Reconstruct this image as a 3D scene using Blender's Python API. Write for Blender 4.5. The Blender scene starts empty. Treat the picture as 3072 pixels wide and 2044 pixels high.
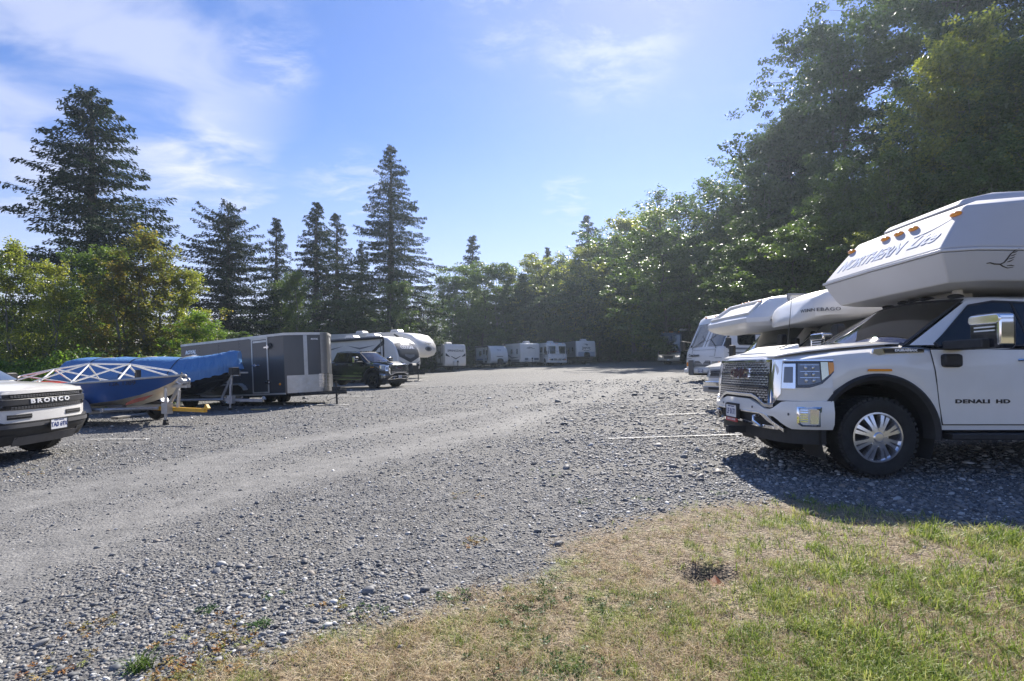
import bpy, bmesh, math, random
import numpy as np
from mathutils import Vector, Matrix, noise as mnoise
R = math.radians
random.seed(7)
rng = np.random.default_rng(7)
scene = bpy.context.scene
col = scene.collection

# ------------------------------------------------------------------ camera
CAM_Z = 1.34
F = 1536.0            # focal length in pixels of the 3072 px wide photograph
HOR = 1080.0          # horizon row in the photograph
cam = bpy.data.cameras.new('camera')
cam.sensor_width = 36.0
cam.lens = 18.0
cam.shift_y = (HOR - 1022.0) / 3072.0
cam.clip_start = 0.05
cam.clip_end = 3000
cam_o = bpy.data.objects.new('camera', cam)
col.objects.link(cam_o)
cam_o.location = (0, 0, CAM_Z)
cam_o.rotation_euler = (R(90), 0, 0)
scene.camera = cam_o

# ------------------------------------------------------------------ light
SUN_D = Vector((0.33, 1.15, 1.0)).normalized()
sun_el = math.asin(SUN_D.z)
sun_az = math.atan2(SUN_D.x, SUN_D.y)
world = bpy.data.worlds.new('World')
scene.world = world
world.use_nodes = True
def build_world():
    nt = world.node_tree
    N, L = nt.nodes, nt.links
    N.clear()
    out = N.new('ShaderNodeOutputWorld')
    bg = N.new('ShaderNodeBackground')
    bg.inputs['Strength'].default_value = 0.058
    L.new(bg.outputs[0], out.inputs[0])
    sky = N.new('ShaderNodeTexSky')
    sky.sky_type = 'NISHITA'
    sky.sun_disc = False
    sky.sun_elevation = sun_el
    sky.sun_rotation = sun_az
    sky.altitude = 50
    sky.air_density = 1.0
    sky.dust_density = 0.1
    sky.ozone_density = 2.2
    geo = N.new('ShaderNodeTexCoord')
    # project the view direction on a flat cloud layer so that the clouds shrink towards the horizon
    sep = N.new('ShaderNodeSeparateXYZ'); L.new(geo.outputs['Generated'], sep.inputs[0])
    def m(op, a, b=None, c=None, clamp=False):
        n = N.new('ShaderNodeMath'); n.operation = op; n.use_clamp = clamp
        for i, v in enumerate((a, b, c)):
            if v is None: continue
            if isinstance(v, (int, float)): n.inputs[i].default_value = v
            else: L.new(v, n.inputs[i])
        return n.outputs[0]
    z = m('MAXIMUM', sep.outputs['Z'], 0.04)
    zz = m('ADD', z, 0.12)
    cx = m('DIVIDE', sep.outputs['X'], zz); cy = m('DIVIDE', sep.outputs['Y'], zz)
    cv = N.new('ShaderNodeCombineXYZ'); L.new(cx, cv.inputs[0]); L.new(cy, cv.inputs[1])
    def tex(scale, detail, rough, dist=0.0, off=(0, 0, 0), stretch=(1, 1, 1), rot=0):
        mp = N.new('ShaderNodeMapping'); L.new(cv.outputs[0], mp.inputs[0])
        mp.inputs['Location'].default_value = off; mp.inputs['Scale'].default_value = stretch
        mp.inputs['Rotation'].default_value = (0, 0, rot)
        n = N.new('ShaderNodeTexNoise'); n.inputs['Scale'].default_value = scale
        n.inputs['Detail'].default_value = detail; n.inputs['Roughness'].default_value = rough
        n.inputs['Distortion'].default_value = dist
        L.new(mp.outputs[0], n.inputs['Vector']); return n.outputs['Fac']
    def ramp(v, a, b):
        n = N.new('ShaderNodeMapRange'); n.interpolation_type = 'SMOOTHSTEP'
        L.new(v, n.inputs[0]); n.inputs[1].default_value = a; n.inputs[2].default_value = b
        return n.outputs[0]
    def patch(px, py, r0, r1, sx=1.0):
        # smooth weight round a sky direction
        d = Vector(((px - 1536) / F, 1.0, (HOR - py) / F)).normalized()
        n = N.new('ShaderNodeVectorMath'); n.operation = 'DOT_PRODUCT'
        L.new(geo.outputs['Generated'], n.inputs[0]); n.inputs[1].default_value = d
        return ramp(n.outputs['Value'], math.cos(R(r1)), math.cos(R(r0)))
    thin = tex(1.5, 9, 0.55, 0.4, (3.1, 1.7, 0), (1.0, 2.2, 1), 0.5)
    puffs = tex(5.0, 8, 0.62, 0.3, (1.2, 8.4, 0), (1.0, 1.6, 1), 0.3)
    soft = tex(2.3, 7, 0.5, 0.6, (5.5, 2.0, 0), (1.0, 1.5, 1), 0.9)
    # large bank at the left, small puffs at the top, faint ones elsewhere
    bank = m('MAXIMUM', patch(60, 110, 8, 22), m('MULTIPLY', patch(440, 200, 1, 8), 0.8))
    bank = m('MULTIPLY', bank, ramp(soft, 0.30, 0.62))
    top = m('MULTIPLY', m('MAXIMUM', patch(1830, 60, 1, 9), m('MULTIPLY', patch(1500, 30, 1, 6), 0.6)), ramp(puffs, 0.42, 0.66))
    lowp = m('MULTIPLY', m('MAXIMUM', m('MAXIMUM', patch(1700, 610, 0.5, 4), patch(650, 540, 1, 7)), m('MAXIMUM', patch(1050, 620, 1, 7), patch(820, 150, 0.5, 5))), ramp(puffs, 0.36, 0.72))
    any_ = m('MULTIPLY', ramp(thin, 0.52, 0.85), 0.22)
    tot = m('ADD', m('MULTIPLY', bank, 0.58), m('MULTIPLY', top, 0.5))
    tot = m('ADD', tot, m('MULTIPLY', lowp, 0.5))
    tot = m('ADD', tot, any_, clamp=True)
    # thicker milky air just above the horizon
    hz = m('MULTIPLY', ramp(sep.outputs['Z'], 0.42, -0.02), 0.55)
    tot = m('MAXIMUM', tot, hz)
    mix = N.new('ShaderNodeMix'); mix.data_type = 'RGBA'
    hs = N.new('ShaderNodeHueSaturation'); hs.inputs['Saturation'].default_value = 1.25; L.new(sky.outputs[0], hs.inputs['Color'])
    tn = N.new('ShaderNodeMix'); tn.data_type = 'RGBA'; tn.blend_type = 'MULTIPLY'; tn.inputs[0].default_value = 1; tn.inputs[7].default_value = (1.16, .90, 1.06, 1)
    L.new(hs.outputs[0], tn.inputs[6]); L.new(tot, mix.inputs[0]); L.new(tn.outputs[2], mix.inputs[6])
    mix.inputs[7].default_value = CLOUD
    L.new(mix.outputs[2], bg.inputs['Color'])
CLOUD = (5.6, 5.9, 7.2, 1)
build_world()
sun = bpy.data.lights.new('sun', 'SUN')
sun.energy = 3.5
sun.angle = R(0.55)
sun.color = (1.0, 0.94, 0.86)
sun_o = bpy.data.objects.new('sun', sun)
col.objects.link(sun_o)
sun_o.rotation_euler = SUN_D.to_track_quat('Z', 'Y').to_euler()
scene.view_settings.view_transform = 'Standard'
scene.view_settings.look = 'None'
scene.view_settings.gamma = 1
scene.view_settings.use_curve_mapping = False
scene.view_settings.exposure = 1.45
scene.render.engine = 'CYCLES'
scene.cycles.max_bounces = 8
scene.cycles.transparent_max_bounces = 8

# ------------------------------------------------------------------ helpers
def sstep(t):
    t = np.clip(t, 0, 1); return t * t * (3 - 2 * t)
def G(x, y):
    """height of the ground (works on arrays)"""
    x = np.asarray(x, float); y = np.asarray(y, float)
    cs = 0.022 + 0.018 * sstep((y - 8) / 14)
    xx = np.clip(x, -30, 30)
    drop = 1.34 - cs * xx - 0.0075 * np.clip(y - 15, 0, 75)
    z = 1.34 - drop
    # wooded bank at the right and behind the far row
    e = x * 0.93 + y * 0.10 - 23.0
    z = z + 0.42 * np.clip(e, 0, 40) ** 1.0 * sstep(e / 6)
    z = z + 0.10 * np.clip(y - 82, 0, 60) * sstep((y - 82) / 10)
    return z
def g(x, y): return float(G(x, y))
def W(px, py):
    """point of the ground seen at a pixel of the photograph"""
    Y = 5.0
    for _ in range(40):
        X = (px - 1536) / F * Y
        Y = 0.5 * Y + 0.5 * min(400, (CAM_Z - g(X, Y)) * F / max(py - HOR, 1))
    return Vector(((px - 1536) / F * Y, Y, g((px - 1536) / F * Y, Y)))
def D(d): return d * 3072 / 2357.0     # display pixel to photo pixel

def link(o, parent=None):
    col.objects.link(o)
    if parent: o.parent = parent
    return o
def tag(o, label, cat, group=None, kind=None):
    o['label'] = label; o['category'] = cat
    if group: o['group'] = group
    if kind: o['kind'] = kind
    return o
def thing(name, label, cat, x=0, y=0, head=0, group=None, pitch=0, roll=0, dz=0):
    o = bpy.data.objects.new(name, None)
    o.empty_display_size = 0.3
    o.location = (x, y, g(x, y) + dz)
    o.rotation_euler = (R(roll), R(-pitch), R(head))
    tag(o, label, cat, group)
    return link(o)

# ------------------------------------------------------------------ materials
def nodes(mt):
    mt.use_nodes = True
    nt = mt.node_tree
    return nt, nt.nodes, nt.links, nt.nodes['Principled BSDF']
MATS = {}
def mat(name, c, rough=0.5, metal=0.0, coat=0.0, var=0.0, vscale=6.0, bump=0.0, bscale=60.0, spec=0.5, emit=0.0, aniso=None):
    if name in MATS: return MATS[name]
    mt = bpy.data.materials.new(name)
    nt, N, L, b = nodes(mt)
    b.inputs['Base Color'].default_value = (*c, 1)
    b.inputs['Roughness'].default_value = rough
    b.inputs['Metallic'].default_value = metal
    b.inputs['Coat Weight'].default_value = coat
    b.inputs['Coat Roughness'].default_value = 0.04
    b.inputs['Specular IOR Level'].default_value = spec
    if var > 0:
        tc = N.new('ShaderNodeTexCoord')
        n = N.new('ShaderNodeTexNoise'); n.inputs['Scale'].default_value = vscale
        n.inputs['Detail'].default_value = 6; n.inputs['Roughness'].default_value = 0.65
        L.new(tc.outputs['Object'], n.inputs['Vector'])
        mr = N.new('ShaderNodeMapRange'); L.new(n.outputs['Fac'], mr.inputs[0])
        mr.inputs[1].default_value = 0.3; mr.inputs[2].default_value = 0.75
        mx = N.new('ShaderNodeMix'); mx.data_type = 'RGBA'
        L.new(mr.outputs[0], mx.inputs[0])
        mx.inputs[6].default_value = (*[min(1, k * (1 + var * 0.4)) for k in c], 1)
        mx.inputs[7].default_value = (c[0] * (1 - var * .7), c[1] * (1 - var * .8), c[2] * (1 - var), 1)
        L.new(mx.outputs[2], b.inputs['Base Color'])
        m2 = N.new('ShaderNodeMapRange'); L.new(n.outputs['Fac'], m2.inputs[0])
        m2.inputs[3].default_value = rough * 0.8; m2.inputs[4].default_value = min(1, rough * 1.35)
        L.new(m2.outputs[0], b.inputs['Roughness'])
    if bump > 0:
        tc = N.new('ShaderNodeTexCoord')
        n = N.new('ShaderNodeTexNoise'); n.inputs['Scale'].default_value = bscale
        n.inputs['Detail'].default_value = 4
        L.new(tc.outputs['Object'], n.inputs['Vector'])
        bp = N.new('ShaderNodeBump'); bp.inputs['Strength'].default_value = bump
        bp.inputs['Distance'].default_value = 0.01
        L.new(n.outputs['Fac'], bp.inputs['Height']); L.new(bp.outputs[0], b.inputs['Normal'])
    MATS[name] = mt
    return mt
WHITE = mat('white_paint', (0.80, 0.785, 0.75), 0.28, coat=0.8, var=0.08, vscale=2.5)
FIBRE = mat('white_fibreglass', (0.78, 0.765, 0.73), 0.36, coat=0.4, var=0.10, vscale=1.3)
FIBRE2 = mat('weathered_white_panel', (0.72, 0.71, 0.68), 0.45, coat=0.15, var=0.16, vscale=1.6)
CREAM = mat('cream_panel', (0.70, 0.67, 0.60), 0.45, coat=0.2, var=0.12, vscale=2)
BLACKP = mat('black_paint', (0.012, 0.014, 0.022), 0.18, coat=1.0, var=0.1)
PLASTIC = mat('black_plastic', (0.022, 0.022, 0.024), 0.55, var=0.25, vscale=9, bump=0.15, bscale=220)
GREYPL = mat('grey_plastic', (0.10, 0.10, 0.105), 0.5, var=0.2, vscale=8)
RUBBER = mat('tyre_rubber', (0.020, 0.020, 0.020), 0.75, var=0.35, vscale=12, bump=0.3, bscale=90)
CHROME = mat('chrome', (0.86, 0.86, 0.87), 0.07, metal=1.0)
RIMCH = mat('polished_rim', (0.80, 0.80, 0.82), 0.24, metal=0.9)
ALLOY = mat('polished_alloy', (0.70, 0.70, 0.72), 0.20, metal=1.0, var=0.12, vscale=14)
STEEL = mat('galvanised_steel', (0.52, 0.53, 0.55), 0.42, metal=0.85, var=0.25, vscale=9)
ALU = mat('raw_aluminium', (0.62, 0.61, 0.58), 0.42, metal=0.45, var=0.25, vscale=4)
GLASS = mat('dark_tinted_glass', (0.008, 0.009, 0.009), 0.03, spec=0.55)
WSGLASS = mat('windscreen_glass', (0.030, 0.040, 0.042), 0.03, spec=1.0, coat=1.0)
def clear_glass():
    mt = bpy.data.materials.new('clear_windscreen'); mt.use_nodes = True; N = mt.node_tree.nodes; L = mt.node_tree.links; N.clear()
    out = N.new('ShaderNodeOutputMaterial'); tr = N.new('ShaderNodeBsdfTransparent'); tr.inputs[0].default_value = (.62, .70, .70, 1)
    gl = N.new('ShaderNodeBsdfGlossy'); gl.inputs['Roughness'].default_value = .02
    fr = N.new('ShaderNodeFresnel'); fr.inputs['IOR'].default_value = 2.1; mx = N.new('ShaderNodeMixShader')
    L.new(fr.outputs[0], mx.inputs[0]); L.new(tr.outputs[0], mx.inputs[1]); L.new(gl.outputs[0], mx.inputs[2]); L.new(mx.outputs[0], out.inputs[0]); return mt
CLEARG = clear_glass()
LENS = mat('clear_lens', (0.62, 0.64, 0.66), 0.06, metal=0.75, coat=1.0)
AMBER = mat('amber_lens', (0.92, 0.33, 0.015), 0.18, coat=0.8)
RED = mat('red_plastic', (0.45, 0.02, 0.015), 0.35, coat=0.4)
SEAM = mat('seam_rubber', (0.03, 0.03, 0.03), 0.8)  # matt near-black for gaps, liners, chassis and other dark parts
INK = mat('black_vinyl', (0.02, 0.02, 0.022), 0.4)
GREYV = mat('grey_vinyl', (0.22, 0.225, 0.235), 0.38, coat=0.3)
DGREYV = mat('charcoal_vinyl', (0.06, 0.062, 0.068), 0.35, coat=0.3)
LETTER = mat('white_raised_letter', (0.92, 0.92, 0.92), 0.10, coat=1.0)

# ------------------------------------------------------------------ mesh builder
class MB:
    def __init__(s): s.v = []; s.f = []
    def add(s, vs, fs):
        o = len(s.v); s.v += [tuple(p) for p in vs]; s.f += [tuple(i + o for i in f) for f in fs]; return s
    def box(s, x0, x1, y0, y1, z0, z1):
        return s.add([(x0, y0, z0), (x1, y0, z0), (x1, y1, z0), (x0, y1, z0), (x0, y0, z1), (x1, y0, z1), (x1, y1, z1), (x0, y1, z1)],
                     [(0, 3, 2, 1), (4, 5, 6, 7), (0, 1, 5, 4), (1, 2, 6, 5), (2, 3, 7, 6), (3, 0, 4, 7)])
    def mapped(s, poly, f, o0, o1):
        """polygon (u, v) mapped through f(u, v, offset) and given thickness"""
        n = len(poly)
        vs = [f(u, v, o0) for u, v in poly] + [f(u, v, o1) for u, v in poly]
        fs = [tuple(range(n))[::-1], tuple(range(n, 2 * n))] + [(i, (i + 1) % n, n + (i + 1) % n, n + i) for i in range(n)]
        return s.add(vs, fs)
    def panel(s, f, us, lo, hi, o0, o1, nv=1):
        """curved slab: for each u the span lo(u)..hi(u)"""
        vs = []; fs = []
        n = len(us); m = nv + 1
        for o in (o0, o1):
            for u in us:
                a = lo(u) if callable(lo) else lo; b = hi(u) if callable(hi) else hi
                for j in range(m): vs.append(f(u, a + (b - a) * j / nv, o))
        def id(k, i, j): return k * n * m + i * m + j
        for i in range(n - 1):
            for j in range(nv):
                fs.append((id(1, i, j), id(1, i + 1, j), id(1, i + 1, j + 1), id(1, i, j + 1)))
                fs.append((id(0, i, j), id(0, i, j + 1), id(0, i + 1, j + 1), id(0, i + 1, j)))
            fs.append((id(0, i, 0), id(0, i + 1, 0), id(1, i + 1, 0), id(1, i, 0)))
            fs.append((id(0, i, nv), id(1, i, nv), id(1, i + 1, nv), id(0, i + 1, nv)))
        for i in (0, n - 1):
            for j in range(nv): fs.append((id(0, i, j), id(1, i, j), id(1, i, j + 1), id(0, i, j + 1)))
        return s.add(vs, fs)
    def prism_y(s, poly, y0, y1):
        return s.mapped(poly, lambda u, v, o: (u, o, v), y0, y1)
    def prism_x(s, poly, x0, x1):
        return s.mapped(poly, lambda u, v, o: (o, u, v), x0, x1)
    def prism_z(s, poly, z0, z1):
        return s.mapped(poly, lambda u, v, o: (u, v, o), z0, z1)
    def loft(s, rings, closed=True, caps=True):
        n = len(rings[0]); vs = [p for r in rings for p in r]; fs = []
        for a in range(len(rings) - 1):
            for i in range(n if closed else n - 1):
                j = (i + 1) % n
                fs.append((a * n + i, a * n + j, (a + 1) * n + j, (a + 1) * n + i))
        if caps and closed:
            fs.append(tuple(range(n))[::-1]); fs.append(tuple((len(rings) - 1) * n + i for i in range(n)))
        return s.add(vs, fs)
    def tube(s, pts, r, n=8):
        pts = [Vector(p) for p in pts]; rings = []
        for i, p in enumerate(pts):
            d = (pts[min(i + 1, len(pts) - 1)] - pts[max(i - 1, 0)]).normalized()
            a = d.cross(Vector((0, 0, 1))) if abs(d.z) < 0.95 else d.cross(Vector((1, 0, 0)))
            a.normalize(); b = d.cross(a)
            rr = r[i] if isinstance(r, (list, tuple)) else r
            rings.append([p + (a * math.cos(2 * math.pi * k / n) + b * math.sin(2 * math.pi * k / n)) * rr for k in range(n)])
        return s.loft(rings)
    def lathe(s, prof, c, axis='y', n=24, a0=0, a1=360):
        """profile of (radius, offset along the axis)"""
        full = abs(a1 - a0) >= 359.9
        rings = []
        k = n if full else n + 1
        for i in range(k):
            a = R(a0 + (a1 - a0) * i / n)
            ring = []
            for r, t in prof:
                u, w = r * math.cos(a), r * math.sin(a)
                p = {'y': (u, t, w), 'x': (t, u, w), 'z': (u, w, t)}[axis]
                ring.append((p[0] + c[0], p[1] + c[1], p[2] + c[2]))
            rings.append(ring)
        if full: rings.append(rings[0])
        m = len(prof); vs = [p for r in rings for p in r]; fs = []
        for a in range(len(rings) - 1):
            for i in range(m - 1):
                fs.append((a * m + i, a * m + i + 1, (a + 1) * m + i + 1, (a + 1) * m + i))
        return s.add(vs, fs)
    def cyl(s, c, axis, r, h, n=16):
        return s.lathe([(0, -h / 2), (r, -h / 2), (r, h / 2), (0, h / 2)], c, axis, n)
    def ball(s, c, r, sx=1, sy=1, sz=1, n=10):
        pr = [(math.sin(math.pi * i / 6) * r, -math.cos(math.pi * i / 6) * r) for i in range(7)]
        o = len(s.v); s.lathe(pr, (0, 0, 0), 'z', n)
        for i in range(o, len(s.v)):
            p = s.v[i]; s.v[i] = (p[0] * sx + c[0], p[1] * sy + c[1], p[2] * sz + c[2])
        return s
    def build(s, name, m, parent=None, bevel=0.0, smooth=35, weld=True, seg=2, label=None):
        me = bpy.data.meshes.new(name)
        me.from_pydata(s.v, [], s.f)
        bm = bmesh.new(); bm.from_mesh(me)
        if weld: bmesh.ops.remove_doubles(bm, verts=bm.verts, dist=0.0004)
        bmesh.ops.recalc_face_normals(bm, faces=bm.faces)
        bm.to_mesh(me); bm.free()
        if smooth:
            me.polygons.foreach_set('use_smooth', [True] * len(me.polygons))
            me.set_sharp_from_angle(angle=R(smooth))
        me.materials.append(m)
        o = bpy.data.objects.new(name, me)
        link(o, parent)
        if bevel > 0:
            b = o.modifiers.new('bevel', 'BEVEL'); b.width = bevel; b.segments = seg; b.limit_method = 'ANGLE'; b.angle_limit = R(30)
            if smooth: b.harden_normals = True
        if label: o['label'] = label
        return o

def rr(cx, cy, w, h, r, n=4):
    """rounded rectangle polygon"""
    r = min(r, w / 2 - 1e-4, h / 2 - 1e-4); out = []
    for qx, qy, a0 in ((1, 1, 0), (-1, 1, 90), (-1, -1, 180), (1, -1, 270)):
        for i in range(n + 1):
            a = R(a0 + 90 * i / n)
            out.append((cx + qx * (w / 2 - r) + r * math.cos(a), cy + qy * (h / 2 - r) + r * math.sin(a)))
    return out
def ringpoly(outer, inner, f, o0, o1, mb):
    """frame between two polygons with the same number of points"""
    n = len(outer)
    vs = []
    for poly, o in ((outer, o0), (outer, o1), (inner, o1), (inner, o0)):
        vs += [f(u, v, o) for u, v in poly]
    fs = []
    for k in range(4):
        a, b = k * n, ((k + 1) % 4) * n
        for i in range(n):
            j = (i + 1) % n
            fs.append((a + i, a + j, b + j, b + i))
    mb.add(vs, fs); return mb
def side_f(sd, y):
    return lambda u, v, o: (u, sd * (y + o), v)
def text(body, size, parent, f, mt, o0=0.0, ext=0.003, shear=0.0, bold=0.0, space=1.0, sx=1.0, name='lettering', curved=False):
    """lettering: glyphs in the (u, v) plane of f(u, v, offset); u runs in reading direction"""
    cu = bpy.data.curves.new('t', 'FONT'); cu.body = body; cu.size = size; cu.shear = shear
    cu.offset = bold; cu.space_character = space; cu.align_x = 'CENTER'; cu.align_y = 'CENTER'
    cu.extrude = 1.0; cu.resolution_u = 3
    o = bpy.data.objects.new('t', cu); col.objects.link(o)
    dg = bpy.context.evaluated_depsgraph_get()
    me = bpy.data.meshes.new_from_object(o.evaluated_get(dg))
    bpy.data.objects.remove(o); bpy.data.curves.remove(cu)
    for v in me.vertices:
        off = o0 if v.co.z < 0 else o0 + ext
        v.co = Vector(f(v.co.x * sx, v.co.y, off))
    me.polygons.foreach_set('use_smooth', [False] * len(me.polygons))
    me.materials.clear(); me.materials.append(mt); me.name = name; me.update()
    ob = bpy.data.objects.new(name, me)
    return link(ob, parent)
def basis_f(org, du, dv):
    org = Vector(org); du = Vector(du).normalized(); dv = Vector(dv).normalized(); n = du.cross(dv)
    return lambda u, v, o: tuple(org + du * u + dv * v + n * o)

def np_mesh(name, V3, Fk, m=None, smooth=False):
    """fast mesh from numpy arrays (all faces with the same number of corners)"""
    me = bpy.data.meshes.new(name)
    V3 = np.ascontiguousarray(V3, dtype=np.float32); Fk = np.ascontiguousarray(Fk, dtype=np.int32)
    me.vertices.add(len(V3)); me.vertices.foreach_set('co', V3.ravel())
    nf, k = Fk.shape
    me.loops.add(nf * k); me.loops.foreach_set('vertex_index', Fk.ravel())
    me.polygons.add(nf)
    me.polygons.foreach_set('loop_start', np.arange(0, nf * k, k, dtype=np.int32))
    if smooth: me.polygons.foreach_set('use_smooth', np.ones(nf, dtype=bool))
    me.update(calc_edges=True)
    if m: me.materials.append(m)
    return me

# window with a frame: part window (glass) > window_frame
def window(parent, f, poly_c, w, h, r=0.06, fr=0.035, glass=None, frame=None, o=0.0, name='window', panes=0):
    cx, cy = poly_c
    mb = MB(); mb.mapped(rr(cx, cy, w, h, r), f, o, o + 0.010)
    wn = mb.build(name, glass or GLASS, parent, smooth=0)
    fb = MB(); ringpoly(rr(cx, cy, w + 2 * fr, h + 2 * fr, r + fr), rr(cx, cy, w, h, r), f, o, o + 0.018, fb)
    for k in range(panes):
        x = cx - w / 2 + w * (k + 1) / (panes + 1)
        fb.mapped([(x - .012, cy - h / 2), (x + .012, cy - h / 2), (x + .012, cy + h / 2), (x - .012, cy + h / 2)], f, o + .0105, o + 0.017)
    fb.build('window_frame', frame or PLASTIC, wn, smooth=0)
    return wn
def wheel(parent, x, y, rad, wid, sd, spokes=0, rim=None, rimr=0.62, knob=True, face=0.02):
    """tyre and rim; sd = +1 when the outer face looks to +y"""
    hw = wid / 2
    mb = MB()
    rw = rimr * rad
    mb.lathe([(rw, -hw * .8), (rad * .80, -hw), (rad * .93, -hw * .96), (rad, -hw * .72), (rad, hw * .72), (rad * .93, hw * .96), (rad * .80, hw), (rw, hw * .8)], (x, y, rad), 'y', 40)
    if knob:
        n = 44
        for i in range(n):
            a = 2 * math.pi * i / n
            for t, k in ((-.62, 0), (.62, .5)):
                aa = a + k * 2 * math.pi / n
                c, s_ = math.cos(aa), math.sin(aa); da = 0.30 * 2 * math.pi / n
                pts = []
                for rr_ in (rad * .95, rad + .004):
                    for tt in (t - .30, t + .30):
                        for q in (-da, da):
                            pts.append((x + rr_ * math.cos(aa + q), y + tt * hw, rad + rr_ * math.sin(aa + q)))
                mb.add(pts, [(0, 1, 3, 2), (4, 6, 7, 5), (0, 4, 5, 1), (2, 3, 7, 6), (0, 2, 6, 4), (1, 5, 7, 3)])
    w = mb.build('wheel', RUBBER, parent, smooth=30)
    rb = MB()
    rm = rim or ALLOY
    yo = y + sd * hw * .78
    rb.lathe([(rw * 1.02, sd * 0.012), (rw * .95, sd * .014), (rw * .90, -sd * .02), (rw * .86, -sd * wid * .55)], (x, yo, rad), 'y', 40)
    if spokes:
        for i in range(spokes):
            a = 2 * math.pi * (i + .5) / spokes
            for q in (-.5, .5):
                aa = a + q * 0.26
                c, s_ = math.cos(aa), math.sin(aa)
                t0 = Vector((-s_, 0, c)); d = Vector((c, 0, s_))
                def P(r0, w0, dep): return [Vector((x, yo, rad)) + d * r0 + t0 * w0 * k + Vector((0, sd * dep * 1.0, 0)) for k in (-1, 1)]
                wd = rw * .070
                A = P(rw * .20, wd, face) + P(rw * .55, wd * .8, face - .004) + P(rw * .93, wd * 1.15, -.004)
                B = P(rw * .20, wd * 1.2, face - .05) + P(rw * .55, wd * 1.3, face - .055) + P(rw * .93, wd * 1.4, -.055)
                fs = [(0, 1, 3, 2), (2, 3, 5, 4), (6, 8, 9, 7), (8, 10, 11, 9), (0, 2, 8, 6), (2, 4, 10, 8), (1, 7, 9, 3), (3, 9, 11, 5), (0, 6, 7, 1), (4, 5, 11, 10)]
                rb.add(A + B, fs)
        rb.lathe([(0, sd * (face + .012)), (rw * .17, sd * (face + .010)), (rw * .22, sd * face), (rw * .30, sd * (face - .02)), (rw * .30, -sd * .05)], (x, yo, rad), 'y', 24)
        for i in range(8):
            a = 2 * math.pi * i / 8
            rb.cyl((x + rw * .36 * math.cos(a), yo + sd * (face - .012), rad + rw * .36 * math.sin(a)), 'y', rw * .035, .03, 8)
    else:
        rb.lathe([(0, sd * .01), (rw * .28, sd * .01), (rw * .32, -sd * .015), (rw * .62, -sd * .02), (rw * .70, -sd * .035), (rw * .88, -sd * .02)], (x, yo, rad), 'y', 24)
        for i in range(8):
            a = 2 * math.pi * i / 8
            rb.cyl((x + rw * .47 * math.cos(a), yo - sd * .012, rad + rw * .47 * math.sin(a)), 'y', rw * .05, .03, 8)
    rb.build('rim', rm, w, smooth=25)
    db = MB(); db.cyl((x, yo - sd * .09, rad), 'y', rw * .9, .02, 24)
    db.build('brake_disc', SEAM, w)
    return w
# ------------------------------------------------------------------ ground
EDGE = [W(D(a), D(b)) for a, b in ((330, 1690), (400, 1568), (560, 1500), (700, 1440), (860, 1400), (1000, 1378), (1110, 1350), (1190, 1332), (1225, 1290), (1235, 1250), (1330, 1215), (1430, 1190), (1560, 1165), (1700, 1150), (1790, 1140), (2000, 1165), (2200, 1195), (2357, 1210))]
EDGE = [(p.x, p.y) for p in EDGE]
EDGE = [(EDGE[0][0] - .6, EDGE[0][1] - 1.2)] + EDGE + [(EDGE[-1][0] + 3, EDGE[-1][1] + .1), (60, 4.2)]
# the verge: polygon closed behind the camera
VERGE = EDGE + [(60, -60), (-1.6, -60)]
def inside(P, x, y):
    c = np.zeros(x.shape, bool); n = len(P)
    for i in range(n):
        x1, y1 = P[i]; x2, y2 = P[(i + 1) % n]
        m = ((y1 > y) != (y2 > y))
        xi = (x2 - x1) * (y - y1) / ((y2 - y1) if y2 != y1 else 1e-9) + x1
        c ^= m & (x < xi)
    return c
def polydist(P, x, y):
    d = np.full(x.shape, 1e9)
    for i in range(len(P) - 1):
        ax, ay = P[i]; bx, by = P[i + 1]; vx, vy = bx - ax, by - ay
        t = np.clip(((x - ax) * vx + (y - ay) * vy) / (vx * vx + vy * vy), 0, 1)
        d = np.minimum(d, np.hypot(x - ax - t * vx, y - ay - t * vy))
    return d
def vnoise(x, y, s, seed=0, oct_=3):
    """cheap value noise on arrays"""
    out = np.zeros(np.shape(x)); amp = 1; tot = 0
    for o in range(oct_):
        X = np.asarray(x) * s * 2 ** o + 37.1 * seed + o * 11.3; Y = np.asarray(y) * s * 2 ** o + 91.7 * seed + o * 5.9
        xi = np.floor(X).astype(np.int64); yi = np.floor(Y).astype(np.int64); fx = X - xi; fy = Y - yi
        fx = fx * fx * (3 - 2 * fx); fy = fy * fy * (3 - 2 * fy)
        def h(a, b):
            n = (a * 374761393 + b * 668265263 + seed * 1442695) & 0x7fffffff
            n = ((n ^ (n >> 13)) * 1274126177) & 0x7fffffff
            return (n ^ (n >> 16)) % 10007 / 10007.0
        v = (h(xi, yi) * (1 - fx) + h(xi + 1, yi) * fx) * (1 - fy) + (h(xi, yi + 1) * (1 - fx) + h(xi + 1, yi + 1) * fx) * fy
        out += amp * v; tot += amp; amp *= .5
    return out / tot
def grass_mask(x, y):
    ins = inside(VERGE, x, y); d = polydist(EDGE, x, y)
    s = np.where(ins, d, -d)
    return sstep((s + .10 + .30 * (vnoise(x, y, 2.2, 3) - .5)) / .42)
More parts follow.
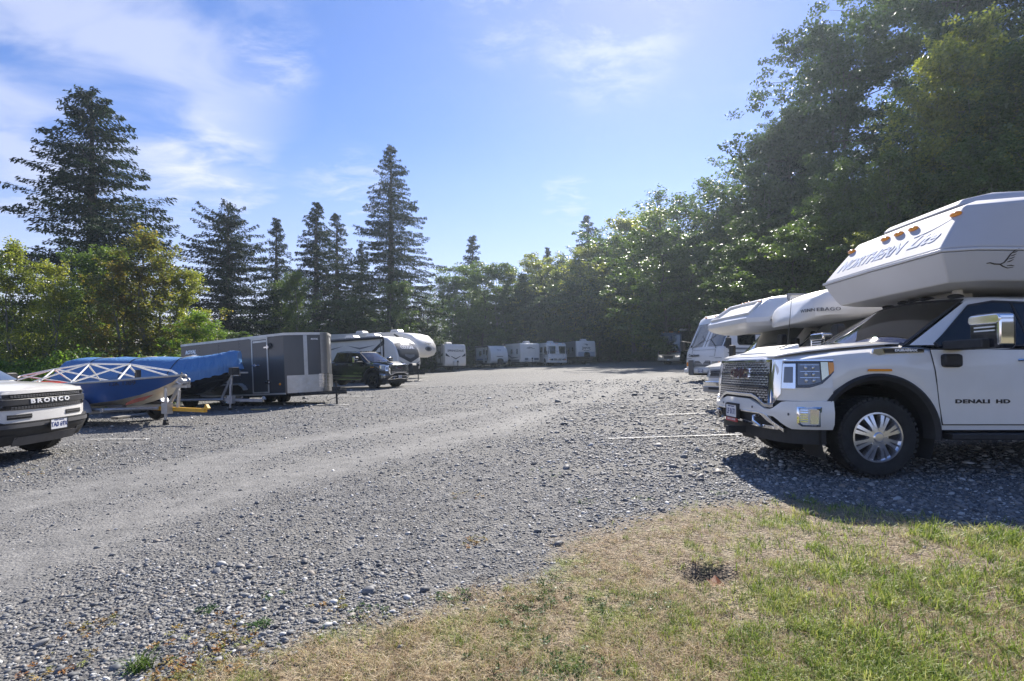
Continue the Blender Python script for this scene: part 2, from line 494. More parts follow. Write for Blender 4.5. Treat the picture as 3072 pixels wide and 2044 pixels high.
# worn wheel tracks
TR = [[W(D(a), D(b)) for a, b in t] for t in (((-300, 1255), (0, 1170), (330, 1095), (700, 1015), (1000, 965), (1200, 930), (1330, 893), (1420, 868), (1480, 856)),
                                             ((-300, 1420), (0, 1305), (300, 1195), (600, 1110), (900, 1040), (1150, 985), (1330, 925), (1450, 885), (1540, 864)))]
TR = [[(p.x, p.y) for p in t] for t in TR]
MID = [((a[0] + b[0]) / 2, (a[1] + b[1]) / 2) for a, b in zip(TR[0], TR[1])]
def track_mask(x, y):
    d1 = polydist(TR[0], x, y); d2 = polydist(TR[1], x, y); dm = polydist(MID, x, y)
    wob = .5 * (vnoise(x, y, .7, 9) - .5)
    a = (np.exp(-((d1 + wob) / .50) ** 2) + np.exp(-((d2 + wob) / .50) ** 2) + .50 * np.exp(-(dm / 1.6) ** 2)) * (.88 - .60 * sstep((y - 6) / 12))
    far = .25 * sstep((y - 12) / 20)
    return np.clip(a * (.55 + .8 * vnoise(x, y, 1.1, 5)) + far * (.4 + vnoise(x, y, .25, 6)), 0, 1)
def hole(x, y):
    c = W(D(1632), D(1322)); d = np.hypot((x - c.x) / .20, (y - c.y) / .15)
    return sstep(1.25 - d)
def relief(x, y):
    near = 1 - sstep((np.abs(y) - 14) / 10)
    z = (.030 * (vnoise(x, y, .45, 1) - .5) + .016 * (vnoise(x, y, 2.3, 2) - .5)) * near
    return z - .10 * hole(x, y) - .012 * track_mask(x, y) * near + .010 * grass_mask(x, y) * (vnoise(x, y, 6, 4) - .2)
def Z(x, y): return G(x, y) + relief(np.asarray(x, float), np.asarray(y, float))

def geo_steps(a, b, s0, k):
    out = [a]; s = s0
    while out[-1] < b: out.append(out[-1] + s); s *= k
    return out
gx = sorted(set([-q for q in geo_steps(6.0, 900, .16, 1.07)] + list(np.arange(-5.95, 6.0, .07)) + geo_steps(6.0, 900, .16, 1.07)))
gy = sorted(set([1.0 - (q - 1) for q in geo_steps(1.0, 700, .5, 1.25)[1:]] + list(np.arange(1.0, 8, .07)) + geo_steps(8.0, 1200, .09, 1.028)))
gx = np.array(gx); gy = np.array(gy)
XX, YY = np.meshgrid(gx, gy)
x_, y_ = XX.ravel(), YY.ravel()
z_ = Z(x_, y_)
nx_, ny_ = len(gx), len(gy)
ii, jj = np.meshgrid(np.arange(nx_ - 1), np.arange(ny_ - 1))
a_ = (jj * nx_ + ii).ravel()
Fg = np.stack([a_, a_ + 1, a_ + nx_ + 1, a_ + nx_], 1)
def ground_material():
    mt = bpy.data.materials.new('gravel_ground'); nt, N, L, b = nodes(mt)
    geo = N.new('ShaderNodeNewGeometry'); pos = geo.outputs['Position']
    def attr(n): a = N.new('ShaderNodeAttribute'); a.attribute_name = n; return a.outputs['Fac']
    def noise(s, d=4, r=.6, o=None):
        n = N.new('ShaderNodeTexNoise'); n.inputs['Scale'].default_value = s; n.inputs['Detail'].default_value = d; n.inputs['Roughness'].default_value = r
        L.new(pos, n.inputs['Vector']); return n.outputs['Fac']
    def math_(op, x, y=None, clamp=False):
        n = N.new('ShaderNodeMath'); n.operation = op; n.use_clamp = clamp
        for i, v in enumerate((x, y)):
            if v is None: continue
            if isinstance(v, (int, float)): n.inputs[i].default_value = v
            else: L.new(v, n.inputs[i])
        return n.outputs[0]
    def ramp(v, stops, interp='LINEAR'):
        r = N.new('ShaderNodeValToRGB'); r.color_ramp.interpolation = interp
        e = r.color_ramp.elements
        while len(e) < len(stops): e.new(.5)
        for k, (p, c) in enumerate(stops): e[k].position = p; e[k].color = (*c, 1)
        L.new(v, r.inputs[0]); return r.outputs[0]
    def mix(f, a, c, mode='MIX'):
        m = N.new('ShaderNodeMix'); m.data_type = 'RGBA'; m.blend_type = mode
        for i, v in ((0, f), (6, a), (7, c)):
            if isinstance(v, (int, float)): m.inputs[i].default_value = v
            elif isinstance(v, tuple): m.inputs[i].default_value = (*v, 1)
            else: L.new(v, m.inputs[i])
        return m.outputs[2]
    def voro(s):
        v = N.new('ShaderNodeTexVoronoi'); v.inputs['Scale'].default_value = s; L.new(pos, v.inputs['Vector']); return v
    v1 = voro(38); v2 = voro(75); v3 = voro(14)
    stone = lambda v: ramp(v.outputs['Color'], [(0, (.066, .066, .066)), (.35, (.150, .148, .144)), (.62, (.240, .235, .222)), (.85, (.36, .35, .325)), (1, (.55, .53, .49))])
    st = mix(.5, stone(v1), stone(v2))
    st = mix(.35, st, stone(v3))
    st = mix(ramp(noise(6.5, 3, .8), [(.40, (0, 0, 0)), (.60, (1, 1, 1))]), st, mix(1.0, st, (.55, .55, .56), 'MULTIPLY'))
    st = mix(ramp(noise(2.1, 5, .75), [(.46, (0, 0, 0)), (.66, (.7, .7, .7))]), st, mix(1.0, st, (.66, .66, .66), 'MULTIPLY'))
    st = mix(ramp(noise(.9, 5), [(.40, (0, 0, 0)), (.66, (1, 1, 1))]), st, mix(.6, st, (.20, .19, .165)))
    dust = mix(ramp(noise(4.0, 7, .7), [(.3, (0, 0, 0)), (.7, (1, 1, 1))]), (.145, .142, .134), (.285, .277, .258))
    fine = ramp(noise(55, 5, .75), [(.35, (.55, .55, .55)), (.65, (1.15, 1.15, 1.15))])
    dust = mix(1.0, dust, fine, 'MULTIPLY')
    tm = attr('track')
    lump = noise(26, 3, .7)
    tf = math_('MULTIPLY', math_('ADD', tm, math_('MULTIPLY', math_('SUBTRACT', lump, .5), 1.4)), 1.25, True)
    basec = mix(tf, st, dust)
    # soil and thatch of the verge
    soil = ramp(noise(18, 7, .75), [(.28, (.09, .06, .04)), (.48, (.23, .175, .12)), (.72, (.44, .37, .27))])
    moss = ramp(noise(9, 6, .7), [(.35, (.14, .17, .05)), (.7, (.32, .32, .13))])
    gm = attr('grass'); gp = attr('green')
    gf = math_('ADD', gp, math_('MULTIPLY', math_('SUBTRACT', noise(14, 5, .7), .5), 1.5), True)
    verge = mix(gf, soil, moss)
    gmf = math_('ADD', gm, math_('MULTIPLY', math_('SUBTRACT', noise(24, 4, .7), .5), .9), True)
    gmf = math_('MULTIPLY', gmf, math_('GREATER_THAN', gm, .02))
    c = mix(gmf, basec, verge)
    c = mix(attr('hole'), c, (.035, .025, .018))
    # leaf litter and dark earth under the woods
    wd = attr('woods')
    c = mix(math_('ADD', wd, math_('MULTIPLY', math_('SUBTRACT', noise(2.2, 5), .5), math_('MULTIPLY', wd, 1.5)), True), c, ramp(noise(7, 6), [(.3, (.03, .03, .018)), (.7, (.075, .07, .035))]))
    L.new(c, b.inputs['Base Color'])
    b.inputs['Roughness'].default_value = .82
    b.inputs['Specular IOR Level'].default_value = .35
    h1 = math_('MULTIPLY', math_('SUBTRACT', 1.0, v1.outputs['Distance']), 1.0)
    h2 = math_('MULTIPLY', math_('SUBTRACT', 1.0, v2.outputs['Distance']), .5)
    h = math_('ADD', math_('ADD', h1, h2), math_('MULTIPLY', noise(60, 3), .4))
    bp = N.new('ShaderNodeBump'); bp.inputs['Distance'].default_value = .022
    L.new(h, bp.inputs['Height'])
    L.new(math_('SUBTRACT', .95, math_('MULTIPLY', tf, .55)), bp.inputs['Strength'])
    L.new(bp.outputs[0], b.inputs['Normal'])
    return mt
gm_ = ground_material()
me = np_mesh('gravel_ground', np.stack([x_, y_, z_], 1), Fg, gm_, smooth=True)
def green_mask(x, y):
    # greener towards the lower right, patchy elsewhere
    k = sstep((x - .9 + .5 * (3 - y)) / 1.8)
    n = .55 * vnoise(x, y, 2.6, 12, 3) + .45 * vnoise(x, y, 10.0, 13, 2)
    far = sstep((y - 3.3) / .8)
    return np.clip((n - .535 + .095 * k) * 5, 0, 1)
for nm, arr in (('track', track_mask(x_, y_) * (1 - grass_mask(x_, y_))), ('grass', grass_mask(x_, y_)), ('green', green_mask(x_, y_)), ('hole', hole(x_, y_)),
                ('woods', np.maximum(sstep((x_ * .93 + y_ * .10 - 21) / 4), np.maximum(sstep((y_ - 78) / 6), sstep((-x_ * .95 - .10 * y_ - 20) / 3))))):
    at = me.attributes.new(nm, 'FLOAT', 'POINT'); at.data.foreach_set('value', arr.astype(np.float32))
go = bpy.data.objects.new('gravel_ground', me); link(go); go['kind'] = 'structure'

# ------------------------------------------------------------------ instanced cover (pebbles, grass)
def scatter(name, pts, rots, scl, variants, idx, label, cat):
    me = bpy.data.meshes.new(name)
    me.vertices.add(len(pts)); me.vertices.foreach_set('co', np.ascontiguousarray(pts, dtype=np.float32).ravel())
    a = me.attributes.new('rot', 'FLOAT_VECTOR', 'POINT'); a.data.foreach_set('vector', np.ascontiguousarray(rots, dtype=np.float32).ravel())
    a = me.attributes.new('scl', 'FLOAT_VECTOR', 'POINT'); a.data.foreach_set('vector', np.ascontiguousarray(scl, dtype=np.float32).ravel())
    a = me.attributes.new('idx', 'INT', 'POINT'); a.data.foreach_set('value', np.ascontiguousarray(idx, dtype=np.int32))
    me.update()
    o = bpy.data.objects.new(name, me); link(o)
    c = bpy.data.collections.new(name + '_kinds')
    for k, vm in enumerate(variants):
        vo = bpy.data.objects.new('%s_kind_%02d' % (name, k), vm); c.objects.link(vo)
    ng = bpy.data.node_groups.new(name + '_scatter', 'GeometryNodeTree')
    ng.interface.new_socket('Geometry', in_out='INPUT', socket_type='NodeSocketGeometry')
    ng.interface.new_socket('Geometry', in_out='OUTPUT', socket_type='NodeSocketGeometry')
    N, L = ng.nodes, ng.links
    gi = N.new('NodeGroupInput'); gout = N.new('NodeGroupOutput')
    ip = N.new('GeometryNodeInstanceOnPoints'); ci = N.new('GeometryNodeCollectionInfo')
    ci.inputs['Collection'].default_value = c; ci.inputs['Separate Children'].default_value = True; ci.inputs['Reset Children'].default_value = True
    L.new(gi.outputs[0], ip.inputs['Points']); L.new(ci.outputs[0], ip.inputs['Instance']); ip.inputs['Pick Instance'].default_value = True
    def na(n, t):
        x = N.new('GeometryNodeInputNamedAttribute'); x.data_type = t; x.inputs['Name'].default_value = n; return x.outputs['Attribute']
    L.new(na('idx', 'INT'), ip.inputs['Instance Index'])
    L.new(na('scl', 'FLOAT_VECTOR'), ip.inputs['Scale'])
    er = N.new('FunctionNodeEulerToRotation'); L.new(na('rot', 'FLOAT_VECTOR'), er.inputs[0]); L.new(er.outputs[0], ip.inputs['Rotation'])
    L.new(ip.outputs[0], gout.inputs[0])
    md = o.modifiers.new('scatter', 'NODES'); md.node_group = ng
    tag(o, label, cat, kind='stuff')
    return o
def random_ramp_mat(name, stops, rough=.7, spec=.4, trans=0.0):
    mt = bpy.data.materials.new(name); nt, N, L, b = nodes(mt)
    oi = N.new('ShaderNodeObjectInfo'); r = N.new('ShaderNodeValToRGB'); e = r.color_ramp.elements
    while len(e) < len(stops): e.new(.5)
    for k, (p, c) in enumerate(stops): e[k].position = p; e[k].color = (*c, 1)
    L.new(oi.outputs['Random'], r.inputs[0])
    L.new(r.outputs[0], b.inputs['Base Color']); b.inputs['Roughness'].default_value = rough; b.inputs['Specular IOR Level'].default_value = spec
    if trans:
        t = N.new('ShaderNodeBsdfTranslucent'); L.new(r.outputs[0], t.inputs[0]); m = N.new('ShaderNodeMixShader'); m.inputs[0].default_value = trans
        out = [n for n in N if n.type == 'OUTPUT_MATERIAL'][0]
        L.new(b.outputs[0], m.inputs[1]); L.new(t.outputs[0], m.inputs[2]); L.new(m.outputs[0], out.inputs[0])
    return mt
def pebble_mesh(k, m):
    bm = bmesh.new(); bmesh.ops.create_icosphere(bm, subdivisions=2 if k < 3 else 1, radius=1)
    r = random.Random(k)
    off = Vector((r.random() * 9, r.random() * 9, r.random() * 9))
    ax = (1, .62 + r.random() * .3, .38 + r.random() * .25)
    for v in bm.verts:
        d = 1 + .32 * mnoise.noise(v.co * 1.3 + off)
        v.co = Vector((v.co.x * ax[0] * d, v.co.y * ax[1] * d, v.co.z * ax[2] * d))
    me = bpy.data.meshes.new('pebble'); bm.to_mesh(me); bm.free()
    me.polygons.foreach_set('use_smooth', [True] * len(me.polygons)); me.materials.append(m); return me
STONES = random_ramp_mat('pebble_stone', [(0, (.055, .060, .066)), (.25, (.13, .137, .143)), (.55, (.208, .207, .20)), (.72, (.285, .278, .258)), (.84, (.26, .22, .175)), (.93, (.43, .425, .40)), (1, (.60, .59, .56))], .62, .45)
def pebbles():
    zones = [(1.9, 3.6, 4100, .0050), (3.6, 5.6, 2300, .0063), (5.6, 9.0, 800, .0090), (9, 15, 210, .012), (15, 27, 42, .018)]
    P = []; S = []
    for y0, y1, dens, sz in zones:
        w1 = y1 * 1.02 + .3
        n = int((y1 - y0) * 2 * w1 * dens * .9)
        x = rng.uniform(-w1, w1, n); y = rng.uniform(y0, y1, n)
        gm = grass_mask(x, y); tm = track_mask(x, y)
        keep = rng.random(n) < (1 - gm * .985) * (1 - .78 * np.clip(tm * 1.2, 0, 1)) * (.35 + .9 * vnoise(x, y, 1.5, 8))
        keep &= (np.abs(x) < y * 1.02 + .3)
        P.append(np.stack([x[keep], y[keep]], 1)); x, y = x[keep], y[keep]; S.append(sz * (1 - .35 * tm[keep]) * np.exp(rng.normal(0, .46, len(x))) * (1 + .45 * (y < 3.5) * (x < -.5) + .55 * sstep((x + .4) / 2.2) * sstep((y - 3.0) / 1.0)))
    P = np.concatenate(P); S = np.concatenate(S)
    # larger loose stones here and there
    n = 260; y = rng.uniform(2, 9, n); x = rng.uniform(-1, 1, n) * y
    k = grass_mask(x, y) < .75; P = np.concatenate([P, np.stack([x[k], y[k]], 1)]); S = np.concatenate([S, rng.uniform(.013, .026, k.sum())])
    n = len(P); z = Z(P[:, 0], P[:, 1]) + S * .12
    rot = np.stack([rng.uniform(-.45, .45, n), rng.uniform(-.45, .45, n), rng.uniform(0, 6.28, n)], 1)
    scl = S[:, None] * rng.uniform(.8, 1.25, (n, 3))
    scatter('gravel_pebbles', np.c_[P, z], rot, scl, [pebble_mesh(k, STONES) for k in range(6)], rng.integers(0, 6, n), 'loose grey rounded pebbles covering the parking lot foreground', 'gravel')
    return n
NPEB = pebbles()

def tuft_mesh(k, m, nb, h, spread, lean, wd):
    V_ = []; F_ = []
    r = np.random.default_rng(100 + k)
    for i in range(nb):
        a = r.uniform(0, 6.28); rad = spread * math.sqrt(r.random()); bx, by = rad * math.cos(a), rad * math.sin(a)
        la = r.uniform(0, 6.28); ll = lean * r.uniform(.3, 1.2); hh = h * r.uniform(.5, 1.15); w = wd * r.uniform(.7, 1.3)
        px, py = -math.sin(la) * w, math.cos(la) * w
        pts = []
        for t, ww in ((0, 1), (.5, .8), (.85, .45)):
            cx = bx + math.cos(la) * ll * t * t; cy = by + math.sin(la) * ll * t * t; cz = hh * t * (1 - .25 * t * ll / max(h, .01))
            pts.append(((cx - px * ww, cy - py * ww, cz), (cx + px * ww, cy + py * ww, cz)))
        tip = (bx + math.cos(la) * ll * 1.15, by + math.sin(la) * ll * 1.15, hh * (1 - .3 * min(1, ll / max(h, .01))))
        o = len(V_); V_ += [p for q in pts for p in q] + [tip]
        F_ += [(o, o + 1, o + 3, o + 2), (o + 2, o + 3, o + 5, o + 4), (o + 4, o + 5, o + 6)]
    me = bpy.data.meshes.new('tuft'); me.from_pydata(V_, [], F_); me.materials.append(m); return me
DRY = random_ramp_mat('dry_grass_blade', [(0, (.22, .14, .08)), (.35, (.50, .40, .25)), (.7, (.72, .62, .43)), (.85, (.50, .34, .19)), (1, (.42, .42, .16))], .75, .2, .25)
GREEN = random_ramp_mat('green_grass_blade', [(0, (.09, .15, .02)), (.4, (.22, .31, .045)), (.75, (.36, .42, .08)), (1, (.55, .52, .20))], .5, .4, .40)
SUCC = random_ramp_mat('creeping_weed_leaf', [(0, (.30, .12, .03)), (.4, (.36, .25, .05)), (.7, (.20, .24, .05)), (1, (.42, .20, .08))], .55, .4, .35)
CLOV = random_ramp_mat('broad_weed_leaf', [(0, (.035, .10, .02)), (.6, (.07, .15, .03)), (1, (.13, .20, .05))], .45, .4, .35)
def verge():
    def sample(n, y0, y1): y = 1 / rng.uniform(1 / y1, 1 / y0, n); x = rng.uniform(-1.02, 1.06, n) * y; return x, y
    n = 46000; x, y = sample(n, 1.7, 6.2); gm = grass_mask(x, y); gr = green_mask(x, y)
    hm = hole(x, y)
    k = (rng.random(n) < gm * np.clip(1.9 * vnoise(x, y, 4, 21) - .25, .08, 1) * (1 - .25 * gr)) & (hm < .2)
    X, Y = x[k], y[k]; n = len(X)
    s = rng.uniform(.55, 1.15, n)
    scatter('dry_grass', np.c_[X, Y, Z(X, Y) - .003], np.stack([rng.normal(0, .2, n), rng.normal(0, .2, n), rng.uniform(0, 6.28, n)], 1), np.stack([s, s, s * rng.uniform(.6, 1.1, n)], 1),
            [tuft_mesh(i, DRY, 9, .035, .05, .055, .0013) for i in range(5)], rng.integers(0, 5, n), 'short dry straw-coloured grass of the verge in the foreground', 'grass')
    n = 60000; x, y = sample(n, 1.7, 6.2); gm = grass_mask(x, y); gr = green_mask(x, y); hm = hole(x, y)
    k = (rng.random(n) < gm * (gr * .55 + .12)) & (hm < .2)
    X, Y = x[k], y[k]; n = len(X); tall = .55 + .8 * sstep((X + .4 * (3 - Y) - .2) / 2)
    s = rng.uniform(.6, 1.2, n) * tall
    scatter('green_grass', np.c_[X, Y, Z(X, Y) - .003], np.stack([rng.normal(0, .18, n), rng.normal(0, .18, n), rng.uniform(0, 6.28, n)], 1), np.stack([s, s, s * rng.uniform(.7, 1.2, n)], 1),
            [tuft_mesh(20 + i, GREEN, 8, .055, .035, .045, .0017) for i in range(5)], rng.integers(0, 5, n), 'patchy fresh green grass growing through the dry verge', 'grass')
    # creeping weeds at the edge and in the gravel, broad-leaved clumps
    cl = [(520, 1505, .22, 60, 0), (430, 1540, .16, 40, 0), (380, 1600 - 45, .12, 30, 0), (205, 1445, .14, 26, 0), (465, 1465, .22, 50, 0), (130, 1530, .14, 20, 0), (1085, 1250, .12, 26, 0), (1070, 1140, .2, 20, 0), (1260, 1090, .30, 26, 1), (760, 1390, .12, 16, 0), (840, 1410, .10, 20, 1),
          (1205, 1560, .30, 160, 1), (1330, 1560, .22, 60, 1), (480, 1405, .06, 16, 1), (610, 1440, .05, 14, 1), (575, 1448, .05, 10, 1), (310, 1545, .05, 14, 1), (645, 1020, .5, 14, 0), (40, 1090, .5, 30, 0), (1620, 985, .6, 26, 0), (640, 1370, .08, 10, 1), (1010, 1380, .05, 12, 1), (1200, 1430, .14, 70, 1), (1270, 1350, .10, 22, 1), (1280, 1375, .12, 40, 1), (1400, 1398, .12, 40, 1), (1500, 1400, .14, 40, 1),
          (1160, 1400, .12, 30, 1), (1060, 1375, .10, 26, 1), (1240, 1385, .12, 34, 1), (1660, 1140, .1, 12, 1), (1350, 1155, .08, 10, 1), (1480, 1150, .10, 12, 1)]
    P0 = []; P1 = []
    for dx, dy, r, n, kind in cl:
        c = W(D(dx), D(dy)); a = rng.uniform(0, 6.28, n); q = r * np.sqrt(rng.random(n))
        (P1 if kind else P0).append(np.stack([c.x + q * np.cos(a), c.y + q * np.sin(a)], 1))
    def leafm(k, m):
        V_ = []; F_ = []; r = np.random.default_rng(300 + k)
        for i in range(12):
            a = r.uniform(0, 6.28); L_ = r.uniform(.010, .030); z0 = r.uniform(.002, .012); d = Vector((math.cos(a), math.sin(a), r.uniform(.1, .9))).normalized(); s = Vector((-math.sin(a), math.cos(a), r.uniform(-.3, .3))) * .006
            b0 = Vector((r.uniform(-.02, .02), r.uniform(-.02, .02), z0)); o = len(V_)
            V_ += [tuple(b0), tuple(b0 + d * L_ * .5 + s), tuple(b0 + d * L_), tuple(b0 + d * L_ * .5 - s)]; F_ += [(o, o + 1, o + 2, o + 3)]
        me = bpy.data.meshes.new('leaflet'); me.from_pydata(V_, [], F_); me.materials.append(m); return me
    for nm, PP, m, lab in (('creeping_weeds', P0, SUCC, 'orange and yellow creeping weeds spread over the gravel edge'), ('leafy_weeds', P1, CLOV, 'small broad-leaved green weeds dotted on verge and gravel')):
        PP = np.concatenate(PP); PP = PP[rng.random(len(PP)) < .75]; n = len(PP); s = rng.uniform(.35, .85, n)
        scatter(nm, np.c_[PP, Z(PP[:, 0], PP[:, 1]) + .004], np.stack([rng.normal(0, .15, n), rng.normal(0, .15, n), rng.uniform(0, 6.28, n)], 1), np.stack([s, s, s], 1), [leafm(i, m) for i in range(3)], rng.integers(0, 3, n), lab, 'weeds')
    # bright green tuft at the lower left, fallen leaf in the hole
    c = W(D(322), D(1540)); tm = tuft_mesh(77, GREEN, 60, .085, .05, .10, .0026)
    o = bpy.data.objects.new('grass_tuft', tm); link(o); o.location = (c.x, c.y, float(Z(c.x, c.y)))
    tag(o, 'bright green grass tuft at the lower left edge of the gravel', 'grass tuft')
    c = W(D(1650), D(1334)); mb = MB(); pts = []
    for k in range(10):
        a = 2 * math.pi * k / 10; r_ = .055 if k % 2 == 0 else .034; pts.append((1.5 * r_ * math.cos(a), 1.5 * r_ * math.sin(a) * .8))
    mb.add([(p[0], p[1], .012 * math.sin(p[0] * 60)) for p in pts] + [(0, 0, .006)], [(i, (i + 1) % 10, 10) for i in range(10)])
    o = mb.build('fallen_leaf', mat('brown_leaf', (.26, .085, .03), .5, var=.4, vscale=30), None); o.location = (c.x, c.y, float(Z(c.x, c.y)) + .045); o.rotation_euler = (.5, .2, .4)
    tag(o, 'curled rust-brown fallen leaf lying in the small hole of the verge', 'leaf')
verge()
# ------------------------------------------------------------------ plan curves (front ends)
class Plan:
    """front outline seen from above; u = distance along it from the centre line (+ = vehicle's left)"""
    def __init__(s, half, rounds=3):
        pts = [Vector((x, -y)) for x, y in half[::-1]] + [Vector((x, y)) for x, y in half[1:]]
        for _ in range(rounds):
            q = [pts[0]]
            for a, b in zip(pts[:-1], pts[1:]):
                q += [a * .75 + b * .25, a * .25 + b * .75]
            q.append(pts[-1]); pts = q
        s.p = pts; s.l = [0]
        for a, b in zip(pts[:-1], pts[1:]): s.l.append(s.l[-1] + (b - a).length)
        s.h = s.l[-1] / 2
    def at(s, u):
        t = min(max(u + s.h, 0), s.l[-1]); i = 0
        lo, hi = 0, len(s.l) - 2
        while lo < hi:
            mid = (lo + hi + 1) // 2
            if s.l[mid] <= t: lo = mid
            else: hi = mid - 1
        i = lo; k = (t - s.l[i]) / max(s.l[i + 1] - s.l[i], 1e-9)
        p = s.p[i].lerp(s.p[i + 1], k)
        a = s.p[max(i - 1, 0)]; b = s.p[min(i + 2, len(s.p) - 1)]
        t_ = (b - a).normalized()
        return p, Vector((t_.y, -t_.x))
    def f(s, lean=lambda z: 0.0):
        def ff(u, v, o):
            p, n = s.at(u)
            q = p + n * (o - lean(v))
            return (q.x, q.y, v)
        return ff
    def u_at_x(s, x):
        """arc length (left side) where the curve reaches x"""
        best = s.h
        for i in range(len(s.p) // 2, len(s.p)):
            if s.p[i].x <= x: return s.l[i] - s.h
        return best
def lin(a, b, n): return [a + (b - a) * i / (n - 1) for i in range(n)]
def interp(xs, ys):
    return lambda t: float(np.interp(t, xs, ys))

def plate_marks(parent, f, u, v, txt, w=.305, h=.152, ink=None, top=None, name='licence_plate', base=None, strip=None):
    mb = MB(); mb.mapped(rr(u, v, w, h, .012), f, 0.0, 0.006)
    p = mb.build(name, base or mat('plate_white', (.75, .76, .78), .35), parent, smooth=0)
    fr = MB(); ringpoly(rr(u, v, w + .02, h + .02, .015), rr(u, v, w - .006, h - .006, .010), f, 0.0, 0.010, fr)
    fr.build('plate_frame', PLASTIC, p, smooth=0)
    g_ = lambda a, b, o: f(a + u, b + v - .01, o)
    text(txt, .098, p, g_, ink or mat('plate_blue', (.02, .04, .18), .4), .006, .002, bold=.002, sx=.82)
    if top:
        g2 = lambda a, b, o: f(a + u, b + v + h * .38, o)
        text(top, .026, p, g2, mat('plate_blue', (.02, .04, .18), .4), .006, .002)
    return p

# ------------------------------------------------------------------ pickup truck
def pickup(label, x, y, head, paint, cat='pickup truck', group=None, roll=0, pitch=0, plate='LF 0171', black=False):
    t = thing('pickup_truck', label, cat, x, y, head, group, pitch, roll)
    P0 = Plan([(1.03, 0), (1.02, .30), (1.00, .58), (.955, .80), (.86, .93), (.72, .99), (.46, 1.0)])
    yo = lambda xx: 1.0 if xx < .46 else abs(P0.at(P0.u_at_x(xx))[0].y)
    # body shell with wheel openings
    def section(xx, zb, zt, W_, bulge):
        zs = zt - .075
        h = [(W_ - .015, zb), (W_, zb + .25 * (zs - zb)), (W_ + .002, zb + .55 * (zs - zb)), (W_ - .012, zb + .82 * (zs - zb)), (W_ - .03, zs - .02), (W_ - .055, zs + .02), (W_ - .13, zs + .05),
             (W_ * .72, zt - .012), (W_ * .60, zt + bulge), (W_ * .3, zt + bulge * 1.1), (0, zt + bulge * 1.1)]
        return [(xx, a, b) for a, b in h] + [(xx, -a, b) for a, b in h[-2::-1]]
    top = interp([-5.35, -3.02, -3.0, -.7, -.3, .3, .7, .88, .97, 1.0], [1.42, 1.42, 1.385, 1.385, 1.405, 1.355, 1.31, 1.28, 1.245, 1.20])
    ra = .60
    xs = sorted(set([-5.35, -5.2, -4.9] + [-4.04 + ra * math.cos(R(a)) for a in range(0, 181, 15)] + [-3.2, -3.0, -2.2, -1.4, -.9, -.7] + [ra * math.cos(R(a)) for a in range(40, 181, 10)] + [.46, .56, .66, .76, .84, .90, .95]))
    rings = []
    for xx in xs:
        zb = .50
        for ax in (0, -4.04):
            if abs(xx - ax) <= ra: zb = max(zb, .44 + math.sqrt(max(ra * ra - (xx - ax) ** 2, 0)))
        if xx > .455: zb = .80
        bulge = .035 if xx > -.62 else 0
        if xx > .9: bulge = .01
        rings.append(section(xx, zb, top(xx), yo(xx) - (.02 if xx > .45 else 0), bulge))
    b = MB(); b.loft(rings, closed=False)
    b.add([p for p in rings[-1]], [tuple(range(len(rings[-1])))])
    b.add([p for p in rings[0]], [tuple(range(len(rings[0])))])
    b.build('body', paint, t, smooth=32)
    # bonnet: a raised skin with power dome and scoop
    bon = MB()
    def hood(u, v, o):   # u along x, v across
        zt = top(u); e = 1 - min(1, abs(v) / .80)
        return (u, v, zt + .012 + .030 * sstep(e * 2.2) * sstep((0.98 - u) * 4) + o)
    ux = lin(-.46, .93, 16)
    bon.panel(lambda u, v, o: hood(u, v, o), ux, lambda u: -min(.80, yo(max(u, .1)) - .17), lambda u: min(.80, yo(max(u, .1)) - .17), 0, .014, nv=14)
    bo = bon.build('bonnet', paint, t, smooth=40)
    sc = MB(); sc.mapped([(.62, -.36), (.82, -.30), (.82, .30), (.62, .36)], lambda u, v, o: hood(u, v, o + .016 + (.84 - u) * .16), .0, .012)
    sc.build('bonnet_scoop', PLASTIC, bo)
    sc2 = MB(); ringpoly([(.52, -.44), (.86, -.34), (.86, .34), (.52, .44)], [(.62, -.35), (.81, -.28), (.81, .28), (.62, .35)], lambda u, v, o: hood(u, v, o * (1 + (.86 - u) * 4)), 0, .026, sc2)
    sc2.build('scoop_rim', paint, bo, bevel=.008)
    # greenhouse
    def wsf(u, v, o):
        e = 1 - u * u
        yy = u * (.90 - .19 * v); xx = -.40 - .80 * v + e * (.22 - .10 * v); zz = 1.40 + .52 * v + .035 * e * v
        n = Vector((.55, .10 * u, .83)).normalized()
        return (xx + n.x * o, yy + n.y * o, zz + n.z * o)
    def sdf(sd):
        return lambda u, v, o: (u, sd * (.935 - (v - 1.38) * .36 + o * .95), v + o * .3)
    gr = []
    for v in (0, .25, .5, .75, .93, 1.0, 1.06):
        vv = min(v, 1.0)
        arc = [wsf(u, vv, -.004) for u in lin(-1, 1, 11)]
        z = arc[0][2]
        ys = .935 - (z - 1.38) * .36
        xr = -2.98 - 0 * vv + .16 * vv
        ring = arc[:]
        if v > 1.0:
            ring = [(p[0] - .10, p[1] * .88, p[2] + .035) for p in arc]; ys *= .88; xr += .10; z = ring[0][2]
        ring += [(xx, ys, z) for xx in lin(ring[-1][0] - .15, xr, 6)]
        ring += [(xr - .04, yy, z + .02 * v) for yy in (ys * .8, 0, -ys * .8)]
        ring += [(xx, -ys, z) for xx in lin(xr, ring[0][0] - .15, 6)]
        gr.append(ring)
    c = MB(); nr = len(gr[0]); c.v = [p for r_ in gr for p in r_]
    for a_ in range(len(gr) - 1):
        for i in range(nr):
            if a_ < 4 and i < 10: continue        # windscreen opening
            j = (i + 1) % nr; c.f.append((a_ * nr + i, a_ * nr + j, (a_ + 1) * nr + j, (a_ + 1) * nr + i))
    top_r = gr[-1]
    cx = sum(p[0] for p in top_r) / len(top_r)
    inner = [(cx + (p[0] - cx) * .6, p[1] * .6, p[2] + .03) for p in top_r]
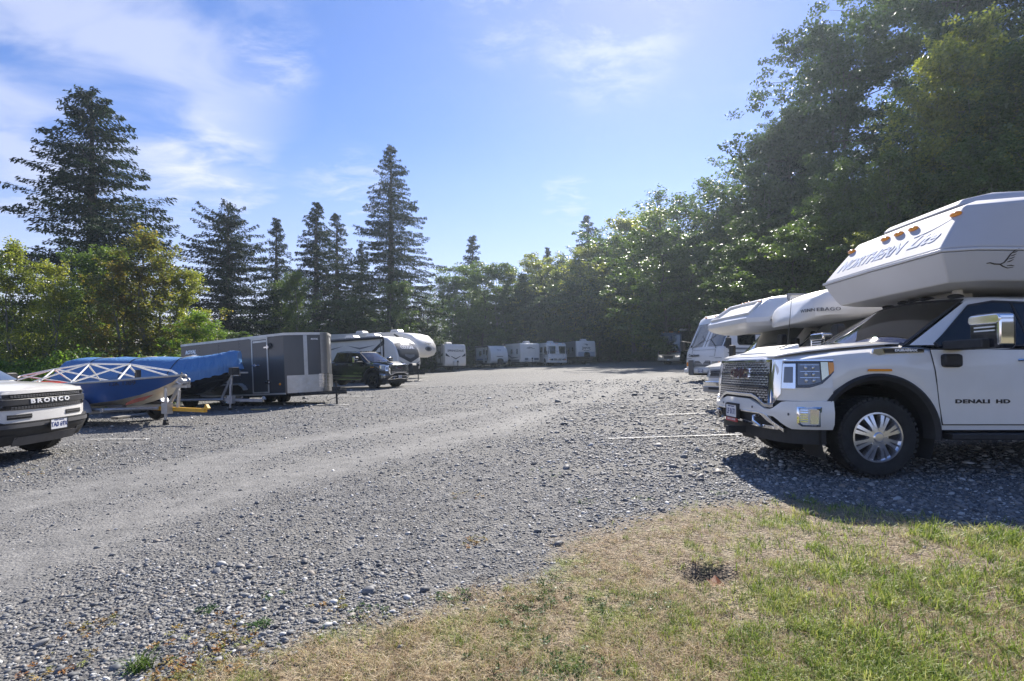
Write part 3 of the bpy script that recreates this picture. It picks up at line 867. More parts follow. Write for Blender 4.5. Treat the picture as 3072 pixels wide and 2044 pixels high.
    c.loft([top_r, inner], caps=False); c.add(inner, [tuple(range(len(inner)))])
    cab = c.build('cab', paint, t, smooth=40)
    w = MB(); w.panel(wsf, lin(-.93, .93, 15), .03, .95, 0.0, .008, nv=6)
    ws = w.build('windscreen', CLEARG, t, smooth=60)
    it = MB(); it.loft([[wsf(-.96, .0, -.03), wsf(-.5, .0, -.03), wsf(0, .0, -.03), wsf(.5, .0, -.03), wsf(.96, .0, -.03)], [(-.85, -.84, 1.375), (-.80, -.4, 1.40), (-.78, 0, 1.41), (-.80, .4, 1.40), (-.85, .84, 1.375)], [(-.95, -.84, 1.20), (-.92, -.4, 1.2), (-.9, 0, 1.2), (-.92, .4, 1.2), (-.95, .84, 1.20)]], closed=False); it.build('dashboard', mat('dash_grey', (.30, .32, .34), .45, var=.2), t, smooth=40)
    it = MB(); it.box(-1.98, -1.94, -.86, .86, .95, 1.90); it.box(-1.95, -.5, -.86, .86, 1.10, 1.12); it.box(-1.95, -1.25, -.72, .72, 1.885, 1.895); it.build('cabin_lining', SEAM, t)
    for yy in (-.42, .42):
        it = MB(); it.loft([[(-1.50, yy - .26, 1.12), (-1.36, yy - .22, 1.12), (-1.36, yy + .22, 1.12), (-1.50, yy + .26, 1.12)], [(-1.62, yy - .26, 1.62), (-1.50, yy - .22, 1.62), (-1.50, yy + .22, 1.62), (-1.62, yy + .26, 1.62)]]); it.box(-1.66, -1.54, yy - .13, yy + .13, 1.63, 1.80); it.build('front_seat', mat('seat_leather', (.30, .30, .30), .5), t, bevel=.03)
    it = MB()
    for k in range(24):
        a_ = 2 * math.pi * k / 24; b_ = 2 * math.pi * (k + 1) / 24; it.tube([(-1.02 - .06 * math.sin(a_), .42 + .19 * math.cos(a_), 1.30 + .17 * math.sin(a_)), (-1.02 - .06 * math.sin(b_), .42 + .19 * math.cos(b_), 1.30 + .17 * math.sin(b_))], .016, 6)
    it.build('steering_wheel', SEAM, t)
    it = MB(); it.box(-1.02, -.98, -.12, .12, 1.78, 1.85); it.build('interior_mirror', SEAM, t, bevel=.01)
    for s_ in (1, -1):
        it = MB(); it.mapped([(-.62, 1.39), (-1.95, 1.39), (-1.95, 1.90), (-1.22, 1.90)], lambda u, v, o, s_=s_: (u, s_ * (.905 - (v - 1.38) * .36 + o), v), -.02, -.012); it.build('pillar_lining', SEAM, t)
    w = MB(); ringw = [( -.96, .0), (.96, .0), (.96, .975), (-.96, .975)]
    w.panel(wsf, lin(-.97, -.93, 3), -.01, .98, 0, .011, nv=6); w.panel(wsf, lin(.93, .97, 3), -.01, .98, 0, .011, nv=6)
    w.panel(wsf, lin(-.97, .97, 13), .95, .985, 0, .012); w.panel(wsf, lin(-.97, .97, 13), -.07, .035, 0, .012)
    w.build('windscreen_seal', PLASTIC, ws, smooth=50)
    for yy in (.35, -.45):
        wp = MB(); wp.tube([wsf(yy, .01, .02), wsf(yy - .35, .07, .022), wsf(yy - .62, .12, .016)], [.012, .008, .006], 6)
        wp.build('wiper', PLASTIC, ws)
    for sd in (1, -1):
        f = sdf(sd)
        # front and rear door glass with surrounding bright line
        fw = [(-.68, 1.385), (-1.80, 1.40), (-1.80, 1.86), (-1.42, 1.875), (-1.15, 1.83), (-.78, 1.52), (-.66, 1.43)]
        rw_ = [(-1.88, 1.40), (-2.72, 1.41), (-2.66, 1.78), (-2.45, 1.85), (-1.88, 1.865)]
        for poly in (fw, rw_):
            pf = poly if sd == 1 else poly
            mb = MB(); mb.mapped(pf, f, .002, .010)
            g_ = mb.build('side_window', GLASS, t, smooth=0)
            ccx = sum(p[0] for p in pf) / len(pf); ccy = sum(p[1] for p in pf) / len(pf)
            out = [(ccx + (p[0] - ccx) * 1.035, ccy + (p[1] - ccy) * 1.075) for p in pf]
            mb = MB(); ringpoly(out, [(ccx + (p[0] - ccx) * .995, ccy + (p[1] - ccy) * .99) for p in pf], f, .001, .013, mb)
            mb.build('window_trim', PLASTIC, g_, smooth=0)
            if poly is fw:
                mb = MB(); mb.mapped([(-1.66, 1.39), (-1.685, 1.39), (-1.64, 1.865), (-1.615, 1.865)], f, .009, .014)
                mb.build('window_divider', PLASTIC, g_)
        bf = side_f(sd, 1.0)
        # door gaps and doors
        for dx0, dx1 in ((-.62, -1.82), (-1.84, -2.92)):
            def df(u, v, o, sd=sd):
                zz = (v - .50) / .80
                return (u, sd * (.994 + .008 * math.sin(zz * 3.0) - .05 * max(0, zz - .75) * 1.4 + o), v)
            mb = MB()
            dd = -.05 if dx0 > -1 else 0
            out = [(dx0 + dd, .56), (dx1 + (.18 if dx1 < -2.5 else 0), .56), (dx1, .86), (dx1, 1.345), (dx0 + .10 + dd, 1.345), (dx0 + .07 + dd, 1.15), (dx0 + dd * .2, .8)]
            hh = lin(.56, 1.345, 8)
            lo = lambda z: np.interp(z, [.56, .86, 1.345], [dx1 + (.16 if dx1 < -2.5 else 0), dx1, dx1])
            hi = lambda z: np.interp(z, [.56, .8, 1.15, 1.345], [dx0 + dd, dx0 + dd * .2, dx0 + .07 + dd, dx0 + .10 + dd])
            mb.panel(lambda u, v, o: df(v, u, o), hh, lambda z: float(lo(z)), lambda z: float(hi(z)), 0, .006, nv=2)
            d = mb.build('door', paint, t, bevel=.003, smooth=40)
            sm = MB(); sm.panel(lambda u, v, o: df(v, u, o), lin(.55, 1.36, 8), lambda z: float(lo(z)) - .007, lambda z: float(hi(z)) + .007, -.004, .002, nv=2)
            sm.build('door_gap', SEAM, d)
            hx = dx1 + .20
            hb = MB(); hb.tube([df(hx - .10, 1.235, .005), df(hx - .09, 1.24, .045), df(hx + .12, 1.24, .045), df(hx + .13, 1.235, .005)], .017, 8)
            hb.build('door_handle', CHROME if not black else CHROME, d)
            if dx0 > -1:
                fl = (lambda u, v, o: df(-1.06 - u, .80 + v, o)) if sd == 1 else (lambda u, v, o: df(-1.06 + u, .80 + v, o))
                for word, du in (('DENALI', -.085), ('HD', .235)):
                    text(word, .056, t, lambda u, v, o, fl=fl, du=du: fl(u + du, v, o), INK if not black else CHROME, .006, .006, bold=.002, space=1.12, sx=1.75, name='badge_lettering')
        # chrome side vent badge
        vf = lambda u, v, o, sd=sd: (u, sd * (.958 + o), v)
        mb = MB(); mb.mapped([(-.02, 1.285), (.05, 1.31), (.04, 1.355), (-.08, 1.37), (-.50, 1.365), (-.50, 1.315), (-.10, 1.30)], vf, 0, .022)
        vb = mb.build('side_vent', CHROME, t, bevel=.005)
        mb = MB(); mb.mapped([(-.08, 1.31), (-.06, 1.355), (-.47, 1.355), (-.47, 1.322)], vf, .02, .028)
        mb.build('vent_insert', BLACKP, vb)
        tf = (lambda u, v, o: vf(-.30 - u, 1.338 + v, o)) if sd == 1 else (lambda u, v, o: vf(-.30 + u, 1.338 + v, o))
        text('DURAMAX', .032, vb, tf, LETTER, .028, .004, bold=.002, sx=1.5)
        # wheel opening flare, arch liner, running board
        for ax in (0, -4.04):
            fl = MB()
            a0, a1 = (-2, 166) if ax == 0 else (8, 172)
            prof = [(.54, sd * .90), (.585, sd * 1.005), (.63, sd * 1.025), (.655, sd * 1.008), (.655, sd * .97)]
            fl.lathe(prof, (ax, 0, .44), 'y', 26, 14 if ax == 0 else 6, 184 if ax == 0 else 174)
            fo = fl.build('wheel_arch_trim', PLASTIC, t, smooth=40)
            ln = MB(); ln.lathe([(.60, sd * .60), (.60, sd * .98)], (ax, 0, .44), 'y', 24, -25, 205)
            ln.build('arch_liner', SEAM, t)
            if ax == 0:
                rf = MB(); rf.mapped([(-.13, 1.118), (.13, 1.118), (.12, 1.142), (-.12, 1.142)], side_f(sd, 1.012), 0, .014)
                rf.build('side_marker', AMBER, fo, bevel=.003)
        sb = MB(); sb.box(-3.1, -.72, sd * .80, sd * 1.06, .40, .47)
        sb.build('running_board', PLASTIC, t, bevel=.015)
        if black:
            for zz in (.62, .44):
                cb = MB(); cb.box(-2.9, -.75, sd * .99, sd * 1.07 if zz < .5 else sd * 1.012, zz, zz + .03)
                cb.build('chrome_strip', CHROME, t, bevel=.004)
        # towing mirror
        ob = MB()
        ob.prism_z([(-.92, sd * .96), (-.68, sd * .98), (-.70, sd * 1.42), (-.84, sd * 1.44)], 1.34, 1.44)
        m = ob.build('mirror', PLASTIC, t, bevel=.02)
        mf = basis_f((-.80, sd * 1.38, 1.52), (0, 1, 0), (0, 0, 1))
        ob = MB(); ob.mapped(rr(0, -.01, .34, .35, .06), mf, -.12, .03)
        ob.build('mirror_shell', BLACKP, m, bevel=.02)  # gloss black puts the dark reflection of the chrome face into the colour
        ob = MB(); ob.mapped(rr(0, .105, .345, .10, .045), mf, -.10, .045)
        ob.mapped(rr(sd * .150, .0, .045, .30, .02), mf, -.10, .040)
        cp = ob.build('mirror_cap', CHROME, m, bevel=.015, seg=3)
        ob = MB()
        for q in (0, .035):
            ob.mapped(rr(0, -.005 + q, .22, .014, .006), mf, .030, .037)
        ob.build('mirror_lamp', LETTER, m)
        ob = MB(); ob.box(-.86, -.66, sd * .97, sd * 1.05, 1.16, 1.30)
        ob.build('mirror_foot', PLASTIC, m, bevel=.03)
        # seam between wing and bumper
        wheel(t, 0, sd * .86, .42, .28, sd, spokes=8 if not black else 6, rim=RIMCH if not black else mat('dark_alloy', (.06, .06, .065), .25, metal=.9))
        wheel(t, -4.04, sd * .86, .42, .28, sd, spokes=8 if not black else 6, rim=RIMCH if not black else MATS['dark_alloy'])
    ub = MB(); ub.box(-5.1, .55, -.62, .62, .42, .80); ub.box(-3.0, -.75, -.93, .93, .48, .9)
    ub.cyl((0, 0, .42), 'y', .07, 1.5, 12); ub.cyl((-4.04, 0, .42), 'y', .09, 1.5, 12)
    ub.build('chassis', SEAM, t)
    # ---- front end
    lean = lambda z: .04 * max(0, (z - .95)) / .3 + .008
    ff = P0.f(lean)
    fb = MB(); fb.panel(ff, lin(-1.22, 1.22, 41), .70, 1.245, -.05, -.012, nv=3)
    fb.build('grille_backing', SEAM, t)
    # wing skin beside and below the lamps
    for sd in (1, -1):
        uu = lin(sd * .74, sd * (P0.h - .02), 16)
        bb = MB(); bb.panel(ff, uu, .80, lambda u: .80 + .14, -.03, .006, nv=2)
        bb.panel(ff, lin(sd * 1.12, sd * (P0.h - .02), 10), .93, lambda u: float(np.interp(abs(u), [1.12, 1.30, 1.6], [.96, 1.22, 1.255])), -.03, .006, nv=3)
        bb.build('front_wing_panel', paint, t, smooth=50)
    # chrome surround of the grille
    cs = MB()
    cs.panel(ff, lin(-.70, .70, 31), lambda u: 1.218, lambda u: 1.252, -.02, .03)
    lowb = interp([0, .34, .46, .60, .72, .80], [.845, .845, .815, .745, .745, .78])
    cs.panel(ff, lin(-.74, .74, 45), lambda u: lowb(abs(u)) - .03, lambda u: lowb(abs(u)) + .008, -.02, .034)
    for sd in (1, -1):
        cs.panel(ff, lin(sd * .655, sd * .70, 3), .76, 1.245, -.02, .028)
        cs.panel(ff, lin(sd * .68, sd * .83, 6), lambda u: .745 + max(0, abs(u) - .72) * 1.1, lambda u: 1.245 - .0 * abs(u), -.02, .020, nv=2)
    for zz in (1.075, .925):
        pass
    gs = cs.build('grille_surround', CHROME, t, bevel=.004, smooth=50)
    gm = MB()
    rows = [1.200, 1.170, 1.140, 1.110, 1.050, 1.020, .990, .960, .900, .872, .844, .816, .790]
    for k, zz in enumerate(rows):
        wlim = .64 if zz > .85 else .64
        u = -wlim + (.035 if k % 2 else 0)
        while u < wlim - .02:
            if zz > lowb(abs(u)) + .01:
                a, b2 = u, min(u + .050, wlim)
                gm.mapped([(a, zz - .005), (b2, zz - .005), (b2, zz + .011), (a, zz + .011)], ff, -.006, .018)
                gm.mapped([(b2 - .006, zz - .026), (b2, zz - .026), (b2, zz), (b2 - .006, zz)], ff, -.008, .012)
            u += .068
    gm.build('grille_mesh', RIMCH, gs, smooth=0)
    gb = MB()
    for zz in (1.080, .930):
        gb.panel(ff, lin(-.66, .66, 27), zz - .014, zz + .010, -.01, .020)
    gb.build('grille_bar', BLACKP, gs, bevel=.003)
    fr_ = lambda u, v, o: ff(u, v + 1.085, o)
    bk = MB(); bk.mapped(rr(0, 0, .50, .135, .01), fr_, .010, .022); bk.build('badge_backing', CHROME, gs)
    text('GMC', .150, gs, lambda u, v, o: fr_(u, v, o), mat('badge_red', (.085, .03, .035), .25, coat=.8), .034, .010, bold=.006, sx=1.40, name='badge_lettering')
    text('GMC', .158, gs, lambda u, v, o: fr_(u, v, o), CHROME, .022, .012, bold=.013, sx=1.36, name='badge_rim')
    # lamps
    for sd in (1, -1):
        uc = lambda a: sd * a
        hl = MB()
        poly = [(uc(.86), 1.235), (uc(.86), .99), (uc(.92), .95), (uc(1.12), .945), (uc(1.24), .985), (uc(1.36), 1.09), (uc(1.42), 1.17), (uc(1.40), 1.235)]
        us = lin(.84, 1.42, 14)
        lo = interp([.84, .90, .96, 1.12, 1.24, 1.36, 1.42], [.95, .945, .940, .945, .985, 1.09, 1.17])
        hl.panel(ff, [uc(a) for a in us], lambda u: lo(abs(u)), lambda u: 1.238, -.01, .012, nv=2)
        h = hl.build('headlamp', BLACKP, t, smooth=50)
        ln = MB()
        lo2 = interp([.98, 1.10, 1.22], [.965, .965, .995])
        ln.panel(ff, [uc(a) for a in lin(1.00, 1.22, 6)], lambda u: lo2(abs(u)) + .01, lambda u: 1.20, .010, .018, nv=1)
        ln.build('lamp_lens', mat('lamp_glass', (.16, .17, .19), .03, metal=.3, coat=1.0), h, smooth=50)
        for zc in (1.155, 1.085, 1.02):
            pr = MB(); pr.ball(ff(uc(1.075), zc, .018), .028, .6, 1.2, 1, 10); pr.ball(ff(uc(1.15), zc, .016), .026, .8, 1.0, 1, 10); pr.panel(ff, [uc(a) for a in lin(1.02, 1.21, 5)], zc + .027, zc + .034, .016, .024)
            pr.build('projector', LENS, h)
        rf = MB()
        lo3 = interp([1.22, 1.36, 1.41], [.995, 1.10, 1.165])
        rf.panel(ff, [uc(a) for a in lin(1.235, 1.31, 4)], lambda u: lo3(abs(u)) + .015, lambda u: 1.215, .010, .020)
        rf.build('side_reflector', mat('warm_chrome', (.80, .72, .50), .12, metal=1.0), h)
        am = MB(); am.panel(ff, [uc(a) for a in lin(1.315, 1.395, 4)], lambda u: lo3(abs(u)) + .015, lambda u: 1.21, .010, .020)
        am.build('indicator', AMBER, h)
        ch = MB()
        ch.panel(ff, [uc(a) for a in lin(.83, 1.42, 14)], 1.225, 1.245, -.005, .024)
        ch.panel(ff, [uc(a) for a in lin(.84, .98, 5)], .93, lambda u: 1.20, -.004, .026, nv=1)
        ch.build('lamp_bezel', CHROME, h, bevel=.003, smooth=50)
        dl = MB(); dl.panel(ff, [uc(a) for a in lin(.865, .955, 4)], lambda u: .995, lambda u: 1.165, .024, .032)
        dl.build('daytime_lamp', mat('lamp_glass', (.16, .17, .19), .03), h, bevel=.004)
    # bumper
    bl = interp([.49, .56, .68, .80], [.05, .01, .0, .02])
    bf = P0.f(lambda z: -0.045 + bl(z))
    bmp = MB()
    topz = interp([0, .34, .48, .62, .80, 1.6], [.80, .80, .775, .70, .745 + .045, .80])
    topz = interp([0, .30, .50, .62, .74, .86, 1.7], [.79, .79, .74, .70, .70, .795, .81])
    botz = interp([0, .55, .62, .80, .92, 1.7], [.74, .735, .70, .60, .50, .50])
    # central beam above the lower opening, then the full height corners
    bmp.panel(bf, lin(-P0.h + .03, P0.h - .03, 61), lambda u: botz(abs(u)) - (.10 if abs(u) < .56 else .10 * max(0, 1 - (abs(u) - .56) / .2)), lambda u: topz(abs(u)), -.04, .0, nv=5)
    bo_ = bmp.build('front_bumper', paint, t, smooth=50)
    bt = MB(); bt.panel(bf, lin(-.80, .80, 31), .52, lambda u: .66, -.06, -.035, nv=1)
    bt.build('lower_opening', SEAM, bo_)
    ct = MB()
    cl = interp([0, .5, .68, .82], [.625, .615, .57, .50])
    ct.panel(bf, lin(-.56, .56, 21), .632, .652, -.03, .012)
    for sd in (1, -1):
        ct.panel(bf, [sd * a for a in lin(.56, .86, 9)], lambda u: float(np.interp(abs(u), [.56, .62, .86], [.632, .60, .455])), lambda u: float(np.interp(abs(u), [.56, .66, .86], [.652, .640, .50])), -.03, .014)
    ct.panel(bf, lin(-.80, .80, 31), lambda u: .475 + .03 * max(0, 1 - abs(u) / .4), lambda u: .515 + .03 * max(0, 1 - abs(u) / .4), -.03, .012)
    ct.build('bumper_trim', CHROME, bo_, bevel=.004, smooth=50)
    for sd in (1, -1):
        hk = MB(); hk.tube([bf(sd * .56, .50, .0), bf(sd * .55, .50, .05), bf(sd * .52, .56, .07), bf(sd * .50, .60, .05), bf(sd * .50, .60, -.02)], .018, 8)
        hk.build('tow_hook', CHROME, bo_)
        fg = MB(); fg.mapped([(sd * 1.0, .57), (sd * 1.03, .545), (sd * 1.18, .545), (sd * 1.19, .73), (sd * 1.0, .73)], bf, -.01, .006)
        fo = fg.build('fog_lamp', PLASTIC, bo_)
        fg = MB(); pout = [(sd * .99, .57), (sd * 1.03, .535), (sd * 1.20, .535), (sd * 1.21, .742), (sd * .99, .742)]
        pin = [(sd * 1.01, .58), (sd * 1.04, .553), (sd * 1.183, .553), (sd * 1.19, .726), (sd * 1.01, .726)]
        ringpoly(pout, pin, bf, .0, .012, fg); fg.build('fog_lamp_bezel', CHROME, fo)
        fg = MB(); fg.mapped([(sd * 1.10, .565), (sd * 1.175, .565), (sd * 1.18, .715), (sd * 1.10, .715)], bf, .004, .010)
        fg.build('fog_lens', LENS, fo)
        fg = MB()
        for q in range(6):
            z = .585 + q * .024
            fg.mapped([(sd * 1.02, z), (sd * 1.08, z), (sd * 1.08, z + .010), (sd * 1.02, z + .010)], bf, .004, .012)
        fg.build('fog_slats', CHROME, fo)
        for uu, zz in ((.40, .70), (.92, .66)):
            sn = MB(); sn.cyl(bf(sd * uu, zz, .0), 'x', .014, .01, 10); sn.build('parking_sensor', GREYPL, bo_)
    dm = MB(); dm.panel(P0.f(lambda z: .05), lin(-1.3, 1.3, 31), .34, .50, -.04, .0, nv=2)
    dm.build('air_dam', PLASTIC, t, smooth=50)
    if not black:
        rc = MB(); rc.box(.80, 1.16, -.06, .06, .36, .43)
        for k in (0.0,): rc.box(1.10, 1.18, -.05, .05, .352, .438)
        rc.build('front_receiver', SEAM, t, bevel=.006)
    pf = basis_f(bf(-.06, .62, .03), (0, 1, 0), (0, 0, 1))
    pb = MB(); pb.mapped(rr(0, .0, .33, .19, .01), pf, -.03, -.004); pb.build('plate_holder', PLASTIC, bo_)
    plate_marks(t, pf, 0, .0, plate, top='British Columbia')
    if not black:
        ps = MB(); ps.mapped(rr(0, -.105, .305, .055, .01), pf, -.01, .006); pr_ = ps.build('dealer_plate', mat('plate_red', (.5, .05, .06), .4), t, smooth=0)
        text('TRUCK CENTRE', .032, pr_, lambda u, v, o: pf(u, v - .105, o), LETTER, .006, .002)
    # roof marker lamps, aerial
    for yy in (-.52, -.18, 0, .18, .52):
        ml = MB(); p = wsf(yy / .75, 1.0, .0)
        ml.ball((p[0] - .10, yy, p[2] + .035), .07, 1.3, .8, .45, 10); ml.build('roof_marker', PLASTIC, cab)
    an = MB(); an.tube([(-.05, -.88, 1.40), (-.07, -.88, 1.62), (-.12, -.88, 2.15)], [.009, .005, .003], 6); an.build('aerial', SEAM, t)
    tg = MB(); tg.box(-5.37, -5.33, -.95, .95, .72, 1.40); tg.build('tailgate', paint, t, bevel=.01)
    rbm = MB(); rbm.box(-5.55, -5.36, -.98, .98, .52, .72); rbm.build('rear_bumper', CHROME, t, bevel=.03)
    return t

# ------------------------------------------------------------------ slide-in camper on the white pickup
SHINY = mat('bright_white_vinyl', (.93, .93, .95), .2, coat=.8)
CAMPW = mat('off_white_gelcoat', (.56, .56, .58), .62, spec=.3, var=.08, vscale=1.2)
def truck_camper(label, x, y, head, roll=0, pitch=0):
    t = thing('truck_camper', label, 'truck camper', x, y, head, None, pitch, roll)
    XR = -5.6
    def ring(z, xf, hw, ch, cy, xr=XR):
        # chamfered front: centre face to +-cy, chamfer back to the full width
        return [(xf, -cy, z), (xf + .03, 0, z), (xf, cy, z), (xf - ch, hw, z), (-2.2, hw, z), (xr, hw, z), (xr, -hw, z), (-2.2, -hw, z), (xf - ch, -hw, z)]
    lower = MB()
    lower.loft([ring(2.06, -.88, 1.0, .30, .88), ring(2.12, -.84, 1.03, .30, .92), ring(2.37, -.71, 1.10, .30, 1.0)])
    lo = lower.build('overcab_floor', CAMPW, t, bevel=.02, smooth=30)
    up = MB()
    up.loft([ring(2.405, -.71, 1.095, .30, .99), ring(2.62, -.87, 1.07, .36, .94), ring(2.93, -1.12, 1.01, .44, .86), ring(3.03, -1.38, .92, .60, .72), ring(3.08, -1.60, .70, .7, .50)])
    up.build('camper_shell', CAMPW, t, bevel=.03, smooth=30)
    lip = MB(); lip.loft([ring(2.372, -.695, 1.11, .31, 1.005), ring(2.403, -.695, 1.11, .31, 1.005)])
    lip.build('seam_strip', mat('white_trim', (.60, .60, .62), .25, coat=.5), t, bevel=.008)
    bx = MB(); bx.box(-5.6, -3.05, -.70, .70, .95, 2.05); bx.box(-5.6, -5.38, -1.0, 1.0, .9, 2.05)
    bx.prism_x([(-1.08, 1.52), (1.08, 1.52), (1.08, 2.055), (-1.08, 2.055)], -5.6, -3.07)
    bx.build('camper_box', CAMPW, t, bevel=.02)
    # faceted front surface
    a = Vector((-.71, 0, 2.405)); b = Vector((-.87, 0, 2.62)); c_ = Vector((-1.12, 0, 2.93))
    nrm = Vector((c_.z - b.z, 0, -(c_.x - b.x))).normalized()
    fv = lambda u, v, o: (lambda p: (p.x + .03 * (1 - min(1, abs(u) / .95)), u * 1.0, p.z))( (a.lerp(b, min(v / .27, 1)) if v < .27 else b + (c_ - b).normalized() * (v - .27)) + nrm * (o + .003) )
    text('NORTHERN', .265, t, lambda u, v, o: fv(u - .26, v + .235, o), SHINY, .0, .002, shear=.28, bold=.006, sx=.80)
    text('Lite', .25, t, lambda u, v, o: fv(u + .60, v + .25, o), SHINY, .0, .002, shear=.5, bold=.006, sx=1.0)
    sw = MB()
    pts = []
    for i in range(13):
        k = i / 12; pts.append((.40 + .48 * k, .37 + .19 * k * k))
    poly = [(u, v - .012 * (1 - k_ / 12)) for k_, (u, v) in enumerate(pts)] + [(u, v + .014 * (1 - k_ / 12) + .002) for k_, (u, v) in list(enumerate(pts))[::-1]]
    sw.mapped(poly, fv, 0, .003); sw.build('lettering_stroke', SHINY, t, smooth=0)
    for yy in (-.84, -.17, .06, .28, .84):
        p = Vector(fv(yy, .545, .0))
        mb = MB(); mb.ball((p.x + .01, p.y, p.z), .060, .6, 1.25, .5, 12)
        l = mb.build('clearance_lamp', AMBER, t, smooth=60)
    # roof pod
    pod = MB()
    def pr(z, x0, hw): return [(x0, -hw, z), (x0, hw, z), (x0 - .35, hw * 1.12, z), (-2.7, hw * 1.12, z), (-2.8, hw * .9, z), (-2.8, -hw * .9, z), (-2.7, -hw * 1.12, z), (x0 - .35, -hw * 1.12, z)]
    pod.loft([pr(3.02, -1.28, .60), pr(3.10, -1.36, .58), pr(3.20, -1.75, .52), pr(3.25, -2.3, .44)])
    pod.build('roof_pod', CAMPW, t, bevel=.03, smooth=35)
    rail = MB(); rail.tube([(-1.9, .86, 3.06), (-2.0, .86, 3.20), (-4.2, .86, 3.24)], .016, 8); rail.build('roof_rail', ALU, t)
    # bird emblem on the near side of the overcab
    bf = lambda u, v, o: (-1.30 + u * -1.0, 1.0615 + v * .28 + o, 2.225 + v)
    bird = MB()
    def stroke(pts, w0):
        n_ = len(pts); L_ = []; R_ = []
        for q, (a, b_) in enumerate(pts):
            a1, b1 = pts[min(q + 1, n_ - 1)]; a0, b0 = pts[max(q - 1, 0)]; l_ = math.hypot(a1 - a0, b1 - b0) or 1; w = w0 * (1 - abs(2 * q / (n_ - 1) - .8) * .6)
            L_.append((a - (b1 - b0) / l_ * w, b_ + (a1 - a0) / l_ * w)); R_.append((a + (b1 - b0) / l_ * w, b_ - (a1 - a0) / l_ * w))
        bird.mapped(L_ + R_[::-1], bf, 0, .004)
    stroke([(-.165, .012), (-.13, .018), (-.08, .006), (-.02, .004), (.02, -.018), (.07, -.034), (.13, -.026)], .007)
    stroke([(-.02, .004), (.02, .02), (.045, .055), (.07, .105), (.105, .140), (.15, .165)], .0075)
    for k in range(4): stroke([(.055 + .012 * k, .028 + .030 * k), (.085 + .011 * k, .036 + .030 * k), (.115 + .008 * k, .052 + .028 * k)], .0055)
    stroke([(.06, -.012), (.10, -.006), (.14, -.012)], .0055)
    bird.build('bird_emblem', INK, t, smooth=0)
    # strut and brackets between roof of the cab and the camper
    st = MB(); st.box(-1.75, -1.45, -.55, .25, 1.985, 2.06); st.box(-1.40, -1.33, .42, .50, 1.98, 2.06)
    st.build('support_pad', FIBRE2, t, bevel=.01)
    for sd in (1, -1):
        jk = MB(); jk.box(-3.25, -3.15, sd * 1.09, sd * 1.17, .95, 2.1)
        jk.build('jack', ALU, t, bevel=.01)
    return t

# ------------------------------------------------------------------ generic motorhome pieces
def roof_unit(t, x, y, z, l=.9, w=.7, h=.30, m=None):
    mb = MB()
    mb.loft([[(x - l / 2, y - w / 2, z), (x + l / 2, y - w / 2, z), (x + l / 2, y + w / 2, z), (x - l / 2, y + w / 2, z)],
             [(x - l / 2, y - w / 2, z + h * .5), (x + l / 2, y - w / 2, z + h * .5), (x + l / 2, y + w / 2, z + h * .5), (x - l / 2, y + w / 2, z + h * .5)],
             [(x - l * .42, y - w * .42, z + h), (x + l * .30, y - w * .42, z + h), (x + l * .30, y + w * .42, z + h), (x - l * .42, y + w * .42, z + h)]])
    o = mb.build('roof_air_conditioner', m or FIBRE2, t, bevel=.04)
    g_ = MB()
    for k in range(4): g_.box(x - l * .3 + k * .12, x - l * .3 + k * .12 + .05, y - w / 2 - .006, y + w / 2 + .006, z + h * .15, z + h * .42)
    g_.build('vent_grille', GREYPL, o)
    return o
def vent(t, x, y, z):
    mb = MB(); mb.box(x - .22, x + .22, y - .22, y + .22, z, z + .10); mb.build('roof_vent', FIBRE2, t, bevel=.03)

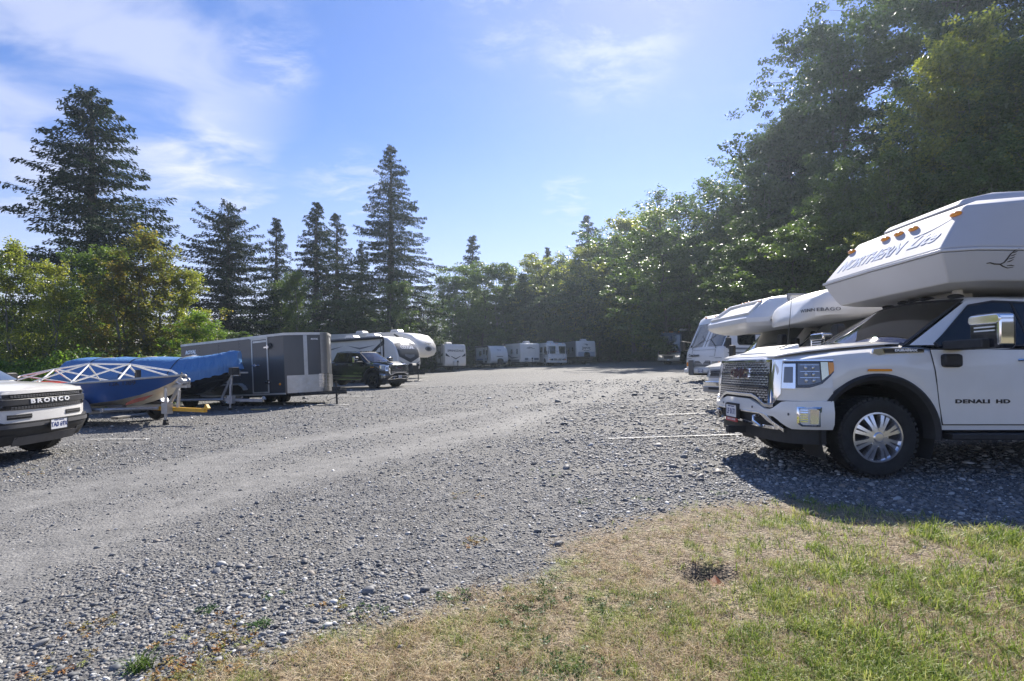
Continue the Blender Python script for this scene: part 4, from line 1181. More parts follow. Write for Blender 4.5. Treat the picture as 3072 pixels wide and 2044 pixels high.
def class_a(label, x, y, head, L=8.5, Wd=2.45, H=3.05, paint=None, lower=None, dark=False, name_txt=None, roll=0, pitch=0, dz=0, far=False, stripe=None, blade=False):
    t = thing('motorhome', label, 'motorhome', x, y, head, None, pitch, roll, dz)
    p = paint or FIBRE; hw = Wd / 2
    lean = .62 if not far else .25
    prof = [(.0, .40), (.06, .55), (.08, .95), (.03, 1.30), (-.04, 1.45), (-lean, H - .42), (-lean - .10, H - .22), (-lean - .35, H - .06), (-lean - .8, H), (-L, H), (-L, .45)]
    rings = []
    for yy, k in ((-hw, .16), (-hw + .04, .07), (-hw + .16, .012), (-.5, 0), (0, -.02), (.5, 0), (hw - .16, .012), (hw - .04, .07), (hw, .16)):
        ring = []
        for i, (a, z) in enumerate(prof):
            if a > -L + .1: a2 = a - k; z2 = z - (k * .35 if z > H - .4 else 0)
            else: a2, z2 = a, z - (k * .35 if z > 2 else 0)
            ring.append((a2, yy, z2))
        rings.append(ring)
    b = MB(); b.loft(rings)
    body = b.build('body', p, t, smooth=30)
    # windscreen
    p0 = Vector((-.045, 0, 1.46)); p1 = Vector((-lean, 0, H - .42)); d = (p1 - p0); ln = d.length; d.normalize()
    n = Vector((d.z, 0, -d.x))
    def wf(u, v, o):
        q = p0 + d * v + n * o
        return (q.x - max(0, abs(u) - hw + .22) * .35, u, q.z)
    for s in ((-1, 1) if not far or dark else (-1, 1)):
        us = lin(s * .025, s * (hw - .10), 6)
        w = MB(); w.panel(wf, us, .06, ln - .05, -.004, .012, nv=2)
        w.build('windscreen', WSGLASS, t, smooth=50)
    fr = MB(); ringpoly([(-hw + .03, .02), (hw - .03, .02), (hw - .06, ln + .01), (-hw + .06, ln + .01)], [(-hw + .11, .07), (hw - .11, .07), (hw - .13, ln - .06), (-hw + .13, ln - .06)], wf, -.01, .016, fr)
    fr.mapped([(-.02, .05), (.02, .05), (.02, ln - .04), (-.02, ln - .04)], wf, .0, .018)
    fr.build('windscreen_seal', PLASTIC, t, smooth=0)
    for s in (-1, 1):
        wp = MB(); wp.tube([wf(s * .75, -.05, .03), wf(s * .75, .0, .05), wf(s * .18, .42, .03)], [.02, .012, .008], 6)
        wp.tube([wf(s * .02, .30, .028), wf(s * .45, .62, .024)], .008, 5)
        wp.build('wiper', SEAM, t)
    for yy in (-.8, -.15, 0, .15, .8):
        mk = MB(); mk.ball((-lean - .16, yy, H - .15), .045, 1, 1.3, .7, 8); mk.build('clearance_lamp', AMBER, t)
    fx = lambda u, v, o: (.085 + o - abs(u) ** 2 * .02, u, v)
    # grille, lamps, bumper
    g1 = MB(); g1.mapped(rr(0, .78, 1.0 if not dark else .9, .26, .04), fx, -.01, .01); gg = g1.build('grille', SEAM, t)
    g2 = MB()
    for k in range(4): g2.mapped(rr(0, .68 + k * .062, .96, .018, .005), fx, .01, .022)
    g2.build('grille_slat', p if not dark else CHROME, gg, smooth=0)
    for s in (-1, 1):
        h1 = MB(); h1.mapped(rr(s * .78, .78, .36, .20, .03), lambda u, v, o: fx(u, v, o - .012), 0, .03); h = h1.build('headlamp', LENS, t)
        h2 = MB(); h2.mapped(rr(s * 1.03, .78, .09, .18, .02), lambda u, v, o: fx(u, v, o - .035), 0, .05); h2.build('indicator', AMBER, h)
    bp = MB(); bp.prism_y([(.05, .36), (.17, .40), (.18, .56), (.05, .60)], -hw + .06, hw - .06); bm_ = bp.build('front_bumper', lower or p, t, bevel=.03)
    pf = basis_f((.185, .0, .47), (0, 1, 0), (0, 0, 1))
    plate_marks(t, pf, 0, 0, 'HK4 26P')
    if name_txt:
        text(name_txt, .17, t, lambda u, v, o: fx(u - .55, v + 1.16, o), INK, .012, .006, bold=.004, sx=1.0)
    ln_ = MB(); ln_.mapped([(-hw + .08, 1.01), (hw - .08, 1.01), (hw - .08, 1.03), (-hw + .08, 1.03)], lambda u, v, o: fx(u, v, o - .01), 0, .016); ln_.build('pinstripe', DGREYV, t, smooth=0)
    ln_ = MB(); ringpoly(rr(0, 1.24, 1.5, .30, .03), rr(0, 1.24, 1.48, .28, .025), lambda u, v, o: (.05 + o - (v - 1.1) * .14, u, v), 0, .012, ln_); ln_.build('hatch_gap', GREYPL, t, smooth=0)
    if blade:
        st = MB(); st.box(.19, .24, -.75, -.45, .30, .95); st.build('tow_bar', GREYPL, t, bevel=.01)
    for s in (-1, 1):
        sf = side_f(s, hw)
        # driver's window, side windows, door
        window(t, sf, (-1.15, 1.98), .85, .80, .10, o=-.002, glass=GLASS)
        for k, xx in enumerate((-3.0, -4.8, -6.6)):
            if xx > -L + .6: window(t, sf, (xx, 2.05), .95, .55, .08, o=-.002, panes=1)
        if s == -1:
            d1 = MB(); d1.mapped(rr(-2.05, 1.45, .66, 1.95, .06), sf, .0, .012); do = d1.build('entry_door', p, t, smooth=0)
            d2 = MB(); ringpoly(rr(-2.05, 1.45, .70, 1.99, .07), rr(-2.05, 1.45, .665, 1.955, .06), sf, 0, .02, d2); d2.build('door_frame', GREYPL, do, smooth=0)
        # stripes and lockers
        for z0, z1, mm in ((1.36, 1.44, stripe or GREYV), (1.20, 1.24, DGREYV)):
            s1 = MB(); s1.mapped([(-.2, z0), (-L + .05, z0 + .0), (-L + .05, z1), (-.2, z1)], sf, 0, .004); s1.build('stripe', mm, t, smooth=0)
        for xx in (-3.2, -4.4, -5.6):
            l1 = MB(); ringpoly(rr(xx, .80, 1.0, .50, .03), rr(xx, .80, .98, .48, .025), sf, 0, .01, l1); l1.build('locker_gap', GREYPL, t, smooth=0)
        wheel(t, -1.45, s * (hw - .16), .40, .24, s, knob=False); wheel(t, -5.6, s * (hw - .16), .40, .26, s, knob=False)
        wa = MB(); wa.lathe([(.48, s * (hw - .02)), (.52, s * (hw + .012)), (.48, s * (hw + .012))], (-1.45, 0, .42), 'y', 16, 0, 180)
        wa.lathe([(.0, s * (hw + .004)), (.49, s * (hw + .004))], (-1.45, 0, .42), 'y', 16, 0, 180); wa.build('wheel_arch', SEAM, t)
        mm = MB(); mm.tube([(-.32, s * hw, 1.75), (-.05, s * (hw + .18), 1.80), (-.02, s * (hw + .22), 1.70)], .02, 8)
        mo = mm.build('mirror_arm', PLASTIC, t)
        mm = MB(); mm.mapped(rr(s * (hw + .25), 1.62, .22, .42, .06), lambda u, v, o: (-.02 + o, u, v), -.06, .06); mm.build('mirror', PLASTIC, t, bevel=.015)
    ub = MB(); ub.box(-L + .2, -.1, -hw + .15, hw - .15, .28, .5); ub.build('chassis', SEAM, t)
    roof_unit(t, -3.2, 0, H, m=FIBRE2); vent(t, -5.2, .3, H)
    return t

def travel_trailer(label, x, y, head, L=8.0, Wd=2.44, H=3.05, z0=.62, prof=None, main=None, cap=None, capx=-1.0, cap2=None, cap2z=1.35, low=None, txt=None, txts=.2, txtz=2.35, txtm=None,
                   shape=None, side=-1, wins=(), door=None, acs=(-3.5,), pitch=0, roll=0, dz=0, name='travel_trailer', cat='travel trailer', tongue=True, swoosh=None, slide=None, awn=None, jack=True, cover=None, group=None, sidetxt=None, tanks=False, chev=None, axles=(-4.4, -5.3), rev=False):
    t = thing(name, label, cat, x, y, head, group, pitch, roll, dz)
    hw = Wd / 2
    prof = prof or [(-.55, z0), (-.10, z0 + .25), (.0, 1.25), (-.04, 1.7), (-.18, 2.2), (-.42, 2.65), (-.80, H - .10), (-1.2, H)]
    main = main or FIBRE; low = low or DGREYV
    # rear box and the front cap as two shells
    def shell(pts, hw_, nm, mt_, ins):
        b = MB(); rings = []
        for yy, k in ((-hw_, ins), (-hw_ + .05, ins * .35), (-hw_ + .16, ins * .06), (0, -.02), (hw_ - .16, ins * .06), (hw_ - .05, ins * .35), (hw_, ins)):
            rings.append([(a - k if a > capx + .05 else a, yy, z - (k * .5 if z > H - .5 else 0)) for a, z in pts])
        b.loft(rings); return b.build(nm, mt_, t, smooth=32)
    fp = [(capx, z0)] + list(prof) + ([(capx, H)] if prof[-1][0] > capx else [])
    if prof[-1][0] <= capx: fp = [(min(prof[-1][0], capx), z0)] + list(prof)
    shell(fp, hw, 'front_cap', cap or main, .12)
    xr = min(prof[-1][0], capx)
    b = MB(); b.box(-L, xr - .003, -hw - .006, hw + .006, z0 + .0, H + .004); b.build('body', main, t, bevel=.035)
    edge = MB()
    for s in (-1, 1):
        edge.box(-L - .01, xr, s * (hw - .02), s * (hw + .025), H - .035, H + .02)
        edge.box(xr - .05, xr + .0, s * (hw - .02), s * (hw + .02), z0, H)
        edge.box(-L - .01, xr, s * (hw - .03), s * (hw + .018), z0 - .015, z0 + .035)
    edge.build('edge_moulding', GREYV, t, bevel=.006)
    # front surface function
    zs = [p[1] for p in prof]; xs_ = [p[0] for p in prof]
    order = np.argsort(zs)
    fxz = lambda z: float(np.interp(z, np.array(zs)[order], np.array(xs_)[order]))
    def ff(u, v, o):
        e = max(0, abs(u) - hw + .16)
        return (fxz(v) + .022 + o - e * .5 - .02 * (u / hw) ** 2, u, v)
    if cap2:
        for z_a, z_b, mm in cap2:
            c2 = MB(); c2.panel(ff, lin(-hw + .07, hw - .07, 13), z_a, z_b, -.01, .006, nv=6); c2.build('front_panel', mm, t, smooth=50)
    if chev:
        for (zt, th, ww, mm) in chev:
            c2 = MB()
            for s in (-1, 1):
                c2.panel(ff, [s * a for a in lin(0, ww, 6)], lambda u: zt - .55 * (1 - abs(u) / ww) * .6, lambda u: zt + th * (1 - .55 * abs(u) / ww) - .55 * (1 - abs(u) / ww) * .6, 0, .014)
            c2.build('chevron_marking', mm, t, smooth=0)
    if txt:
        text(txt, txts, t, lambda u, v, o: ff(u, v + txtz, o), txtm or LETTER, .008, .006, bold=.006, sx=1.1, name='lettering')
    if shape: shape(t, ff)
    for s in (-1, 1):
        sf = side_f(s, hw + .008)
        skirt = MB(); skirt.mapped([(-L + .02, z0), (xr - .05, z0), (xr - .05, z0 + .32), (-L + .02, z0 + .32)], sf, 0, .006); skirt.build('lower_skirt', low, t, smooth=0)
        for (wx, wz, ww, wh) in wins: window(t, sf, (wx, wz), ww, wh, .06, o=.0)
        if door is not None and (s == side):
            d1 = MB(); d1.mapped(rr(door, (z0 + 2.62) / 2 + .05, .68, 2.62 - z0 - .1, .08), sf, .0, .02); do = d1.build('entry_door', main, t, smooth=0)
            d2 = MB(); ringpoly(rr(door, (z0 + 2.62) / 2 + .05, .74, 2.62 - z0 - .04, .10), rr(door, (z0 + 2.62) / 2 + .05, .67, 2.62 - z0 - .11, .075), sf, 0, .028, d2); d2.build('door_frame', PLASTIC, do, smooth=0)
            window(do, sf, (door, 2.05), .34, .62, .05, o=.021, name='door_window')
        if swoosh:
            for poly, mm in swoosh:
                sw = MB(); sw.mapped(poly, sf, 0, .009); sw.build('swoosh_decal', mm, t, smooth=0)
        if sidetxt and s == side:
            tf = (lambda u, v, o: sf(sidetxt[1] + u, sidetxt[2] + v, o)) if s == -1 else (lambda u, v, o: sf(sidetxt[1] - u, sidetxt[2] + v, o))
            text(sidetxt[0], sidetxt[3], t, tf, INK, .0, .006, shear=.2, sx=1.2)
        if awn and s == side:
            a = MB(); a.tube([(awn[0], s * (hw + .10), H - .12), (awn[1], s * (hw + .10), H - .12)], .075, 12)
            ao = a.build('awning_roll', INK, t)
            a = MB()
            for xx in awn: a.box(xx - .03, xx + .03, s * (hw + .02), s * (hw + .09), .95, H - .1)
            a.build('awning_arm', PLASTIC, ao)
        if slide and s == side:
            a = MB(); a.box(slide[0], slide[1], s * (hw - .05), s * (hw + .55), .95, 2.75); so = a.build('slide_out', main, t, bevel=.03)
            window(so, side_f(s, hw + .55), ((slide[0] + slide[1]) / 2, 1.95), 1.0, .55, .06)
        for ax in axles:
            wheel(t, ax, s * (hw - .18), .34, .22, s, knob=False)
            wa = MB(); wa.lathe([(0, s * (hw + .016)), (.42, s * (hw + .016)), (.45, s * (hw + .028)), (.47, s * (hw + .0))], (ax, 0, .50), 'y', 16, 0, 180); wa.build('wheel_arch', SEAM, t)
    ub = MB(); ub.box(-L + .3, -.5, -hw + .25, hw - .25, .42, z0 + .05); ub.build('chassis', SEAM, t)
    if tongue:
        a = MB()
        for s in (-1, 1): a.tube([(-.9, s * .85, z0 - .10), (.35, s * .22, z0 - .12), (.95, .0, z0 - .12)], .05, 6)
        a.box(.85, 1.15, -.05, .05, z0 - .18, z0 - .04)
        to = a.build('hitch_frame', SEAM, t)
        if jack:
            j = MB(); j.tube([(.62, 0, z0 + .45), (.62, 0, .08)], .035, 10); j.box(.54, .70, -.07, .07, z0 + .38, z0 + .56); j.build('hitch_jack', SEAM, t)
            j = MB(); j.box(.42, .82, -.22, .22, .0, .06); j.build('jack_pad', ALU, t, bevel=.01)
        if tanks:
            j = MB(); cx0 = .22
            j.loft([[(cx0 - .20, -.34, z0), (cx0 + .22, -.34, z0), (cx0 + .22, .34, z0), (cx0 - .20, .34, z0)], [(cx0 - .20, -.34, z0 + .50), (cx0 + .22, -.34, z0 + .45), (cx0 + .22, .34, z0 + .45), (cx0 - .20, .34, z0 + .50)], [(cx0 - .12, -.22, z0 + .62), (cx0 + .12, -.22, z0 + .58), (cx0 + .12, .22, z0 + .58), (cx0 - .12, .22, z0 + .62)]])
            j.build('gas_bottle_cover', tanks if not isinstance(tanks, bool) else PLASTIC, t, bevel=.04)
    for k, ax in enumerate(acs): roof_unit(t, ax, 0, H + .004)
    vent(t, -L + 1.2, .2, H)
    return t
# ------------------------------------------------------------------ class C motorhomes
def class_c(label, x, y, head, kind, roll=0, pitch=0):
    t = thing('motorhome', label, 'motorhome', x, y, head, None, pitch, roll)
    if kind == 'ford':
        hw = 1.12; H = 2.58; ob = 1.90
        # overcab front cap with its faceted window recess
        def ring(z, xf, c, k): return [(xf, -k, z), (xf + .02, 0, z), (xf, k, z), (xf - c, hw, z), (-1.02, hw, z), (-1.02, -hw, z), (xf - c, -hw, z)]
        cp = MB(); cp.loft([ring(ob - .03, -.42, .30, .82), ring(ob + .02, -.22, .34, .84), ring(ob + .10, -.12, .36, .86), ring(ob + .20, -.12, .38, .86), ring(ob + .27, -.20, .40, .84), ring(H - .06, -.66, .32, .78), ring(H, -.80, .2, .74)])
        cp.build('overcab_cap', FIBRE, t, bevel=.02, smooth=35)
        p0 = Vector((-.20, 0, ob + .27)); p1 = Vector((-.66, 0, H - .06)); d = p1 - p0; ln = d.length; d.normalize(); n = Vector((d.z, 0, -d.x))
        wf = lambda u, v, o: tuple(p0 + d * v + Vector((0, u, 0)) + n * (o + .022))
        w = MB(); ringpoly([(-.84, .01), (.84, .01), (.66, ln - .02), (-.66, ln - .02)], [(-.78, .05), (.78, .05), (.60, ln - .07), (-.60, ln - .07)], wf, -.02, .03, w); w.build('cap_rim', FIBRE, t, bevel=.01)
        for yy in (-.78, -.14, .0, .14, .66):
            q = wf(yy, ln - .01 if abs(yy) < .5 else ln - .10, .02); mk = MB(); mk.ball(q, .035, 1.0, 1.2, .6, 8); mk.build('clearance_lamp', AMBER, t)
        b = MB(); b.box(-7.2, -1.0, -hw - .004, hw + .004, 1.92, H + .006); b.box(-7.2, -2.15, -hw - .004, hw + .004, .55, 1.93)
        b.build('body', CREAM, t, bevel=.02)
        e = MB()
        for s in (-1, 1): e.prism_y([(-1.0, 1.90), (-.97, 1.90), (-.90, H + .02), (-.94, H + .02)], s * (hw - .02), s * (hw + .02)); e.box(-7.2, -.95, s * (hw - .02), s * (hw + .02), H - .02, H + .02); e.box(-7.2, -1.0, s * (hw - .02), s * (hw + .016), 1.90, 1.935)
        e.build('edge_moulding', GREYV, t)
        for s in (-1, 1):
            window(t, side_f(s, hw + .004), (-1.75, 2.28), .62, .30, .06, panes=1)
            window(t, side_f(s, hw + .004), (-3.6, 1.65), 1.1, .6, .06, panes=1)
        # van cab
        P1 = Plan([(.0, 0), (-.01, .45), (-.04, .75), (-.12, .90), (-.30, .96), (-.9, .98)])
        f1 = P1.f(lambda z: .06 * max(0, z - .9) / .25)
        c = MB()
        c.panel(f1, lin(-P1.h + .02, P1.h - .02, 31), .42, 1.06, -.30, .0, nv=4)
        c.loft([[(-.05, -.90, 1.06), (-.02, 0, 1.07), (-.05, .90, 1.06)], [(-.25, -.92, 1.14), (-.2, 0, 1.18), (-.25, .92, 1.14)], [(-.80, -.95, 1.22), (-.70, 0, 1.32), (-.80, .95, 1.22)], [(-.95, -.96, 1.24), (-.9, 0, 1.34), (-.95, .96, 1.24)]], closed=False)
        c.box(-2.2, -.70, -.965, .965, .42, 1.22)
        cab = c.build('cab', WHITE, t, smooth=40)
        def wsf(u, v, o):
            e_ = 1 - u * u
            return (-.92 - .62 * v + e_ * .14 + o * .7, u * (.93 - .10 * v), 1.24 + .66 * v + .04 * e_ + o * .7)
        w = MB(); w.panel(wsf, lin(-.95, .95, 11), .0, 1.0, .004, .012, nv=4); w.build('windscreen', WSGLASS, t, smooth=50)
        w = MB(); w.loft([[wsf(u, v, 0) for u in lin(-1, 1, 9)] + [(-2.2, .95 - .1 * v, 1.24 + .66 * v), (-2.2, -.95 + .1 * v, 1.24 + .66 * v)] for v in (0, .5, 1)]); w.build('cab_upper', WHITE, t, smooth=40)
        for s in (-1, 1):
            df = lambda u, v, o, s=s: (u, s * (.955 - .15 * (v - 1.24) + o), v)
            w = MB(); w.mapped([(-1.12, 1.28), (-2.0, 1.28), (-2.0, 1.80), (-1.62, 1.82)], df, .0, .012); g_ = w.build('side_window', GLASS, t, smooth=0)
            w = MB(); w.mapped([(-1.30, 1.50), (-2.0, 1.50), (-2.0, 1.53), (-1.33, 1.53)], df, .012, .018); w.mapped([(-1.20, 1.36), (-2.0, 1.36), (-2.0, 1.39), (-1.23, 1.39)], df, .012, .018); w.build('window_blind', CREAM, g_, smooth=0)
            m = MB(); m.tube([(-1.05, s * .96, 1.32), (-.98, s * 1.16, 1.34)], .02, 6); mo = m.build('mirror_arm', PLASTIC, t)
            m = MB(); m.mapped(rr(s * 1.24, 1.46, .20, .34, .03), lambda u, v, o: (-.98 + o, u, v), -.04, .05); m.build('mirror', PLASTIC, t, bevel=.02)
            hl = MB(); hl.panel(f1, [s * a for a in lin(.66, .93, 5)], .82, .98, .0, .014); h = hl.build('headlamp', LENS, t, smooth=40)
            hl = MB(); hl.panel(f1, [s * a for a in lin(.94, 1.08, 4)], .82, .98, .0, .012); hl.build('indicator', AMBER, h)
            wheel(t, -.88, s * .86, .38, .22, s, knob=False); wheel(t, -5.2, s * .86, .38, .24, s, knob=False)
        gg = MB(); gg.panel(f1, lin(-.62, .62, 19), .80, 1.00, .0, .010); gr = gg.build('grille', GREYV, t, smooth=40)
        gg = MB(); gg.panel(f1, lin(-.54, .54, 17), .845, .965, .008, .014); go = gg.build('grille_opening', SEAM, gr)
        gg = MB()
        for k in range(6):
            for z in (.882, .922):
                u = -.5 + k * .17
                gg.mapped([(u, z), (u + .13, z), (u + .13, z + .008), (u, z + .008)], f1, .014, .020)
            gg.mapped([(-.50 + k * .17 + .14, .85), (-.50 + k * .17 + .15, .85), (-.50 + k * .17 + .15, .96), (-.50 + k * .17 + .14, .96)], f1, .014, .02)
        gg.build('grille_bars', LENS, go, smooth=0)
        ov = MB(); ov.mapped([(.075 * math.cos(R(a)), .028 * math.sin(R(a)) + 1.03) for a in range(0, 360, 20)], f1, .0, .018); ov.build('oval_badge', mat('badge_blue', (.02, .05, .22), .3, coat=.6), t)
        f2 = P1.f(lambda z: -.10)
        bp = MB(); bp.panel(f2, lin(-1.10, 1.10, 27), .48, .72, -.10, .0, nv=1); bmp = bp.build('front_bumper', CHROME, t, bevel=.03, smooth=50)
        bp = MB(); bp.panel(f2, lin(-1.12, 1.12, 27), .46, .60, -.05, .012, nv=1); bp.build('bumper_valance', GREYV, bmp, bevel=.02, smooth=50)
        bp = MB(); bp.panel(f2, lin(-.42, .42, 9), .52, .58, .01, .016); bp.build('bumper_slot', SEAM, bmp, smooth=50)
    else:
        hw = 1.08; H = 2.66
        def ring(xx, zb, zt, w_): return [(xx, -w_ * .92, zb), (xx, w_ * .92, zb), (xx, w_, zb + (zt - zb) * .12), (xx, w_ * 1.0, zb + (zt - zb) * .50), (xx, w_ * .93, zb + (zt - zb) * .82), (xx, w_ * .74, zt - .02), (xx, w_ * .4, zt), (xx, 0, zt + .01), (xx, -w_ * .4, zt), (xx, -w_ * .74, zt - .02), (xx, -w_ * .93, zb + (zt - zb) * .82), (xx, -w_, zb + (zt - zb) * .50), (xx, -w_, zb + (zt - zb) * .12)]
        cp = MB()
        rs = [(.0, 1.94, 2.02, .40), (-.03, 1.89, 2.08, .62), (-.07, 1.90, 2.22, .88), (-.14, 1.90, 2.32, 1.01), (-.34, 1.91, 2.44, 1.05), (-.70, 1.90, 2.50, 1.07), (-1.1, 1.94, 2.60, hw), (-1.7, 1.97, 2.66, hw), (-2.3, 1.98, 2.68, hw)]
        cp.loft([ring(*r) for r in rs]); cp.build('overcab_nose', FIBRE, t, smooth=50)
        b = MB(); b.box(-6.8, -2.28, -hw - .01, hw + .01, .55, 2.70); b.build('body', FIBRE, t, bevel=.04)
        for s in (-1, 1):
            path = [(.045, .30), (.02, .55), (-.035, .80), (-.12, .985), (-.30, 1.075), (-.55, 1.10), (-1.0, 1.11)]
            pl = [0]
            for q0, q1 in zip(path[:-1], path[1:]): pl.append(pl[-1] + math.hypot(q1[0] - q0[0], q1[1] - q0[1]))
            def tf(u, v, o, s=s):
                a_ = .78 + u * s
                return (float(np.interp(a_, pl, [q[0] for q in path])) + o, s * (float(np.interp(a_, pl, [q[1] for q in path])) + o), 2.06 + v)
            text('WINNEBAGO', .082, t, tf, DGREYV, .004, .008, space=1.15, sx=1.25)
        c = MB()
        def cr(z, x0, w_): return [(x0, -w_ * .75, z), (x0 + .05, 0, z), (x0, w_ * .75, z), (x0 - .3, w_, z), (-2.3, w_, z), (-2.3, -w_, z), (x0 - .3, -w_, z)]
        c.loft([cr(.40, .50, .96), cr(.85, .55, .99), cr(1.10, .42, .99), cr(1.28, .02, .97)]); c.build('cab', mat('silver_paint', (.35, .36, .37), .3, metal=.3, coat=.8), t, bevel=.03, smooth=40)
        c = MB(); c.loft([[(-.35 + .0, -.94, 1.27), (-.20, 0, 1.27), (-.35, .94, 1.27), (-2.3, .96, 1.27), (-2.3, -.96, 1.27)], [(-1.05, -.86, 1.93), (-.95, 0, 1.95), (-1.05, .86, 1.93), (-2.3, .88, 1.93), (-2.3, -.88, 1.93)]]); c.build('cab_upper', PLASTIC, t, smooth=40)
        def wsf(u, v, o): e_ = 1 - u * u; return (-.34 - .70 * v + .14 * e_ + o * .75, u * (.90 - .08 * v), 1.28 + .64 * v + o * .65)
        w = MB(); w.panel(wsf, lin(-.95, .95, 9), .02, .98, .01, .02, nv=3); w.build('windscreen', WSGLASS, t, smooth=50)
        for s in (-1, 1):
            df = lambda u, v, o, s=s: (u, s * (.955 - .12 * (v - 1.27) + o), v)
            w = MB(); w.mapped([(-.75, 1.30), (-1.9, 1.30), (-1.9, 1.84), (-1.15, 1.86)], df, .0, .012); w.build('side_window', GLASS, t, smooth=0)
            m = MB(); m.tube([(-.55, s * .95, 1.42), (-.40, s * 1.14, 1.44)], .03, 6); m.build('mirror_arm', PLASTIC, t)
            m = MB(); m.mapped(rr(s * 1.24, 1.58, .26, .42, .08), lambda u, v, o: (-.40 + o, u, v), -.05, .07); m.build('mirror', PLASTIC, t, bevel=.02)
            wheel(t, -.35, s * .86, .37, .22, s, knob=False); wheel(t, -4.6, s * .86, .37, .24, s, knob=False)
        vent(t, -3.2, 0, 2.70)
    u = MB(); u.box(-6.8, -.5, -.85, .85, .32, .6); u.build('chassis', SEAM, t)
    return t

# ------------------------------------------------------------------ right row
pickup('big white pickup truck with chrome mesh grille carrying a camper, nearest on the right', 3.86, 6.37, 180, WHITE, roll=1.0, plate='LF 0171')
truck_camper('white fibreglass camper with NORTHERN Lite lettering sitting on the nearest white pickup', 3.86, 6.37, 181.2, roll=2.1)
class_c('white motorhome with rounded WINNEBAGO overcab nose, half hidden behind the nearest pickup', 5.18, 9.72, 171.5, 'winnebago', roll=1.0)
class_c('white van-fronted motorhome with faceted overcab cap, between two other motorhomes on the right', 4.86, 11.85, 186, 'ford', roll=1.8)
class_a('white flat-fronted motorhome with tall split windscreen, fourth in the right row', 8.30, 22.1, 198, L=8.5, H=3.02, name_txt='Coachmen', roll=1.2, blade=True)
class_a('dark brown and cream coach motorhome parked alone by the woods on the right', 15.35, 50.0, 226, L=10.5, H=3.35, paint=mat('dark_brown_paint', (.035, .028, .028), .2, coat=1.0, var=.15), lower=mat('beige_paint', (.42, .39, .33), .3, coat=.5), dark=True, far=True, stripe=mat('beige_paint', (.42, .39, .33)))

def coach_front():
    # pale lower front of the dark coach
    t = [o for o in bpy.data.objects if o.get('label', '').startswith('dark brown and cream coach')][0]
    b = MB()
    b.panel(lambda u, v, o: (.10 + o - .05 * (u / 1.2) ** 4, u, v), lin(-1.16, 1.16, 13), .42, lambda u: .92 + .14 * abs(u), -.02, .012); b.build('lower_front', MATS['beige_paint'], t, smooth=40)
    b = MB(); b.mapped([(-.42, .50), (.42, .50), (.52, .86), (-.52, .86)], lambda u, v, o: (.125 + o, u, v), 0, .012); b.build('grille', SEAM, t)
    for s in (-1, 1):
        b = MB(); b.mapped([(s * .70, .72), (s * 1.10, .74), (s * 1.12, .92), (s * .66, .86)], lambda u, v, o: (.115 + o - .05 * (u / 1.2) ** 4, u, v), 0, .012); b.build('headlamp', LENS, t)
    b = MB(); b.panel(lambda u, v, o: (.07 + o - .05 * (u / 1.2) ** 4 - .1 * (v - 1.1), u, v), lin(-1.14, 1.14, 13), lambda u: 1.16 + .05 * math.sin(u * 2), lambda u: 1.26 + .07 * math.sin(u * 2 + .6), 0, .01); b.build('stripe', mat('maroon_paint', (.12, .02, .02), .25, coat=.7), t, smooth=0)
coach_front()

# ------------------------------------------------------------------ left row
pickup('shiny black crew cab pickup truck parked beside the dark cargo trailer', -6.99, 28.2, -27, BLACKP, plate='NC 4187', black=True)

swC = [([(-1.9, 2.55), (-3.4, 2.30), (-4.6, 2.62), (-3.4, 2.42)], GREYV), ([(-4.9, 2.6), (-6.6, 2.25), (-7.6, 2.6), (-6.4, 2.42)], GREYV), ([(-1.2, 2.9), (-1.9, 2.15), (-2.9, 1.75), (-1.75, 2.30), (-1.2, 2.55)], DGREYV)]
def cougar_front(t, ff):
    c2 = MB(); uu = lin(-1.12, 1.12, 15)
    c2.panel(ff, uu, lambda u: 1.28 + .42 * (abs(u) / 1.12) ** 1.0, lambda u: 1.55 + 1.25 - .20 * (abs(u)), -.005, .010, nv=6); c2.build('dark_front_panel', DGREYV, t, smooth=50)
    c3 = MB(); c3.panel(ff, lin(-.52, .52, 7), lambda u: 1.55 + .32 * abs(u), lambda u: 1.83 + .05 * abs(u), .010, .018); c3.build('silver_chevron', GREYV, t, smooth=0)
    c3 = MB(); c3.panel(ff, uu, lambda u: .72, lambda u: 1.0 + .42 * (abs(u) / 1.12), -.005, .009, nv=2); c3.build('grey_lower_panel', GREYV, t, smooth=50)
travel_trailer('white and charcoal travel trailer with dark COUGAR nose behind the black pickup', -6.9, 35.0, -27, L=9.6, H=3.12, z0=.62,
               prof=[(-.45, .62), (-.12, .85), (.0, 1.25), (-.05, 1.75), (-.22, 2.25), (-.50, 2.68), (-.95, 2.98), (-1.5, 3.10)], capx=-1.2,
               main=FIBRE, low=GREYV, txt='COUGAR', txts=.30, txtz=2.33, shape=cougar_front, wins=((-2.0, 1.75, .95, .55), (-4.0, 1.95, .62, .42), (-5.2, 1.92, .40, .18)), door=-7.2, acs=(-3.2, -5.2), swoosh=swC, awn=(-1.25, -7.0), sidetxt=('COUGAR', -6.4, 1.5, .26), tanks=True, pitch=2.0)

